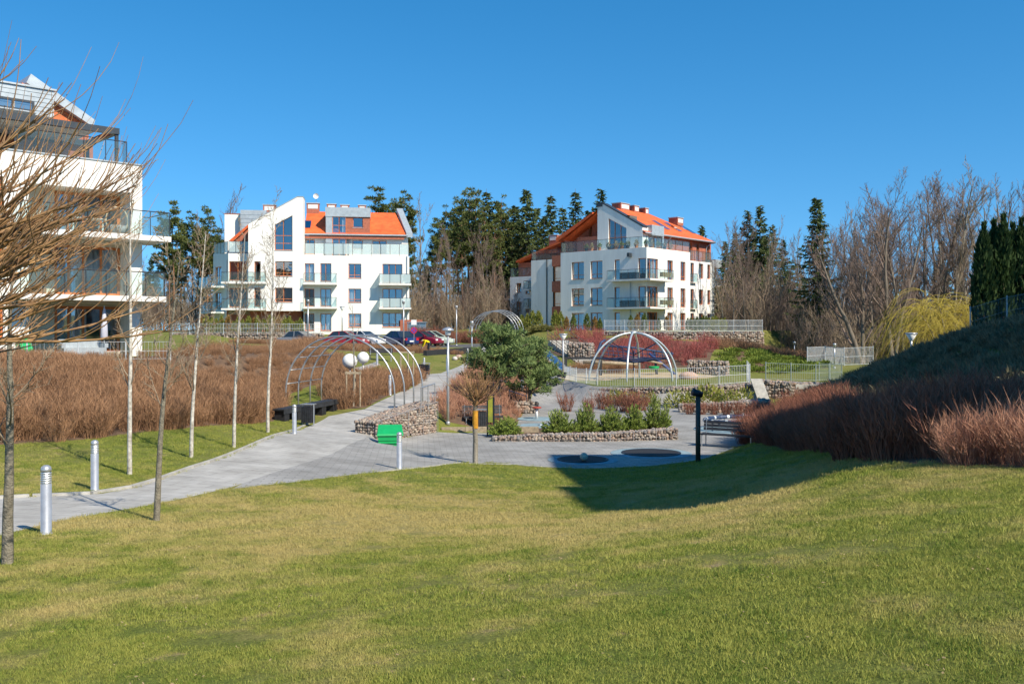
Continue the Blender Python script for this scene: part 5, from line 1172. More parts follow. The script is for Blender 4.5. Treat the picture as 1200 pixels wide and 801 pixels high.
# golden weeping willow behind the hill
def willow(seed, H, R):
    rnd = random.Random(seed); tr = []; sh = []
    for k in range(5):
        p = Vector((0, 0, -.2)); a = k * 1.26 + rnd.uniform(-.4, .4); d = Vector((math.cos(a) * .35, math.sin(a) * .35, 1)).normalized()
        for i in range(5):
            q = p + d * H * .16; tr.append((tuple(p), tuple(q), .13 - .022 * i, .11 - .022 * i)); p = q; d = (d + Vector((rnd.uniform(-.2, .2), rnd.uniform(-.2, .2), -.02))).normalized()
            if i >= 1:
                for _ in range(16):
                    c = p + Vector((rnd.uniform(-.3, .3), rnd.uniform(-.3, .3), 0)); aa = rnd.uniform(0, 6.28); dd = Vector((math.cos(aa), math.sin(aa), rnd.uniform(.3, 1.2))).normalized(); st = R * rnd.uniform(.07, .23)
                    for j in range(8):
                        e = c + dd * st; sh.append((tuple(c), tuple(e), .018 - .0015 * j, .018 - .0015 * (j + 1))); c = e; dd = (dd + Vector((rnd.uniform(-.08, .08), rnd.uniform(-.16, .16), -.24 - .14 * rnd.random()))).normalized()
                        if j in (2, 4):
                            c2 = Vector(c); d2 = (dd + Vector((rnd.uniform(-.5, .5), rnd.uniform(-.5, .5), -.1))).normalized()
                            for _ in range(5): e2 = c2 + d2 * st * .8; sh.append((tuple(c2), tuple(e2), .012, .009)); c2 = e2; d2 = (d2 + Vector((0, 0, -.35))).normalized()
    V, F = tubes_np(tr, 6); V2, F2 = tubes_np(sh, 3)
    return mesh_np('trunk', V, F, M_BARKL, True), mesh_np('crown', V2, F2, M_WILLOW)
tr, cr = willow(5, 6.4, 4.6)
for i, (px, d, s, lab) in enumerate(((1102, 62, .72, 'golden weeping willow with yellow shoots behind the shaded hill'), (1132, 64, .62, 'smaller golden willow crown beside the clipped thuja row'))):
    p = ray(px, d); tree('willow_tree', tr, cr, lab, (p.x, p.y, g1(p.x, p.y)), i * 2.1, s)
# dark thujas on the hill top
TH = [thuja_mesh(300 + i, .62, 4.6, 2600, M_THUJA, .26) for i in range(3)]
for i, (px, yt, d) in enumerate(((1153, 262, 47), (1165, 258, 47.5), (1176, 252, 47), (1187, 262, 47.8), (1197, 256, 47), (1209, 254, 47.4), (1222, 250, 47.6))):
    p = ray(px, d); z = g1(p.x, p.y); H = (HY - yt) / FPX * d - z; st, fo = TH[i % 3]
    t = thing('thuja', 'tall dark columnar thuja in the row behind the hilltop fence', 'conifer', (p.x, p.y, z), i * 1.3, 'hilltop thujas'); t.scale = (1, 1, H / 4.6)
    link(bpy.data.objects.new('stem', st), t); link(bpy.data.objects.new('foliage', fo), t)
# ======== young trees by the path ========
PB = dict(PD, n=(14, 5, 4, 3), wob=(.025, .12, .2, .25), up=(.02, .16, .1, .05), ang=(38, 34, 36), len=(.24, .5, .5), kids=(2.3, 1.5, 1.3), fall=(.55, .4, .3), rad=(.34, .6, .6), rmin=.006, tap=(.15, .3, .3, .4), **{'from': (.32, .25, .2)})
for i, (px, py, yt, lab) in enumerate(((152, 556, 190, 'white barked young birch, tallest and nearest of the row along the hedge'), (224, 536, 262, 'second young birch of the row along the brown hedge, thin and pale'), (274, 524, 268, 'third young birch of the row along the brown hedge'), (314, 507, 238, 'young birch with open crown beside the arch and black bench'))):
    p = G(px, py); H = (py - yt) / FPX * p.y
    tr, cr = tree_meshes('b', 400 + i, H, .036 + .0032 * H, PB, M_BIRCH, M_TWIGP, .04)
    tree('birch_tree', tr, cr, lab, p)
PN = dict(PB, n=(10, 6, 4, 3), kids=(1.5, 1.5, 1.0), ang=(40, 36, 36), len=(.42, .4, .5), **{'from': (.42, .3, .2)}, up=(.02, .08, .06, .05), wob=(.04, .14, .2, .25))
M_NEARBARK = mat('lichen_grey_bark', (.27, .24, .18), .95, .2, 14, .6, 45, col2=(.13, .115, .085))
p = G(183, 610); tr, cr = tree_meshes('n', 421, 4.3, .055, PN, M_NEARBARK, M_TWIGP, .05); tree('young_tree', tr, cr, 'grey barked young tree on the lawn edge beside the path', p)
p = G(8, 661); tr, cr = tree_meshes('n', 424, 3.6, .07, dict(PN, **{'from': (.38, .3, .2)}), M_NEARBARK, M_TWIGP, .06); tree('young_tree', tr, cr, 'forked young tree with lichen grey bark nearest the first bollard', p)
# pollard with long up-swept golden shoots, its crown reaching in over the path
def pollard(seed, Ht, nk, Lr, r0, up=.16, zr=(-.12, .12), su=.16, sl=(3, 5), sp_=.33, spread=(.2, 1.0), azr=(0, 6.283), side=3, th=.011, el=(-.1, .75)):
    rnd = random.Random(seed); tr = []; sh = []
    p = Vector((0, 0, -.1))
    for i in range(5):
        q = Vector((rnd.uniform(-.02, .02), rnd.uniform(-.02, .02), Ht * (i + 1) / 5)); tr.append((tuple(p), tuple(q), r0 * (1.15 - .06 * i), r0 * (1.15 - .06 * (i + 1)))); p = q
    top = p
    for k in range(nk):
        a = azr[0] + (azr[1] - azr[0]) * rnd.random(); e = rnd.uniform(*el); d = Vector((math.cos(a) * math.cos(e), math.sin(a) * math.cos(e), math.sin(e))); c = top + Vector((rnd.uniform(-.06, .06), rnd.uniform(-.06, .06), rnd.uniform(*zr)))
        L = rnd.uniform(*Lr); n = 8; st = L / n
        for j in range(n):
            w_ = th * (1 - .8 * j / n) * rnd.uniform(.9, 1.1) * 1.4; d = (d + Vector((rnd.uniform(-.1, .1), rnd.uniform(-.1, .1), up * rnd.uniform(.2, 1.4)))).normalized(); q = c + d * st
            sh.append((tuple(c), tuple(q), w_, w_ * .88)); c = q
            for _ in range(side):
                if rnd.random() < sp_ and j > 0:
                    c2 = Vector(c); ax = Vector((rnd.uniform(-1, 1), rnd.uniform(-1, 1), rnd.uniform(-.2, .9))); d2 = (d + ax * .55).normalized(); m = rnd.randint(*sl); w2 = w_ * .55
                    for _ in range(m):
                        q2 = c2 + d2 * st * .8; sh.append((tuple(c2), tuple(q2), w2, w2 * .8)); c2 = q2; w2 *= .8; d2 = (d2 + Vector((rnd.uniform(-.12, .12), rnd.uniform(-.12, .12), su))).normalized()
    V, F = tubes_np(tr, 8); V2, F2 = tubes_np(sh, 4)
    return mesh_np('trunk', V, F, M_BARKL, True), mesh_np('crown', V2, F2, M_TWIGG)
x_, y_ = -5.05, 7.4
tr, cr = pollard(11, 2.75, 84, (1.2, 2.25), .085, .055, zr=(-.5, .6), su=.26, sl=(2, 5), sp_=.5, side=4, th=.0165, el=(-.25, .5), azr=(-1.5, 1.7))
tree('pollarded_tree', tr, cr, 'pollarded tree with long golden brown shoots sweeping over the path', (x_, y_, g1(x_, y_)))
# small staked pollard by the plaza
p = G(557, 543)
tr, cr = pollard(12, 1.9, 40, (.45, 1.15), .075, .08, side=3, th=.019, el=(-.1, 1.2))
t = tree('pollarded_tree', tr, cr, 'small round headed pollard with orange mark on its trunk at the lawn edge', p)
mb = MB(); mb.lathe([(.085, 1.1), (.088, 1.14), (.086, 1.62), (.083, 1.66)], 10); mb.build('orange_trunk_mark', mat('orange_paint', (.55, .26, .02), .8, .2, 8), t)
# ======== green pines and shrubs of the playground ========
def bushy_pine(seed, H, R):
    rnd = random.Random(seed); T = []; tr = []; p = Vector((0, 0, -.2))
    for i in range(6):
        q = Vector((rnd.uniform(-.1, .1), rnd.uniform(-.1, .1), H * .93 * (i + 1) / 6)); tr.append((tuple(p), tuple(q), .11 * (1 - .14 * i), .11 * (1 - .14 * (i + 1)))); p = q
    for k in range(120):
        f = rnd.random() ** .9; z = H * (.24 + .72 * f); a = rnd.uniform(0, 6.283); L = R * (1 - .72 * max(0, f - .25) ** 1.15) * rnd.uniform(.5, 1.12); el = rnd.uniform(0, .5)
        d = Vector((math.cos(a) * math.cos(el), math.sin(a) * math.cos(el), math.sin(el))); b = Vector((0, 0, z)); tr.append((tuple(b), tuple(b + d * L), .03, .01))
        for j in range(max(2, int(L / .22))):
            c0 = b + d * L * rnd.uniform(.3, 1.03) + Vector((rnd.uniform(-.15, .15), rnd.uniform(-.15, .15), rnd.uniform(-.05, .16)))
            for _ in range(20):
                v = Vector((rnd.gauss(0, .7), rnd.gauss(0, .7), rnd.gauss(.7, .6))); needle_tri(rnd, c0 + v * .09, v, rnd.uniform(.14, .28), .03, T)
    V, F = tubes_np(tr, 5); return mesh_np('trunk', V, F, M_BARK, True), tris_mesh('crown', T, M_BPINE)
for px, yb, d, H, R, sd, lab in ((586, 460, 45.5, 3.5, 1.75, 31, 'bushy blue green pine on the slope, the one nearer the info board'), (622, 452, 48, 3.6, 1.55, 32, 'bushy blue green pine on the slope, the one beside the path bench')):
    p = ray(px, d); tr, cr = bushy_pine(sd, H, R); tree('pine_tree', tr, cr, lab, (p.x, p.y, g1(p.x, p.y)))
for i, (px, py, wpx, hpx, lab) in enumerate(((592, 514, 40, 22, 'low dwarf pine at the end of the planter nearest the info board'), (656, 513, 42, 30, 'dwarf mountain pine in the stone edged planter, broad and low'), (686, 512, 32, 34, 'dwarf mountain pine second from the broad one in the planter'), (716, 511, 34, 30, 'dwarf mountain pine in the middle of the stone edged planter'), (743, 509, 28, 30, 'dwarf mountain pine beside the tallest planter pine'), (770, 507, 34, 40, 'tallest dwarf mountain pine at the end of the stone edged planter'))):
    p = G(px, py); p.y += .75; p.x = (px - CX) / FPX * p.y; d = p.y; z = g1(p.x, p.y)
    st, fo = shrub_pine(500 + i, wpx / 2 / FPX * d * 1.05, hpx / FPX * d * 1.08, 150, M_MUGO, (.09, .18), .02, 26)
    t = thing('dwarf_pine', lab, 'shrub', (p.x, p.y, z), 0, 'dwarf pines of the planter'); link(bpy.data.objects.new('stem', st), t); link(bpy.data.objects.new('foliage', fo), t)
# ======== stone-filled gabions ========
def m_stone(name, cs):
    m = bpy.data.materials.new(name); t, n, l, b = nodes_of(m); g = n.new('ShaderNodeNewGeometry'); rp = n.new('ShaderNodeValToRGB')
    while len(rp.color_ramp.elements) < len(cs): rp.color_ramp.elements.new(.5)
    for i, (e, c) in enumerate(zip(rp.color_ramp.elements, cs)): e.position = i / (len(cs) - 1); e.color = (*c, 1)
    nz = n.new('ShaderNodeTexNoise'); nz.inputs['Scale'].default_value = 25; l.new(g.outputs['Position'], nz.inputs['Vector'])
    ad = n.new('ShaderNodeMath'); ad.operation = 'MULTIPLY_ADD'; l.new(nz.outputs[0], ad.inputs[0]); ad.inputs[1].default_value = .25; l.new(g.outputs['Random Per Island'], ad.inputs[2])
    l.new(ad.outputs[0], rp.inputs[0]); l.new(rp.outputs[0], b.inputs['Base Color']); b.inputs['Roughness'].default_value = .9
    return m
M_STONE = m_stone('field_stones', [(.10, .09, .08), (.24, .19, .15), (.36, .25, .19), (.17, .165, .165), (.42, .35, .28), (.15, .10, .08), (.28, .24, .2)])
M_GCORE = mat('gabion_core', (.07, .06, .05), .95)
ICO_V = None
def ico():
    global ICO_V, ICO_F
    if ICO_V is None:
        t = (1 + 5 ** .5) / 2; v = np.array([(-1, t, 0), (1, t, 0), (-1, -t, 0), (1, -t, 0), (0, -1, t), (0, 1, t), (0, -1, -t), (0, 1, -t), (t, 0, -1), (t, 0, 1), (-t, 0, -1), (-t, 0, 1)], float); ICO_V = v / np.linalg.norm(v[0])
        ICO_F = np.array([(0,11,5),(0,5,1),(0,1,7),(0,7,10),(0,10,11),(1,5,9),(5,11,4),(11,10,2),(10,7,6),(7,1,8),(3,9,4),(3,4,2),(3,2,6),(3,6,8),(3,8,9),(4,9,5),(2,4,11),(6,2,10),(8,6,7),(9,8,1)])
    return ICO_V, ICO_F
def stones(centers, radii, rs):
    v, f = ico(); n = len(centers)
    S_ = np.asarray(radii)[:, None, None] * (v[None] * rs.uniform(.75, 1.25, (n, 1, 3)) + rs.uniform(-.22, .22, (n, 12, 3)))
    V = (np.asarray(centers)[:, None] + S_).reshape(-1, 3); F = (f[None] + (np.arange(n) * 12)[:, None, None]).reshape(-1, 3)
    return V, F
def gabion(label, pts, tops, bots, th, size=.085, seed=1, cage=True, group=None):
    """wall along pts (x,y) with top and bottom heights at each point, th = thickness away from the camera side"""
    rs = np.random.RandomState(seed); p0 = Vector((pts[0][0], pts[0][1], bots[0]))
    root = thing('gabion_wall', label, 'wall', p0, 0, group)
    core = MB(); C = []; W = MB()
    for i in range(len(pts) - 1):
        a = Vector((pts[i][0], pts[i][1], 0)); b = Vector((pts[i+1][0], pts[i+1][1], 0)); L = (b - a).length; U = (b - a) / L; N = Vector((U.y, -U.x, 0))
        i0, i1 = a - N * .06, b - N * .06; j0, j1 = a - N * (th - .06), b - N * (th - .06); h = .05
        z = lambda t, A: A[i] + (A[i+1] - A[i]) * t
        P = [i0 + Vector((0, 0, bots[i])), i1 + Vector((0, 0, bots[i+1])), j1 + Vector((0, 0, bots[i+1])), j0 + Vector((0, 0, bots[i])), i0 + Vector((0, 0, tops[i] - h)), i1 + Vector((0, 0, tops[i+1] - h)), j1 + Vector((0, 0, tops[i+1] - h)), j0 + Vector((0, 0, tops[i] - h))]
        core.add(P, [(0,3,2,1),(4,5,6,7),(0,1,5,4),(1,2,6,5),(2,3,7,6),(3,0,4,7)])
        st = size * 1.55
        for u in np.arange(0, L, st):
            t = u / L; z0, z1 = z(t, bots), z(t, tops)
            for zz in np.arange(z0 + size * .3, z1 - size * .4, st * .93):                                  # front
                C.append(a + U * (u + rs.uniform(-.4, .4) * size) - N * rs.uniform(.02, .07) + Vector((0, 0, zz + rs.uniform(-.4, .4) * size)))
            for w_ in np.arange(size, th, st):                                                        # top
                C.append(a + U * (u + rs.uniform(-.4, .4) * size) - N * (w_ + rs.uniform(-.3, .3) * size) + Vector((0, 0, z1 - size * .7)))
        for e, k, sg in ((a, i, 1), (b, i + 1, -1)):                                                  # ends
            if (i == 0 and sg == 1) or (i == len(pts) - 2 and sg == -1):
                for zz in np.arange(bots[k] + size * .3, tops[k] - size * .4, st):
                    for w_ in np.arange(size, th, st): C.append(e + U * sg * .03 - N * w_ + Vector((0, 0, zz)))
        if cage:
            for u in np.arange(0, L + .01, max(.5, L / max(1, round(L / 1.0)))):
                t = min(1, u / L); W.tube([a + U * u + N * .04 + Vector((0, 0, z(t, bots))), a + U * u + N * .04 + Vector((0, 0, z(t, tops) + .01))], .008, 3)
            for k in (0, .5, 1): W.tube([a + N * .04 + Vector((0, 0, bots[i] + (tops[i] - bots[i]) * k)), b + N * .04 + Vector((0, 0, bots[i+1] + (tops[i+1] - bots[i+1]) * k))], .008, 3)
    core.build('core', M_GCORE, root, world=True)
    C = np.array([tuple(c - p0) for c in C]); V, F = stones(C, rs.uniform(.75, 1.2, len(C)) * size, rs)
    o = obj_np('stone_fill', V, F, M_STONE, root); o['kind'] = 'stuff'
    if cage: o = W.build('wire_cage', M_STEEL, root, world=True); o['kind'] = 'stuff'
    return root
gabion('gabion wall of grey field stones carrying the path under the arch', [(-4.85, 33.9), (-4.0, 36.0), (-3.05, 38.2)], [-3.25, -3.05, -2.86], [-4.0, -4.2, -4.3], 1.0, .068, 1)
gabion('long low gabion edging the planter of dwarf pines', [(G(578, 517).x, G(578, 517).y), (G(645, 517).x, G(645, 517).y), (G(715, 517).x, G(715, 517).y), (G(795, 515).x, G(795, 515).y)], [-3.98, -3.88, -3.84, -3.72], [-4.3] * 4, .5, .075, 2)
gabion('gabion terrace wall below the fenced climbing dome', [(4.7, 54.9), (7, 53.2), (9.2, 52.2), (11.6, 52.2), (13.7, 53.0)], [-3.35, -3.2, -3.12, -3.02, -2.95], [-4.4] * 5, .7, .11, 3)
gabion('lower gabion step in front of the climbing dome terrace', [(8.6, 48.2), (11.2, 47.6), (13.4, 48.6)], [-3.75, -3.6, -3.5], [-4.4] * 3, .6, .1, 4)
gabion('gabion abutment with drain pipe beside the foot bridge', [(13.9, 53.2), (15.6, 52.6), (18.4, 54.2)], [-2.75, -2.85, -3.0], [-4.6] * 3, .8, .11, 5)
gabion('stub of gabion wall at the turn of the lower path', [(.25, 47.2), (1.35, 47.6)], [-3.55, -3.6], [-4.4, -4.4], .7, .1, 6)
gabion('long gabion retaining wall below the corner block fence', [(9.0, 94.0), (15.0, 92.3), (19, 93.3), (25.6, 95.6)], [-.05, -.08, -.05, -.02], [-1.5] * 4, 1.0, .16, 7)
gabion('short gabion block beside the stairs under the dogwood', [(4.8, 79.3), (6.6, 78.7)], [-.95, -1.0], [-3.4] * 2, 1.2, .14, 8)
gabion('low gabion wall under the thuja hedge of the gabled block', [(-35, 96.6), (-26, 96.2), (-19.5, 96.8)], [-.2, -.2, -.25], [-1.6] * 3, .8, .16, 9)
gabion('small gabion block on the bank below the red dogwood', [(13.6, 72.2), (16.4, 71.4)], [-2.25, -2.3], [-3.6] * 2, 1.0, .13, 10)

# ======== lamps and bollards ========
M_WPOST = mat('brushed_aluminium', (.55, .56, .57), .35, .08, 8, metal=.6)
M_DARK = mat('black_painted_metal', (.02, .02, .024), .5, .2, 5)
M_LENS = mat('milky_lamp_glass', (.80, .80, .78), .35, .03, 3)
def make_bollard():
    t = thing('bollard_light', '', 'bollard light')
    MB().lathe([(.085, 0), (.085, .015), (.07, .02), (.07, .7)], 16).build('post', M_WPOST, t, True)
    MB().lathe([(.058, .7), (.058, .87)], 16).build('lamp_core', M_LENS, t, True)
    for i in range(5): MB().lathe([(.07, .715 + i * .031), (.074, .722 + i * .031), (.07, .729 + i * .031)], 16).build('louvre', M_WPOST, t)
    MB().lathe([(.07, .87), (.07, .9), (.06, .935), (.03, .955), (.005, .96)], 16).build('cap', M_WPOST, t, True)
    return t
bo = make_bollard()
BOL = [((54, 626), 'silver bollard light at the lawn edge nearest the grey barked young tree'), ((111, 574), 'silver bollard light on the verge before the tallest birch'), ((345, 508), 'silver bollard light beside the litter bin under the arch'), ((468, 549), 'silver bollard light before the green grit bin'), ((457, 463), 'slim silver bollard light at the path edge behind the arch'), ((497, 437), 'small silver bollard light beside the far path bench'), ((442, 427), 'small silver bollard light beside the bench under the parked cars'), ((524, 434), 'small silver bollard light at the corner of the green mound'), ((548, 423), 'small silver bollard light by the pale gravel strip'), ((612, 466), 'silver bollard light at the stair foot under the bushy pines')]
for i, ((px, py), lab) in enumerate(BOL):
    p = G(px, py)
    if i == 0: bo.location = p; bo['label'] = lab; bo['group'] = 'bollard lights along the paths'; b_ = bo
    else: b_ = copy_tree(bo, p, 0, None, lab)
    b_.scale = (1.05, 1.05, 1.03)
def lamp(px, py, ytop, label, kind='mushroom', d=None, group='path lamps'):
    p = G(px, py) if d is None else Vector((ray(px, d).x, d, g1(ray(px, d).x, d))); H = (HY - ytop) / FPX * p.y - p.z
    t = thing('street_lamp', label, 'street lamp', p, 0, group)
    MB().tube([(0, 0, -.1), (0, 0, H * .5), (0, 0, H - .3)], [.062, .055, .045], 10).build('post', M_WPOST, t, True)
    MB().lathe([(.09, 0), (.09, .12), (.06, .16)], 10).build('base', M_WPOST, t, True)
    if kind == 'mushroom':
        h = MB().lathe([(.05, H - .32), (.11, H - .3), (.13, H - .12), (.1, H - .1)], 14).build('lamp_glass', M_LENS, t, True)
        MB().lathe([(.24, H - .12), (.25, H - .09), (.2, H - .03), (.1, H + .01), (.02, H + .03)], 16).build('lamp_cap', M_WPOST, t, True)
    elif kind == 'cone':
        MB().lathe([(.05, H - .42), (.07, H - .4), (.27, H - .06), (.26, H - .05)], 16).build('lamp_glass', M_LENS, t, True)
        MB().lathe([(.29, H - .06), (.3, H - .03), (.28, H), (.02, H + .02)], 16).build('lamp_cap', M_WPOST, t, True)
    else:
        MB().lathe([(.06, H - .3), (.12, H - .28), (.13, H - .08), (.13, H - .02), (.02, H)], 12).build('lamp_head', M_WPOST, t, True)
    return t
lamp(525, 499, 384, 'path lamp with mushroom cap at the end of the arch gabion')
lamp(660, 443, 391, 'path lamp with pale bowl head beside the metal tube slide', 'cone')
lamp(553, 430, 376, 'slim path lamp where the path narrows towards the far arch', 'slim')
lamp(473, 408, 352, 'slim lamp with small head in the hedge before the car park', 'slim')
lamp(361, 405, 351, 'slim lamp beside the grey parked car', 'slim', 82)
lamp(401, 384, 359, 'lamp against the white wall of the gabled block', 'cone', 100)
lamp(535, 401, 358, 'slim lamp by the hedge end of the car park road', 'slim', 92)
lamp(1068, 430, 390, 'lamp with glass cone head behind the shaded hill crest', 'cone', 48)
lamp(978, 448, 402, 'tall slim lamp on the grass beside the mesh fence', 'slim', 74)
lamp(931, 420, 400, 'far thin lamp above the juniper bank', 'slim', 90)
# globe lamps
for px, py, r, lab in ((410, 423, 8.8, 'larger white globe lamp over the hedge behind the arch'), (425.5, 419, 7.0, 'smaller white globe lamp just behind the larger globe')):
    d = 47 if r > 8 else 53; c = ray(px, d, py); z = g1(c.x, c.y); R_ = r / FPX * d
    t = thing('globe_lamp', lab, 'lamp', (c.x, c.y, z), 0, 'white globe lamps'); H = c.z - z
    MB().tube([(0, 0, -.1), (0, 0, H - R_ * .9)], .045, 8).build('post', M_WPOST, t, True)
    MB().lathe([(.07, H - R_ * 1.05), (.1, H - R_ * .93), (.1, H - R_ * .85)], 12).build('collar', M_WPOST, t, True)
    MB().lathe([(max(.01, R_ * math.sin(a)), H - R_ * math.cos(a)) for a in np.linspace(.25, 3.13, 14)], 20).build('globe', M_LENS, t, True)
# staked tree in the hedge
p = G(414, 476)
tr, cr = tree_meshes('k', 610, 4.6, .05, dict(PB, kids=(.8, .8, .6)), M_BARKL, M_TWIGP, .02)
t = tree('young_tree', tr, cr, 'staked young tree with pale trunk in front of the white globe lamps', p)
t = thing('tree_stake_frame', 'timber stake frame round the young tree before the globe lamps', 'tree stakes', p)
M_TIMBER = mat('weathered_timber', (.36, .29, .20), .9, .2, 8, .3, 40)
for dx, dy in ((-.3, 0), (.3, 0), (0, .45)): MB().tube([(dx, dy, -.1), (dx, dy, 1.55)], .035, 6).build('stake', M_TIMBER, t)
MB().box(-.36, .36, -.05, -.037, 1.42, 1.52).build('crossbar', M_TIMBER, t)
p = G(477, 452); t = thing('tree_stake_frame', 'timber stake frame on the lawn beside the far path bench', 'tree stakes', p)
for dx, dy in ((-.35, 0), (.35, 0), (0, .45)): MB().tube([(dx, dy, -.1), (dx, dy, 1.9)], .04, 6).build('stake', M_TIMBER, t)
MB().box(-.42, .42, -.055, -.04, 1.8, 1.88).build('crossbar', M_TIMBER, t)

# ======== arches ========
def arch(label, c0, c1, W, Hs, n, rungs, r=.035):
    c0 = Vector(c0); c1 = Vector(c1); ax = (c1 - c0).normalized(); sd = Vector((ax.y, -ax.x, 0)).normalized()
    t = thing('pergola_arch', label, 'arch', c0); R_ = W / 2; pts_all = []
    for i in range(n):
        c = c0.lerp(c1, i / (n - 1)) - c0; L = [c - sd * R_ + Vector((0, 0, -.3))]
        for a in np.linspace(0, math.pi, 25): L.append(c - sd * math.cos(a) * R_ + Vector((0, 0, Hs - R_ * .95 + math.sin(a) * R_ * .95)))
        L.append(c + sd * R_ + Vector((0, 0, -.3))); pts_all.append(L)
        MB().tube(L, r, 8).build('hoop', M_STEEL, t, True)
    for k in rungs: MB().tube([p[k] for p in pts_all], r * .55, 5).build('rung', M_STEEL, t, True)
    return t
a0 = (G(327, 486) + G(467, 489)) / 2; a1 = (G(372, 474) + G(497, 476)) / 2; a0.z = -3.45; a1.z = -3.4
arch('steel hooped arch spanning the path by the black benches', a0, a1, (G(467, 489) - G(327, 486)).length, 3.25, 4, (2, 4, 6, 8))
b0 = Vector((ray(577, 97).x, 97, g1(ray(577, 97).x, 97))); b1 = Vector((ray(587, 101).x, 101, g1(ray(587, 101).x, 101)))
arch('far steel hooped arch over the path end below the corner block', b0, b1, 5, 3.2, 4, (2, 4, 6, 8, 18, 20, 22))
# handrail on the gabion
t = thing('handrail', 'short galvanised handrail on the end of the arch gabion', 'railing', (-3.55, 36.6, -2.95)); A, B = Vector((0, 0, 0)), Vector((.42, 1.5, .08))
for k in (0, .5, 1): MB().tube([A.lerp(B, k) - Vector((0, 0, .2)), A.lerp(B, k) + Vector((0, 0, .75))], .022, 6).build('post', M_STEEL, t)
MB().tube([A + Vector((0, 0, .75)), B + Vector((0, 0, .75))], .025, 6).build('rail', M_STEEL, t)

# ======== seats and bins ========
M_BLACKW = mat('black_stained_timber', (.028, .03, .035), .6, .25, 6, .2, 30)
def slab_bench(label, A, B, h=.45, wd=.5, n=5):
    A = Vector(A); B = Vector(B); U = (B - A); L = U.length; rz = math.atan2(U.y, U.x)
    t = thing('bench', label, 'bench', A, rz, 'benches')
    dz = B.z - A.z
    for j in range(4):
        w0 = -wd / 2 + wd * j / 4 + .006
        MB().add([(0, w0, h - .06), (L, w0, h - .06 + dz), (L, w0 + wd / 4 - .012, h - .06 + dz), (0, w0 + wd / 4 - .012, h - .06), (0, w0, h), (L, w0, h + dz), (L, w0 + wd / 4 - .012, h + dz), (0, w0 + wd / 4 - .012, h)], [(0,3,2,1),(4,5,6,7),(0,1,5,4),(1,2,6,5),(2,3,7,6),(3,0,4,7)]).build('seat_plank', M_BLACKW, t)
    for k in range(n):
        x = .1 + (L - .6) * k / (n - 1); z = dz * x / L; MB().box(x, x + .4, -wd / 2 + .04, wd / 2 - .04, z - .15, z + h - .065).build('leg', M_DARK, t)
    MB().add([(0.02, -wd/2+.01, h-.2), (L-.02, -wd/2+.01, h-.2+dz), (L-.02, -wd/2+.035, h-.2+dz), (.02, -wd/2+.035, h-.2), (.02, -wd/2+.01, h-.062), (L-.02, -wd/2+.01, h-.062+dz), (L-.02, -wd/2+.035, h-.062+dz), (.02, -wd/2+.035, h-.062)], [(0,3,2,1),(4,5,6,7),(0,1,5,4),(1,2,6,5),(2,3,7,6),(3,0,4,7)]).build('apron', M_BLACKW, t)
    return t
slab_bench('long black slab bench under the left feet of the arch', G(326, 493), G(391, 480))
def park_bench(label, p, rz, L=1.7, group='park benches'):
    t = thing('bench', label, 'bench', p, rz, group)
    for j in range(4): MB().box(-L/2, L/2, -.24 + j * .12, -.135 + j * .12, .42, .46).build('seat_plank', M_BLACKW, t)
    for j in range(3): MB().add([(-L/2, .25 + j * .02, .56 + j * .12), (L/2, .25 + j * .02, .56 + j * .12), (L/2, .28 + j * .02, .55 + j * .12), (-L/2, .28 + j * .02, .55 + j * .12), (-L/2, .27 + j * .02, .66 + j * .12), (L/2, .27 + j * .02, .66 + j * .12), (L/2, .3 + j * .02, .65 + j * .12), (-L/2, .3 + j * .02, .65 + j * .12)], [(0,3,2,1),(4,5,6,7),(0,1,5,4),(1,2,6,5),(2,3,7,6),(3,0,4,7)]).build('backrest_plank', M_BLACKW, t)
    for s in (-1, 1):
        MB().tube([(s * (L/2 - .1), -.22, -.05), (s * (L/2 - .1), -.22, .41), (s * (L/2 - .1), .24, .41), (s * (L/2 - .1), .33, .92)], .022, 6).build('side_frame', M_STEEL, t)
        MB().tube([(s * (L/2 - .1), .2, -.05), (s * (L/2 - .1), .22, .41)], .022, 6).build('leg', M_STEEL, t)
    return t
p = G(622, 460); park_bench('dark plank bench with backrest under the second bushy pine', p, -.35)
p = G(491, 445); park_bench('dark bench with backrest beside a bin on the upper path', p, -1.1)
p = G(446, 423); park_bench('dark bench with backrest on the lawn below the parked cars', p, .05)
p = G(566, 502); p.y += .3; park_bench('dark bench behind the yellow info board', p, .2)
p = G(653, 452); park_bench('dark bench at the mouth of the sandpit beside the mesh fence', p, -1.3)
p = G(853, 524); park_bench('dark bench at the foot of the shaded hill beside the spring ring', p, -.55, 2.0)
def bin_(label, p, rz=0.):
    t = thing('litter_bin', label, 'litter bin', p, rz, 'litter bins')
    MB().box(-.2, .2, -.17, .17, .12, .72).build('body', M_DARK, t)
    for i in range(5): MB().box(-.19 + i * .078, -.13 + i * .078, -.185, -.172, .14, .7).build('slat', M_BLACKW, t)
    for s in (-1, 1): MB().tube([(s * .24, 0, -.05), (s * .24, 0, .82)], .025, 6).build('post', M_STEEL, t)
    MB().box(-.24, .24, -.2, .2, .8, .83).build('lid', M_STEEL, t); return t
bin_('black litter bin with steel posts beside the black slab bench', G(361, 499), -.3)
bin_('black litter bin below the yellow info board', G(564, 503), .1)
bin_('dark litter bin beside the upper path bench', G(499, 441), .4)
bin_('dark litter bin at the corner of the mesh fence', G(648, 457), .2)
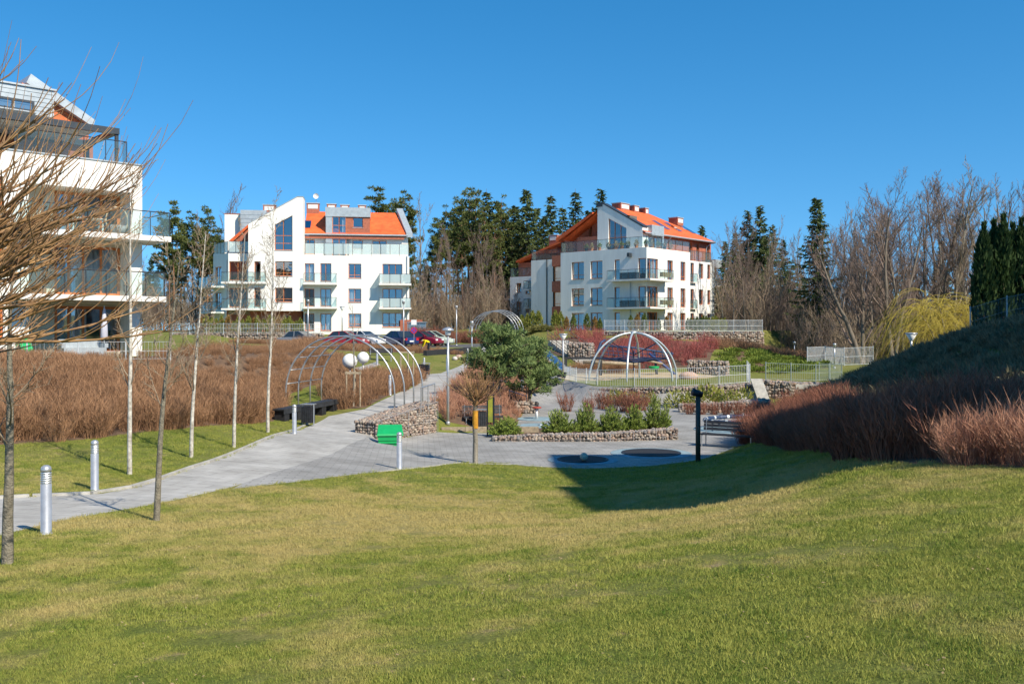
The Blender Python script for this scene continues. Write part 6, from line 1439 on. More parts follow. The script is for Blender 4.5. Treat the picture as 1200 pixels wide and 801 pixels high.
# green grit bin
p = Vector((-4.2, 32.3, g1(-4.2, 32.3))); M_GREEN = mat('green_plastic', (.01, .34, .10), .45, .06, 4)
t = thing('grit_bin', 'bright green plastic grit bin at the foot of the gabion', 'grit bin', p, .12)
MB().add([(-.34, -.26, .0), (.34, -.26, 0), (.34, .26, 0), (-.34, .26, 0), (-.43, -.32, .36), (.43, -.32, .36), (.43, .32, .36), (-.43, .32, .36)], [(0,3,2,1),(4,5,6,7),(0,1,5,4),(1,2,6,5),(2,3,7,6),(3,0,4,7)]).build('tub', M_GREEN, t)
for z in (.1, .2): MB().box(-.405, .405, -.315, -.26, z, z + .035).build('rib', M_GREEN, t)
o = MB().add([(-.46, -.36, .362), (.46, -.36, .362), (.46, .35, .362), (-.46, .35, .362), (-.42, -.33, .42), (.42, -.33, .42), (.40, .32, .68), (-.40, .32, .68)], [(0,3,2,1),(4,5,6,7),(0,1,5,4),(1,2,6,5),(2,3,7,6),(3,0,4,7)]).build('lid', M_GREEN, t)
# info board
p = G(575, 511); t = thing('info_board', 'slim yellow green information board between two dark posts', 'sign', p, -.25)
for s in (-1, 1): MB().box(s * .13 - .025, s * .13 + .025, -.03, .03, -.1, 1.62).build('post', M_DARK, t)
MB().box(-.1, .1, -.015, .015, .55, 1.58).build('panel', mat('yellow_green_print', (.50, .44, .03), .5, .2, 2.2, col2=(.16, .22, .05)), t)
MB().box(-.16, .16, -.04, .04, 1.622, 1.66).build('top_cap', M_DARK, t)
# ======== fences ========
M_FENCE = mat('pale_galvanised_mesh', (.60, .63, .64), .5, .08, 5, metal=.35)
M_GFENCE = mat('grey_green_mesh', (.30, .36, .33), .5, .1, 5, metal=.2)
def fence(label, pts, h=1.1, sp=2.4, pitch=.12, wr=.007, mt=None, zs=None, post_r=.03, group=None):
    mt = mt or M_FENCE; P = [Vector((p[0], p[1], (zs[i] if zs else (p[2] if len(p) > 2 and p[2] is not None else g1(p[0], p[1]))))) for i, p in enumerate(pts)]
    t = thing('fence', label, 'fence', P[0], 0, group)
    for a, b in zip(P[:-1], P[1:]):
        L = (b - a).length; n = max(1, round(L / sp)); U = (b - a) / L
        for k in range(n):
            q = a + U * L * k / n; MB().tube([q - Vector((0, 0, .15)), q + Vector((0, 0, h + .06))], post_r, 6).build('post', mt, t, world=True)
            e = a + U * L * (k + 1) / n; mb = MB(); m = max(2, int((e - q).length / pitch))
            for j in range(1, m): c = q.lerp(e, j / m); mb.tube([c + Vector((0, 0, .05)), c + Vector((0, 0, h))], wr, 3, False)
            for zz in (.08, h * .5, h - .02): mb.tube([q + Vector((0, 0, zz)), e + Vector((0, 0, zz))], wr * 1.5, 4, False)
            o = mb.build('mesh_panel', mt, t, world=True)
    MB().tube([P[-1] - Vector((0, 0, .15)), P[-1] + Vector((0, 0, h + .06))], post_r, 6).build('post', mt, t, world=True)
    return t
fence('pale mesh fence along the terrace edge in front of the climbing dome', [(3.5, 62.5, -3.35), (4.0, 58.5, -3.35), (5.0, 55.1, -3.3), (7, 53.6, -3.2), (9.2, 52.6, -3.12), (11.6, 52.6, -3.02), (13.5, 53.3, -2.95), (14.4, 57.5, -2.9)], 1.05, 2.3, .11, .008)
fence('grey green mesh fence above the abutment and foot bridge', [(14.6, 54.0, -2.8), (17.8, 55.0, -2.95), (20.2, 57.5, -3.0), (19.8, 60.5, -3.05)], 1.0, 1.5, .14, .007, M_GFENCE)
fence('white mesh fence ending beside the leaning bare tree', [(25.0, 79.5), (27.2, 81.5), (27.6, 78.0), (30.0, 78.0)], 1.5, 2.2, .10, .012)
fence('white picket fence on the gabion wall of the corner block', [(9.2, 93.6, -.06), (15.0, 91.95, -.08), (19, 92.95, -.05), (25.4, 95.2, -.02)], 1.15, 1.8, .13, .014)
fence('mesh fence on the low gabion before the gabled block', [(-34.8, 96.3, -.2), (-26, 95.9, -.2), (-19.7, 96.5, -.25)], 1.0, 1.7, .16, .012)
q0, q1 = LF.p(-9, 0, 2.6), LF.p(.9, 0, 2.6)
fence('wire garden fence in front of the balconied block', [(q0.x, q0.y, -1.25), (q1.x, q1.y, -1.3)], .85, 2.1, .16, .006)
fence('blue grey mesh fence on the crest of the shaded hill', [(ray(1137, 44.5).x, 44.5), (ray(1180, 44.6).x, 44.6), (ray(1262, 45).x, 45)], 1.35, 1.35, .07, .0035, mat('blue_grey_mesh', (.30, .40, .46), .5, .1, 5, metal=.2))
# ======== hedges and small thujas before the blocks ========
TY = [thuja_mesh(330 + i, .36, 1.5, 420, M_THUJAY, .2) for i in range(3)]; TG = [thuja_mesh(340 + i, .33, 1.5, 420, m_leaf('mid_green_thuja_scales', (.06, .10, .025), (.16, .19, .05), 2), .2) for i in range(3)]
RB = m_leaf('rusty_thuja_scales', (.16, .10, .03), (.33, .20, .06), 2); TR = [thuja_mesh(350, .33, 1.5, 420, RB, .2)]
def small_thuja(px, d, h, lib, label, group, i, z=None):
    x = ray(px, d).x; zz = g1(x, d) if z is None else z; st, fo = lib[i % len(lib)]; t = thing('thuja', label, 'conifer', (x, d, zz), i * 1.1, group); t.scale = (h / 1.5 * 1.05, h / 1.5 * 1.05, h / 1.5)
    link(bpy.data.objects.new('stem', st), t); link(bpy.data.objects.new('foliage', fo), t)
for i in range(20):
    px = 236 + i * 6.1 + FR.uniform(-1.2, 1.2); small_thuja(px, 97.6, FR.uniform(1.3, 1.95), TY if i % 5 else TR, 'small yellow green thuja in the row before the recessed brick ground floor', 'thujas before the gabled block', i)
for i, px in enumerate((612, 618, 624, 631, 651, 657)): small_thuja(px, 102, FR.uniform(1.5, 2.2), TY, 'small yellow green thuja before the shaded wing of the corner block', 'thujas before the corner block wing', i)
for i, px in enumerate((664, 672, 688, 697, 703, 739, 747, 755, 772, 781)): small_thuja(px, 97, FR.uniform(1.1, 1.7), TR if i % 3 == 0 else TG, 'small thuja behind the picket fence of the corner block', 'thujas behind the picket fence', i, .1)
for i in range(13):
    px = 806 + i * 3.6; small_thuja(px, 97.5 + .1 * i, FR.uniform(1.1, 1.5), TY if px > 828 else TG, 'small thuja along the sunlit end of the picket fence', 'thujas at the picket fence end', i, .1)
ol = [leaf_clump(95 + i, 170, .5, .5, .14, .035, M_OLIVE) for i in range(3)]
P = fill([(-26.5, 88.3 + 4), (-19.5, 92.3), (-19.5, 94.6), (-26.5, 94.6)], 3.0, 31); scatter('olive_hedge', P, RS.uniform(.9, 1.3, len(P)), ol, 'olive green clipped hedge beside the grey parked car', 'hedge', 31)
P = fill([(-.4, 101.6), (4.6, 98.6), (5.4, 99.6), (.4, 102.6)], 5.0, 32); scatter('olive_hedge', P, RS.uniform(.9, 1.3, len(P)), ol, 'olive green clipped hedge below the shaded wing of the corner block', 'hedge', 32)
P = fill([(-10.5, 95.9), (-3.2, 95.6), (-2.6, 99), (-10, 99.5)], 2.6, 33); scatter('spiraea_hedge', P, RS.uniform(.9, 1.4, len(P)), [twig_clump(45 + i, 75, 1.0, .55, .014, .55, 3, M_BERB) for i in range(2)], 'reddish brown hedge beyond the parked cars by the bin shelter', 'hedge', 33)
# little shrubs of the playground, one by one
BS = [twig_clump(700 + i, 120, .75, .32, .01, .45, 3, M_BERB) for i in range(3)]
for i, (px, py) in enumerate(((664, 482), (690, 483), (706, 479), (718, 481), (733, 482), (741, 484), (752, 481))):
    p = G(px, py); o = bpy.data.objects.new('barberry_shrub', BS[i % 3]); link(o); o.location = p; o.rotation_euler = (0, 0, i * .9); s = FR.uniform(1.1, 1.6); o.scale = (s, s, s)
    tag(o, 'small dark red shrub behind the dwarf pine planter', 'shrub', 'small dark red shrubs behind the planter')
for i in range(8):
    x = 8.9 + i * .58; y = 47.6 - .5 * min(1, i / 4) + .1 * max(0, i - 4) * 2; o = bpy.data.objects.new('barberry_shrub', BS[i % 3]); link(o); o.location = (x, y - .55, g1(x, y - .55)); o.rotation_euler = (0, 0, i * .9); s = FR.uniform(.7, 1.0); o.scale = (s, s, s)
    tag(o, 'small dark red shrub at the foot of the lower gabion step', 'shrub', 'small shrubs at the lower gabion step')
YS = [leaf_clump(720 + i, 330, .55, .7, .15, .03, M_THUJAY) for i in range(3)]
for i, (x, y, s, lab) in enumerate(((5.9, 53.0, .9, 'yellow green shrub at the low end of the terrace gabion'), (7.6, 51.9, .8, 'olive shrub against the middle of the terrace gabion'), (9.0, 51.1, 1.0, 'yellow green shrub under the dome fence'), (10.7, 50.9, 1.35, 'large yellow green shrub climbing the terrace gabion'), (12.6, 51.3, 1.1, 'yellow green shrub beside the concrete ramp slab'), (6.7, 52.2, .8, 'low olive shrub at the curve of the terrace gabion'), (9.8, 50.6, 1.0, 'olive shrub between the dome fence and the gabion step'), (11.7, 50.6, 1.0, 'olive shrub tucked behind the lower gabion step'))):
    o = bpy.data.objects.new('evergreen_shrub', YS[i % 3]); link(o); o.location = (x, y, g1(x, y)); o.scale = (s * 1.45, s * 1.2, s * 1.4); tag(o, lab, 'shrub', 'yellow green shrubs at the terrace gabion')
# ======== climbing dome ========
c = Vector((7.9, 61, -3.15)); M_DOME = mat('pale_galvanised_tube', (.50, .55, .57), .4, .08, 6, metal=.45); M_ROPE = mat('dark_blue_rope', (.02, .035, .09), .8)
t = thing('climbing_dome', 'dome of six curved steel legs meeting over a rope net', 'climbing frame', c)
RD = 3.05; legs = []
for k in range(6):
    a = math.radians(195 + 60 * k); L = [Vector((math.cos(a) * RD * math.cos(e), math.sin(a) * RD * math.cos(e), RD * math.sin(e) * 1.0)) for e in np.linspace(-.05, math.pi / 2, 16)]; legs.append(L)
    MB().tube(L, .066, 10).build('leg', M_DOME, t, True)
MB().lathe([(.02, RD - .1), (.22, RD - .06), (.22, RD + .08), (.02, RD + .12)], 12).build('hub', M_DOME, t, True)
mb = MB()
for k in range(6):
    A, B = legs[k][5], legs[(k + 1) % 6][5]; C = Vector((0, 0, 1.1)); mb.tube([A, C], .03, 4); mb.tube([A, B.lerp(C, .25), B], .03, 4)
    for f in (.3, .6, .85): mb.tube([A.lerp(C, f), B.lerp(C, f)], .025, 4)
    mb.tube([legs[k][9], C + Vector((0, 0, .5))], .025, 4)
mb.tube([(0, 0, .6), (0, 0, 1.9)], .03, 5)
mb.build('rope_net', M_ROPE, t)
# ======== rope climbing course with blue beams ========
M_BLUE = mat('blue_painted_steel', (.03, .055, .12), .45, .1, 4)
c = Vector((7.4, 68.5, g1(7.4, 68.5))); t = thing('climbing_course', 'blue beamed rope climbing course with green seat behind the dome', 'play equipment', c)
def frame(x, s=1): return MB().tube([(x - .9, 0, -.1), (x, 0, 2.35), (x + .3, .2, 2.5)], .09, 8)
frame(-.9).build('post', M_BLUE, t, True); MB().tube([(3.2, .2, -.1), (3.0, .2, 1.7)], .09, 8).build('post', M_BLUE, t, True); MB().tube([(4.6, -.2, -.1), (2.6, .1, 1.55)], .1, 8).build('slanting_beam', mat('violet_blue_steel', (.05, .075, .2), .45), t, True)
MB().tube([(-.9, 0, 2.1), (1.5, .1, 1.95), (4.4, .2, 1.5)], .07, 8).build('top_beam', M_BLUE, t, True)
mb = MB()
for i in range(15): x = -.8 + i * .36; mb.tube([(x, 0, 2.1 - .03 * i), (x + .1, 0, 1.35 - .02 * i)], .025, 4)
for z in (1.75, 1.5): mb.tube([(-.8, 0, z), (4.2, .1, z - .4)], .025, 4)
mb.build('rope_net', M_BLUE, t)
MB().lathe([(.05, .35), (.3, .38), (.42, .6), (.40, .62)], 14, (2.9, -.4, 0)).build('swing_seat', M_GREEN, t, True)
MB().tube([(1.3, -.5, 1.25), (3.5, -.7, .8)], .07, 8).build('balance_log', M_TIMBER, t, True)
MB().tube([(-2.2, .3, .9), (1.8, .4, .75)], .13, 8).build('balance_log', M_TIMBER, t, True)
P = fill([(4.5, 70.5), (9.5, 70.5), (9.5, 72), (4.5, 72)], 5, 41); scatter('brushwood', P, RS.uniform(.6, .95, len(P)), sp, 'brown brush behind the rope climbing course', 'brush', 41)
# sandpit beam frame and slide
c = ray(663, 67); c = Vector((c.x, 67, g1(c.x, 67))); t = thing('sandpit_frame', 'dark timber beam frame over the sandpit edge', 'play equipment', c)
MB().box(-.1, .1, -.1, .1, -.1, 1.15).build('post', M_BLACKW, t); MB().box(-.1, 2.6, -.09, .09, 1.152, 1.32).build('beam', M_BLACKW, t); MB().box(2.4, 2.58, -.09, .09, -.1, 1.15).build('post', M_BLACKW, t)
M_CHROME = mat('polished_slide_steel', (.62, .63, .65), .16, .04, 3, metal=.95)
pts = [ray(641, 73, 417), ray(648, 71.5, 423), ray(656, 70, 430.5), ray(664, 68.5, 436.5), ray(670, 67.6, 440)]
t = thing('tube_slide', 'polished steel tube slide coming down the slope into the sandpit', 'slide', Vector((pts[-1].x, pts[-1].y, g1(pts[-1].x, pts[-1].y))))
mb = MB(); mb.tube(pts, .42, 14, False); mb.tube(pts, .40, 14, False); mb.build('tube', M_CHROME, t, True, world=True)
for k in (0, 1, 2, 3): d_ = (pts[k + 1] - pts[k]).normalized(); MB().tube([pts[k] - d_ * .05, pts[k] + d_ * .05], .45, 14).build('joint_ring', M_BLUE if k == 2 else M_CHROME, t, True, world=True)
ch = [pts[-1], ray(678, 66.5, 443.5), ray(688, 65.8, 445.5), ray(699, 65.4, 446)]; mb = MB(); k0 = 0; n_ = 9
for i, p in enumerate(ch):
    d_ = (ch[min(i + 1, 3)] - ch[max(i - 1, 0)]).normalized(); s_ = d_.cross(Vector((0, 0, 1))).normalized(); u_ = s_.cross(d_)
    for j in range(n_): a = math.pi * j / (n_ - 1); mb.v.append(tuple(p + s_ * math.cos(a) * .42 - u_ * math.sin(a) * .36))
for i in range(3):
    for j in range(n_ - 1): mb.f.append((i*n_+j, i*n_+j+1, (i+1)*n_+j+1, (i+1)*n_+j))
o = mb.build('chute', M_CHROME, t, True, world=True); md = o.modifiers.new('thickness', 'SOLIDIFY'); md.thickness = .04
# boulder(s)
def boulder(p, r, label, seed, mt=None):
    rnd = np.random.RandomState(seed); v, f = ico(); me = bpy.data.meshes.new('boulder'); me.from_pydata([tuple(x) for x in v * np.array(r)[None] * rnd.uniform(.85, 1.15, (12, 1))], [], [tuple(x) for x in f]); me.materials.append(mt or M_BOULD)
    o = bpy.data.objects.new('boulder', me); link(o); o.location = p; md = o.modifiers.new('round', 'SUBSURF'); md.levels = md.render_levels = 2; me.polygons.foreach_set('use_smooth', [True] * len(me.polygons)); tag(o, label, 'boulder', None); return o
M_BOULD = mat('pinkish_granite', (.45, .31, .24), .9, .15, 6, .4, 20)
boulder((ray(807, 62).x, 62, -3.0), (.85, .6, .5), 'rounded pinkish boulder beside the climbing dome', 1)
p = G(538, 421); boulder(p + Vector((0, 0, .15)), (.42, .35, .32), 'pink boulder on the pale gravel strip by the path', 2); p = G(533, 422); boulder(p + Vector((0, 0, .1)), (.3, .3, .25), 'smaller pale boulder on the gravel strip', 3, mat('pale_granite', (.55, .50, .45), .9, .1, 6))
# ======== plaza play things ========
M_RUBB = mat('pale_blue_rubber', (.22, .31, .35), .9, .15, 3, .2, 40); M_MAT = mat('black_jump_mat', (.02, .02, .023), .8)
for (px, py, r, lab) in ((683, 539, .78, 'round ground trampoline with the pale ball'), (763, 531.5, .95, 'larger round ground trampoline in the building shade')):
    p = G(px, py); p.z = max(g1(p.x + a, p.y + b) for a in (-1, 0, 1) for b in (-1, 0, 1)) + .012
    t = thing('ground_trampoline', lab, 'trampoline', p, 0, 'ground trampolines')
    MB().lathe([(r * 1.47, -.25), (r * 1.45, 0), (r * 1.02, .004)], 36).build('rubber_surround', M_RUBB, t)
    MB().lathe([(r * 1.06, .005), (r * 1.06, .03), (r * .99, .034)], 36).build('rim', M_DARK, t)
    MB().lathe([(r * .97, .035), (r * .95, .036)], 36).build('jump_mat', M_MAT, t)
p = G(684, 541); o = MB().lathe([(max(.005, .13 * math.sin(a)), .13 - .13 * math.cos(a)) for a in np.linspace(0, math.pi, 12)], 18).build('ball', mat('pale_grey_green_ball', (.42, .45, .36), .6, .1, 6), None, True); o.location = p + Vector((0, -.1, .05)); tag(o, 'pale grey green ball at the edge of the small trampoline', 'ball')
p = G(818, 541); t = thing('spotlight_post', 'dark post with a tilted spotlight head at the plaza edge', 'lamp post', p)
MB().tube([(0, 0, -.1), (0, 0, 1.98)], .075, 10).build('post', mat('dark_bronze_paint', (.06, .055, .045), .5, .15, 5), t, True)
MB().tube([(.02, 0, 1.9), (.02, 0, 2.06)], .05, 8).build('bracket', M_DARK, t, True); MB().tube([(.12, .02, 2.02), (-.17, -.04, 2.12)], [.095, .12], 12).build('lamp_head', M_DARK, t, True)
# spring ring
d = 39.6; c = ray(867, d); c = Vector((c.x, d, g1(c.x, d))); t = thing('balance_ring', 'blue rope wrapped balance ring on short steel posts', 'play equipment', c)
R_ = 1.45
MB().lathe([(R_ + .5, -.2), (R_ + .48, .015), (R_ - .35, .02)], 40).build('rubber_surround', M_RUBB, t)
MB().tube([(math.cos(a) * R_, math.sin(a) * R_, .44 + .05 * math.cos(a + .4)) for a in np.linspace(0, 2 * math.pi, 40)], .075, 8, False).build('ring', M_BLUE, t, True)
for k in range(26):
    a = k * 6.283 / 26; q = Vector((math.cos(a) * R_, math.sin(a) * R_, .44 + .05 * math.cos(a + .4))); tg = Vector((-math.sin(a), math.cos(a), 0)); MB().tube([q - tg * .05, q + tg * .05], .09, 8).build('rope_wrap', MATS['pale_galvanised_mesh'] if k % 2 else MATS['blue_painted_steel'], t)
for k in range(7): a = k * .9; MB().tube([(math.cos(a) * R_, math.sin(a) * R_, -.05), (math.cos(a) * R_, math.sin(a) * R_, .42)], .035, 6).build('leg', M_STEEL, t)
# spinner seats
for px, py, lab in ((629, 491, 'small red topped spinner stool on a blue rubber circle'), (633, 499, 'flat blue rubber play circle with low steel hub')):
    p = G(px, py); p.z = -4.14; t = thing('spinner', lab, 'play equipment', p); MB().lathe([(1.0, -.1), (.98, .012), (.05, .016)], 30).build('rubber_circle', M_RUBB, t)
    if py < 495:
        MB().tube([(0, 0, 0), (0, 0, .5)], .06, 8).build('post', M_LENS, t, True); MB().lathe([(.2, .5), (.24, .53), (.2, .57), (.02, .575)], 14).build('seat', mat('red_rubber', (.35, .06, .04), .6), t, True)
    else: MB().lathe([(.1, .016), (.1, .05), (.02, .06)], 12).build('hub', M_STEEL, t, True)
# ======== stairs with handrails ========
A, B = Vector((6.4, 76.2, -2.75)), Vector((4.3, 88.5, -.85)); U = (B - A); n = 16; hd = Vector((U.x, U.y, 0)).normalized(); sd = Vector((hd.y, -hd.x, 0)); hl = Vector((U.x, U.y, 0)).length / n
t = thing('staircase', 'concrete stairs with steel handrails climbing beside the dogwood bank', 'stairs', A)
for i in range(n):
    p = hd * hl * i; z1 = U.z * (i + 1) / n; MB().prism([p - sd * .9 + Vector((0, 0, z1 - .5)), p + sd * .9 + Vector((0, 0, z1 - .5)), p + sd * .9 + hd * hl * 1.1 + Vector((0, 0, z1 - .5)), p - sd * .9 + hd * hl * 1.1 + Vector((0, 0, z1 - .5))], (0, 0, .5)).build('step', M_CONC, t)
for s in (-1, 1):
    mb = MB(); 
    for h in (.95, .6, .3): mb.tube([sd * s + Vector((0, 0, h)), sd * s + U + Vector((0, 0, h))], .028, 5)
    for k in range(7): q = sd * s + U * k / 6; mb.tube([q - Vector((0, 0, .2)), q + Vector((0, 0, .95))], .028, 5)
    mb.build('handrail', mat('brown_steel', (.16, .11, .08), .5), t)
# lower stair handrail beneath the pines
p = G(600, 470); t = thing('handrail', 'thin steel handrail running down the shrub slope under the pines', 'railing', p)
A, B = Vector((-1.0, .6, .35)), Vector((.75, -.6, -.15))
for h in (.85, .45): MB().tube([A + Vector((0, 0, h)), B + Vector((0, 0, h))], .022, 5).build('rail', M_STEEL, t)
for k in (0, .5, 1): q = A.lerp(B, k); MB().tube([q - Vector((0, 0, .3)), q + Vector((0, 0, .85))], .022, 5).build('post', M_STEEL, t)
# ======== foot bridge, ramp slab, drain ========
c = ray(962, 54); t = thing('foot_bridge', 'concrete foot bridge deck on dark piers beside the abutment', 'bridge', (c.x, 54, -4.4))
x0, x1 = ray(925, 54).x - c.x, ray(1010, 54).x - c.x
MB().box(x0, x1, -1.2, 1.2, 1.15, 1.4).build('deck', M_CONC, t)
for k in (.05, .17): xx = x0 + (x1 - x0) * k; MB().box(xx, xx + .28, -1.1, -.8, -.4, 1.145).build('pier', M_CONC, t)
MB().box(x0 + .05, x1, -.6, 1.0, -.4, 1.14).build('abutment_face', M_BLACKW, t)
c = ray(900, 51.5); t = MB().add([(-.3, 0, -4.4), (.35, 0, -4.4), (-.05, .9, -2.65), (-.7, .9, -2.65), (-.3, .15, -4.4), (.35, .15, -4.4), (-.05, 1.05, -2.65), (-.7, 1.05, -2.65)], [(0,3,2,1),(4,5,6,7),(0,1,5,4),(1,2,6,5),(2,3,7,6),(3,0,4,7)]).build('ramp_slab', M_CONC); t.location = (c.x, 51.6, 0); tag(t, 'leaning concrete slab between the terrace gabion and the abutment', 'concrete slab')
c = ray(896, 52.6, 466); t = thing('drain_pipe', 'black drain pipe mouth sticking out of the abutment gabion', 'pipe', (c.x, 52.9, c.z)); MB().tube([(0, .3, 0), (0, -.5, -.05)], .19, 12, False).build('barrel', M_DARK, t, True); MB().lathe([(.19, 0), (.22, .0), (.22, .05), (.19, .05)], 12).build('collar', M_DARK, t)
# low retaining kerb beside the lower plaza, and dark road wall
t = thing('retaining_kerb', 'low timber retaining kerb under the pinkish shrub slope', 'kerb', (-2.9, 38.5, -4.2))
for i in range(4): MB().box(i * 1.0 + .005, i * 1.0 + .995, 0, .2, -.1, .26 + .02 * (i % 2)).build('kerb_block', M_TIMBER, t)
A, B = G(500, 417), G(556, 412); t = thing('low_wall', 'long low black wall between the lawn and the car park road', 'wall', A, math.atan2(B.y - A.y, B.x - A.x)); L = (Vector((B.x, B.y, 0)) - Vector((A.x, A.y, 0))).length; dz = B.z - A.z; n = 5
for i in range(n):
    z0 = dz * i / n; MB().box(L * i / n + .01, L * (i + 1) / n - .01, 0, .3, z0 - .4, z0 + .42).build('wall_block', M_BLACKW, t)
# ======== parked cars ========
M_TYRE = mat('tyre_rubber', (.015, .015, .015), .9); M_CGLASS = mat('dark_car_glass', (.02, .03, .04), .08, .05, 2, spec=.8)
def car(label, px, d, rz, col, estate=False, name='paint'):
    x = ray(px, d).x; t = thing('parked_car', label, 'car', (x, d, g1(x, d)), rz, 'cars in the car park')
    cm = mat('car_paint_' + name, col, .25, .03, 2, spec=.7)
    prof = [(-2.1, .35), (-2.12, .62), (-2.02, .86), (-1.0 if not estate else -1.9, .93), (1.05, .92), (1.75, .80), (2.08, .62), (2.12, .38)]
    b = MB(); W = .86
    outer = prof + [(2.0, .24), (-2.0, .24)]
    for s0, s1, ins in ((-W, W, 0),):
        n = len(outer); A = [(x_, s0 * (1 if z_ < .8 else .95), z_) for x_, z_ in outer]; B = [(x_, -a[1], z_) for (x_, z_), a in zip(outer, A)]
        b.add(A + B, [tuple(range(n - 1, -1, -1)), tuple(range(n, 2 * n))] + [(i, (i+1) % n, n + (i+1) % n, n + i) for i in range(n)])
    o = b.build('body', cm, t); md = o.modifiers.new('bevel', 'BEVEL'); md.width = .06; md.segments = 2
    r0, r1 = (-1.95, -1.75) if estate else (-1.35, -.85); cab = [(r0, .92), (r1, 1.42), (.15, 1.46), (1.1, .92)]
    g = MB(); A = [(x_, -.8 + (z_ - .92) * .28, z_) for x_, z_ in cab]; B = [(x_, -y_, z_) for x_, y_, z_ in A]; g.add(A + B, [(3, 2, 1, 0), (4, 5, 6, 7), (0, 1, 5, 4), (1, 2, 6, 5), (2, 3, 7, 6)]); g.build('windows', M_CGLASS, t)
    rf = MB(); A = [(r1 + .02, -.665, 1.425), (.17, -.655, 1.465), (.17, .655, 1.465), (r1 + .02, .665, 1.425)]; rf.prism(A, (0, 0, .03)); rf.build('roof', cm, t)
    pl = MB()
    for s in (-1, 1):
        for (xa, za, xb, zb) in ((r0, .93, r1, 1.43), (1.1, .93, .15, 1.46), (-.25, .93, -.3, 1.45)): pl.tube([(xa, s * (.81 - (za - .92) * .28), za), (xb, s * (.81 - (zb - .92) * .28), zb)], .035, 5)
    pl.build('pillars', cm, t)
    for wx in (-1.3, 1.3):
        for s in (-1, 1):
            w_ = MB().tube([(wx, s * .70, .31), (wx, s * .88, .31)], .31, 16).build('wheel', M_TYRE, t, True); MB().tube([(wx, s * .885, .31), (wx, s * .892, .31)], .2, 12).build('rim', M_STEEL, w_)
    for s in (-1, 1):
        MB().box(2.0, 2.1, s * .62 - .17, s * .62 + .17, .58, .72).build('headlight', M_LENS, t); MB().box(-2.12, -2.04, s * .66 - .13, s * .66 + .13, .62, .84).build('tail_light', mat('red_lamp_plastic', (.5, .01, .01), .3), t)
        MB().box(.75, .95, s * .95 - .09, s * .95 + .09, .95, 1.07).build('mirror', cm, t)
    MB().box(-2.135, -2.12, -.26, .26, .48, .6).build('number_plate', M_LENS, t)
    return t
car('grey parked car beside the slim lamp and olive hedge', 352, 86.5, -.25, (.20, .21, .23), name='grey')
car('red parked car mostly hidden behind the arch top', 404, 86, -.2, (.30, .015, .02), name='red')
car('white parked car angled beside the red one', 427, 88, -.55, (.72, .73, .72), name='white')
car('dark parked car behind the red one against the white wall', 408, 93, -.3, (.03, .04, .06), name='dark')
car('dark blue parked car showing its red tail lights', 466, 87.5, 2.35, (.015, .03, .11), name='navy')
car('dark red parked car between the blue and the pale green cars', 493, 90.5, -.4, (.20, .012, .03), name='maroon')
car('pale green estate car at the end of the row beside the hedge', 506, 92.5, -.35, (.50, .56, .47), True, 'palegreen')
# no-stopping sign, post boxes
p = ray(485, 84.5); t = thing('road_sign', 'round blue no stopping sign with red ring and cross', 'sign', (p.x, 84.5, g1(p.x, 84.5))); H = (HY - 387) / FPX * 84.5 - g1(p.x, 84.5)
MB().tube([(0, .03, -.1), (0, .03, H + 1.0)], .03, 6).build('post', M_STEEL, t)
def disc(mb, r0, y, n=28): mb.add([(math.cos(a) * r0, y, H + math.sin(a) * r0) for a in np.linspace(0, 2 * math.pi, n, endpoint=False)], [tuple(range(n))]); return mb
MR = mat('sign_red', (.55, .02, .02), .4); MBL = mat('sign_blue', (.02, .08, .45), .4)
MB().tube([(0, -.012, H), (0, .005, H)], .3, 28).build('red_disc', MR, t); MB().tube([(0, -.02, H), (0, -.013, H)], .225, 28).build('blue_disc', MBL, t)
for a in (.785, -.785): 
    ca, sa = math.cos(a), math.sin(a); o = MB(); o.add([(ca * u - sa * v, -.026 - (.002 if a > 0 else 0), H + sa * u + ca * v) for u, v in ((-.23, -.035), (.23, -.035), (.23, .035), (-.23, .035))], [(0, 1, 2, 3)]); o.build('red_bar', MR, t)
MB().box(-.24, .24, -.012, .004, H + .5, H + .95).build('white_plate', M_LENS, t)
p = ray(489, 100); t = thing('bin_shelter', 'grey glazed bin shelter beside the gabled block', 'shelter', (p.x, 100, g1(p.x, 100)))
M_SHG = m_glass('shelter_glass', (.55, .62, .66), .15, body=(.3, .36, .4), bodyf=.3)
for x in (-.95, -.32, .32, .95): MB().box(x - .04, x + .04, -.6, -.52, 0, 1.35).build('post', M_STEEL, t)
for x in (-.95, -.32, .32): MB().box(x + .05, x + .58, -.57, -.55, .1, 1.28).build('glass_panel', M_SHG, t)
MB().box(-1.05, 1.05, -.7, .7, 1.352, 1.45).build('roof', M_STEEL, t); MB().box(-.9, .9, .5, .55, 0, 1.35).build('back_panel', M_ZINC, t)
t = fbox(MB(), LF, 0, 1, 0, 1, 0, 1) and None
# hedge planter beside building: brick bin wall
p = ray(489, 103); o = MB().box(-1.2, 1.2, -.15, .15, -.2, 1.6).build('brick_wall', M_BRICK); o.location = (p.x - .6, 102.5, g1(p.x, 102)); tag(o, 'short brick wall behind the grey bin shelter', 'wall')
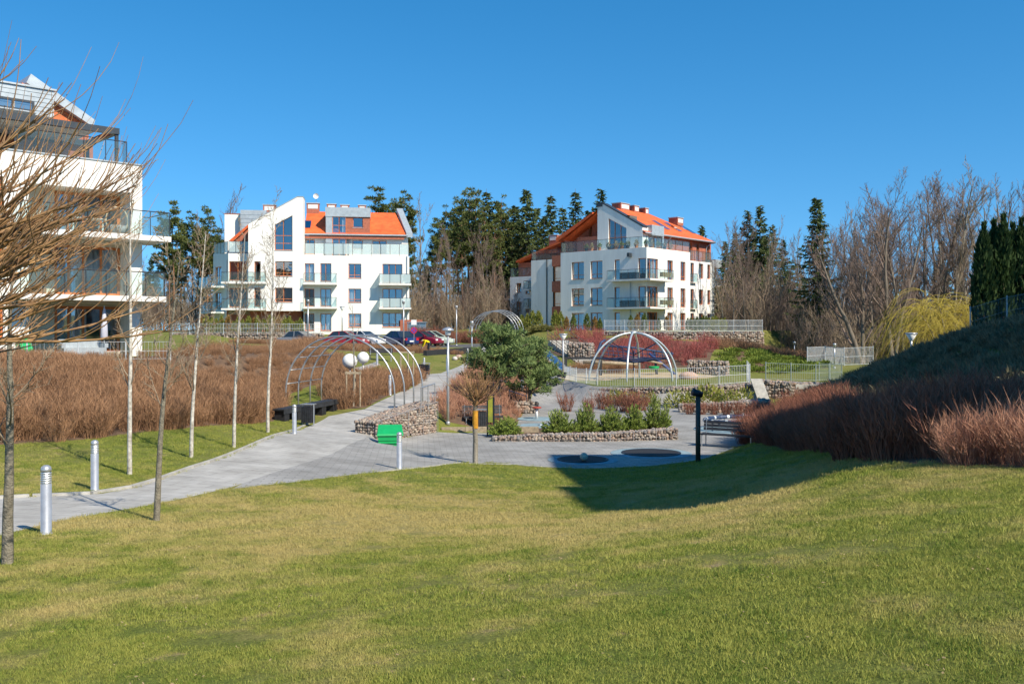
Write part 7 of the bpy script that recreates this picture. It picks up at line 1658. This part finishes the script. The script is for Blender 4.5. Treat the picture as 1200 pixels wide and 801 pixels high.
# ======== gardener in yellow, bending over the low wall ========
def person(p, rz):
    J = {'pel': (0, 0, .86), 'chest': (.34, 0, 1.08), 'neck': (.50, 0, 1.10), 'head': (.64, 0, 1.08), 'crown': (.74, 0, 1.04)}
    V = []; E_ = []; R_ = []
    def v(c, r): V.append(c); R_.append(r); return len(V) - 1
    a = v(J['pel'], .16); m = v((.17, 0, 1.0), .155); b = v(J['chest'], .165); n = v(J['neck'], .06); h = v(J['head'], .10); h2 = v(J['crown'], .085); E_ += [(a, m), (m, b), (b, n), (n, h), (h, h2)]
    for s in (-1, 1):
        k = v((0, s * .11, .80), .105); kn = v((.08, s * .13, .45), .07); an = v((-.02, s * .13, .09), .045); fo = v((.16, s * .14, .04), .04); E_ += [(a, k), (k, kn), (kn, an), (an, fo)]
        sh = v((.38, s * .19, 1.05), .07); el_ = v((.46, s * .23, .78), .048); wr = v((.58, s * .16, .56), .033); ha = v((.62, s * .14, .48), .035); E_ += [(b, sh), (sh, el_), (el_, wr), (wr, ha)]
        for f in range(4): q = v((.63 + .012 * f, s * (.12 + .02 * f), .41 - .006 * (f % 2)), .010); E_.append((ha, q))
        q = v((.60, s * .10, .44), .011); E_.append((ha, q))
    me = bpy.data.meshes.new('person'); me.from_pydata(V, E_, []); o = bpy.data.objects.new('body', me); COL.objects.link(o)
    md = o.modifiers.new('skin', 'SKIN')
    for i, r in enumerate(R_): me.skin_vertices[0].data[i].radius = (r, r)
    me.skin_vertices[0].data[0].use_root = True; o.modifiers.new('sub', 'SUBSURF').levels = 2; o.modifiers['sub'].render_levels = 2
    dg = bpy.context.evaluated_depsgraph_get(); m2 = bpy.data.meshes.new_from_object(o.evaluated_get(dg)); bpy.data.objects.remove(o)
    for c in (mat('yellow_work_jacket', (.75, .55, .0), .8, .06, 5), mat('dark_work_trousers', (.025, .03, .045), .9), mat('skin', (.50, .30, .21), .6), mat('dark_hair', (.05, .035, .025), .8)): m2.materials.append(c)
    for pl in m2.polygons:
        c = pl.center; i = 0
        if c.z < .9 and c.x < .3 and abs(c.y) < .3 and not (c.x > .3): i = 1
        if c.x > .55 and c.z > .9: i = 2
        if c.x > .62 and c.z > 1.08 or c.x > .74: i = 3
        if c.z < .56 and c.x > .4: i = 2
        pl.material_index = i; pl.use_smooth = True
    t = thing('person', 'person in yellow jacket and dark trousers bending down by the low black wall', 'person', p, rz); link(bpy.data.objects.new('body', m2), t)
    fx = MB()
    for s in (-1, 1): fx.lathe([(.012, -.01), (.014, 0), (.012, .01)], 8, (.70, s * .04, .985))
    fx.add([(.73, -.02, 1.0), (.73, .02, 1.0), (.70, 0, .955), (.745, 0, .985)], [(0, 1, 3), (1, 2, 3), (2, 0, 3)]); fx.build('face', MATS['skin'], t)
    return t
p = G(503, 414); person(p, math.radians(200))
# ======== block on the hill, right of the view: its shade falls over the hill and lawn ========
t = thing('apartment_building', 'white block with flat zinc roof standing on the shaded hill', 'building', (20, 12, -.3))
def blk(x0, x1, y0, y1, zt, nm):
    MB().box(x0, x1, y0, y1, -1.5, zt).build('wall', M_WHITE, t, world=True); MB().box(x0 - .35, x1 + .35, y0 - .35, y1 + .35, zt + .003, zt + .3).build('roof', M_ZINC, t, world=True)
    for fl in range(4):
        z = .6 + fl * 3.1
        n = int((y1 - y0) / 3.2)
        for k in range(n):
            y = y0 + 1.6 + k * 3.2; o = MB().box(x0 - .06, x0 + .02, y - .75, y + .75, z, z + 1.7).build('window', M_WOOD, t, world=True)
            for s in (-1, 1): MB().box(x0 - .075, x0 - .062, y + s * .36 - .3, y + s * .36 + .3, z + .08, z + 1.62).build('pane', M_CGLASS, o, world=True)
blk(15.2, 24.5, 4.5, 17.2, 13.2, 'a'); blk(25.6, 38, 17.4, 36, 13.0, 'b')
MB().box(17.6, 23, 7, 14, 13.5, 15.0).build('penthouse', M_BRICK, t, world=True)  # unseen roof box, added to vary the outline of the shadow
MB().box(14.3, 15.2, 3.8, 8.5, 11.0, 13.15).build('shadow_bay', M_WHITE, t, world=True); MB().box(14.1, 15.2, 3.6, 8.7, 13.153, 13.3).build('shadow_bay_roof', M_ZINC, t, world=True)  # unseen bay, added so the block's shadow on the lawn gets its notch
for z in (3.6, 6.7): MB().box(14.1, 15.2, 9, 12, z - .2, z).build('balcony_slab', M_SLAB, t, world=True)
# ======== things on the near balconies ========
z = LZS[0]; q = LF.p(LQ(305, 460, -.4)[0], z, -.4); t = thing('hanging_chair', 'round wicker hanging chair on the upper balcony', 'chair', q, .6)
MB().tube([(math.cos(a) * .48, 0, .75 + math.sin(a) * .62) for a in np.linspace(0, 2 * math.pi, 26)], .035, 7, False).build('hoop', mat('pale_wicker', (.55, .45, .32), .8, .2, 10), t, True)
MB().lathe([(.1, .12), (.36, .2), (.44, .5), (.40, .52)], 14).build('seat', mat('grey_cushion', (.35, .33, .32), .95, .15, 6), t, True)
z = LZS[0]; q = LF.p(LQ(225, 460, .3)[0], z, .3); t = thing('patio_table', 'white low table on the upper balcony', 'table', q, .7); MB().box(-.7, .7, -.35, .35, .62, .66).build('top', M_SLAB, t)
for sx in (-1, 1):
    for sy in (-1, 1): MB().box(sx * .62 - .03, sx * .62 + .03, sy * .28 - .03, sy * .28 + .03, 0, .618).build('leg', M_SLAB, t)
q = LF.p(LQ(92, 605, .6)[0], LZS[1], .6); t = thing('flower_box', 'orange clay flower box on the middle balcony', 'planter', q, .75); MB().box(-.4, .4, -.15, .15, 0, .24).build('box', M_POT, t); MB().box(-.42, .42, -.17, .17, .242, .27).build('rim', M_POT, t)
q = LF.p(LQ(62, 745, 1.6)[0], -1.15, 1.6); t = thing('garden_slide', 'small green plastic toy slide in the ground floor garden', 'toy slide', q, .7)
MB().box(-.25, .25, 0, .3, 0, .85).build('ladder', M_GREEN, t); MB().add([(-.22, 0, .8), (.22, 0, .8), (.22, -1.0, .05), (-.22, -1.0, .05), (-.22, 0, .86), (.22, 0, .86), (.22, -1.0, .1), (-.22, -1.0, .1)], [(0,3,2,1),(4,5,6,7),(0,1,5,4),(1,2,6,5),(2,3,7,6),(3,0,4,7)]).build('chute', M_GREEN, t)
q = LF.p(LQ(272, 740, .6)[0], -1.15, .6); t = thing('closed_parasol', 'folded pale parasol on the ground floor terrace', 'parasol', q); MB().tube([(0, 0, 0), (0, 0, 2.3)], .025, 6).build('pole', M_STEEL, t); MB().lathe([(.05, .75), (.16, .9), (.14, 1.4), (.06, 2.1), (.02, 2.25)], 10).build('canopy', mat('pale_lilac_canvas', (.55, .55, .62), .9, .1, 8), t, True)
q = LF.p(LQ(215, 755, .5)[0], -1.15, .5); t = thing('patio_sofa', 'grey rattan sofa on the ground floor terrace', 'sofa', q, .75)
MB().box(-.9, .9, -.4, .4, .05, .42).build('seat', M_ZINC, t); MB().box(-.9, .9, .28, .42, .422, .8).build('backrest', M_ZINC, t)
for s in (-1, 1): MB().box(s * .9 - .08, s * .9 + .08, -.4, .27, .422, .62).build('armrest', M_ZINC, t)
# potted plants on the terraces of the corner block
_fl = Fac(Z3(762, 0)[0], 103, -41); _fr = Fac(Z3(762, 0)[0], 103, 49); _zt = _fl.q(*Z3(762, 297))[1]
PP = [leaf_clump(760 + i, 130, .26, .55, .16, .03, m) for i, m in enumerate((M_OLIVE, M_DRYGR, M_THUJAY))]
for i in range(14):
    f_, u_ = (_fl, -8.6 + i * 1.0 + .25 * math.sin(i * 5)) if i < 9 else (_fr, .8 + (i - 9) * 1.25)
    q = f_.p(u_, _zt + .03, -.55); t = thing('potted_plant', 'potted plant behind the glass railing of the corner block terrace', 'plant', q, i, 'potted plants on the corner block terrace')
    MB().lathe([(.16, 0), (.22, .35), (.2, .36)], 10).build('pot', M_POT if i % 3 else M_DSTEEL, t)
    o = bpy.data.objects.new('foliage', PP[i % 3]); link(o, t); o.location = (0, 0, .35)
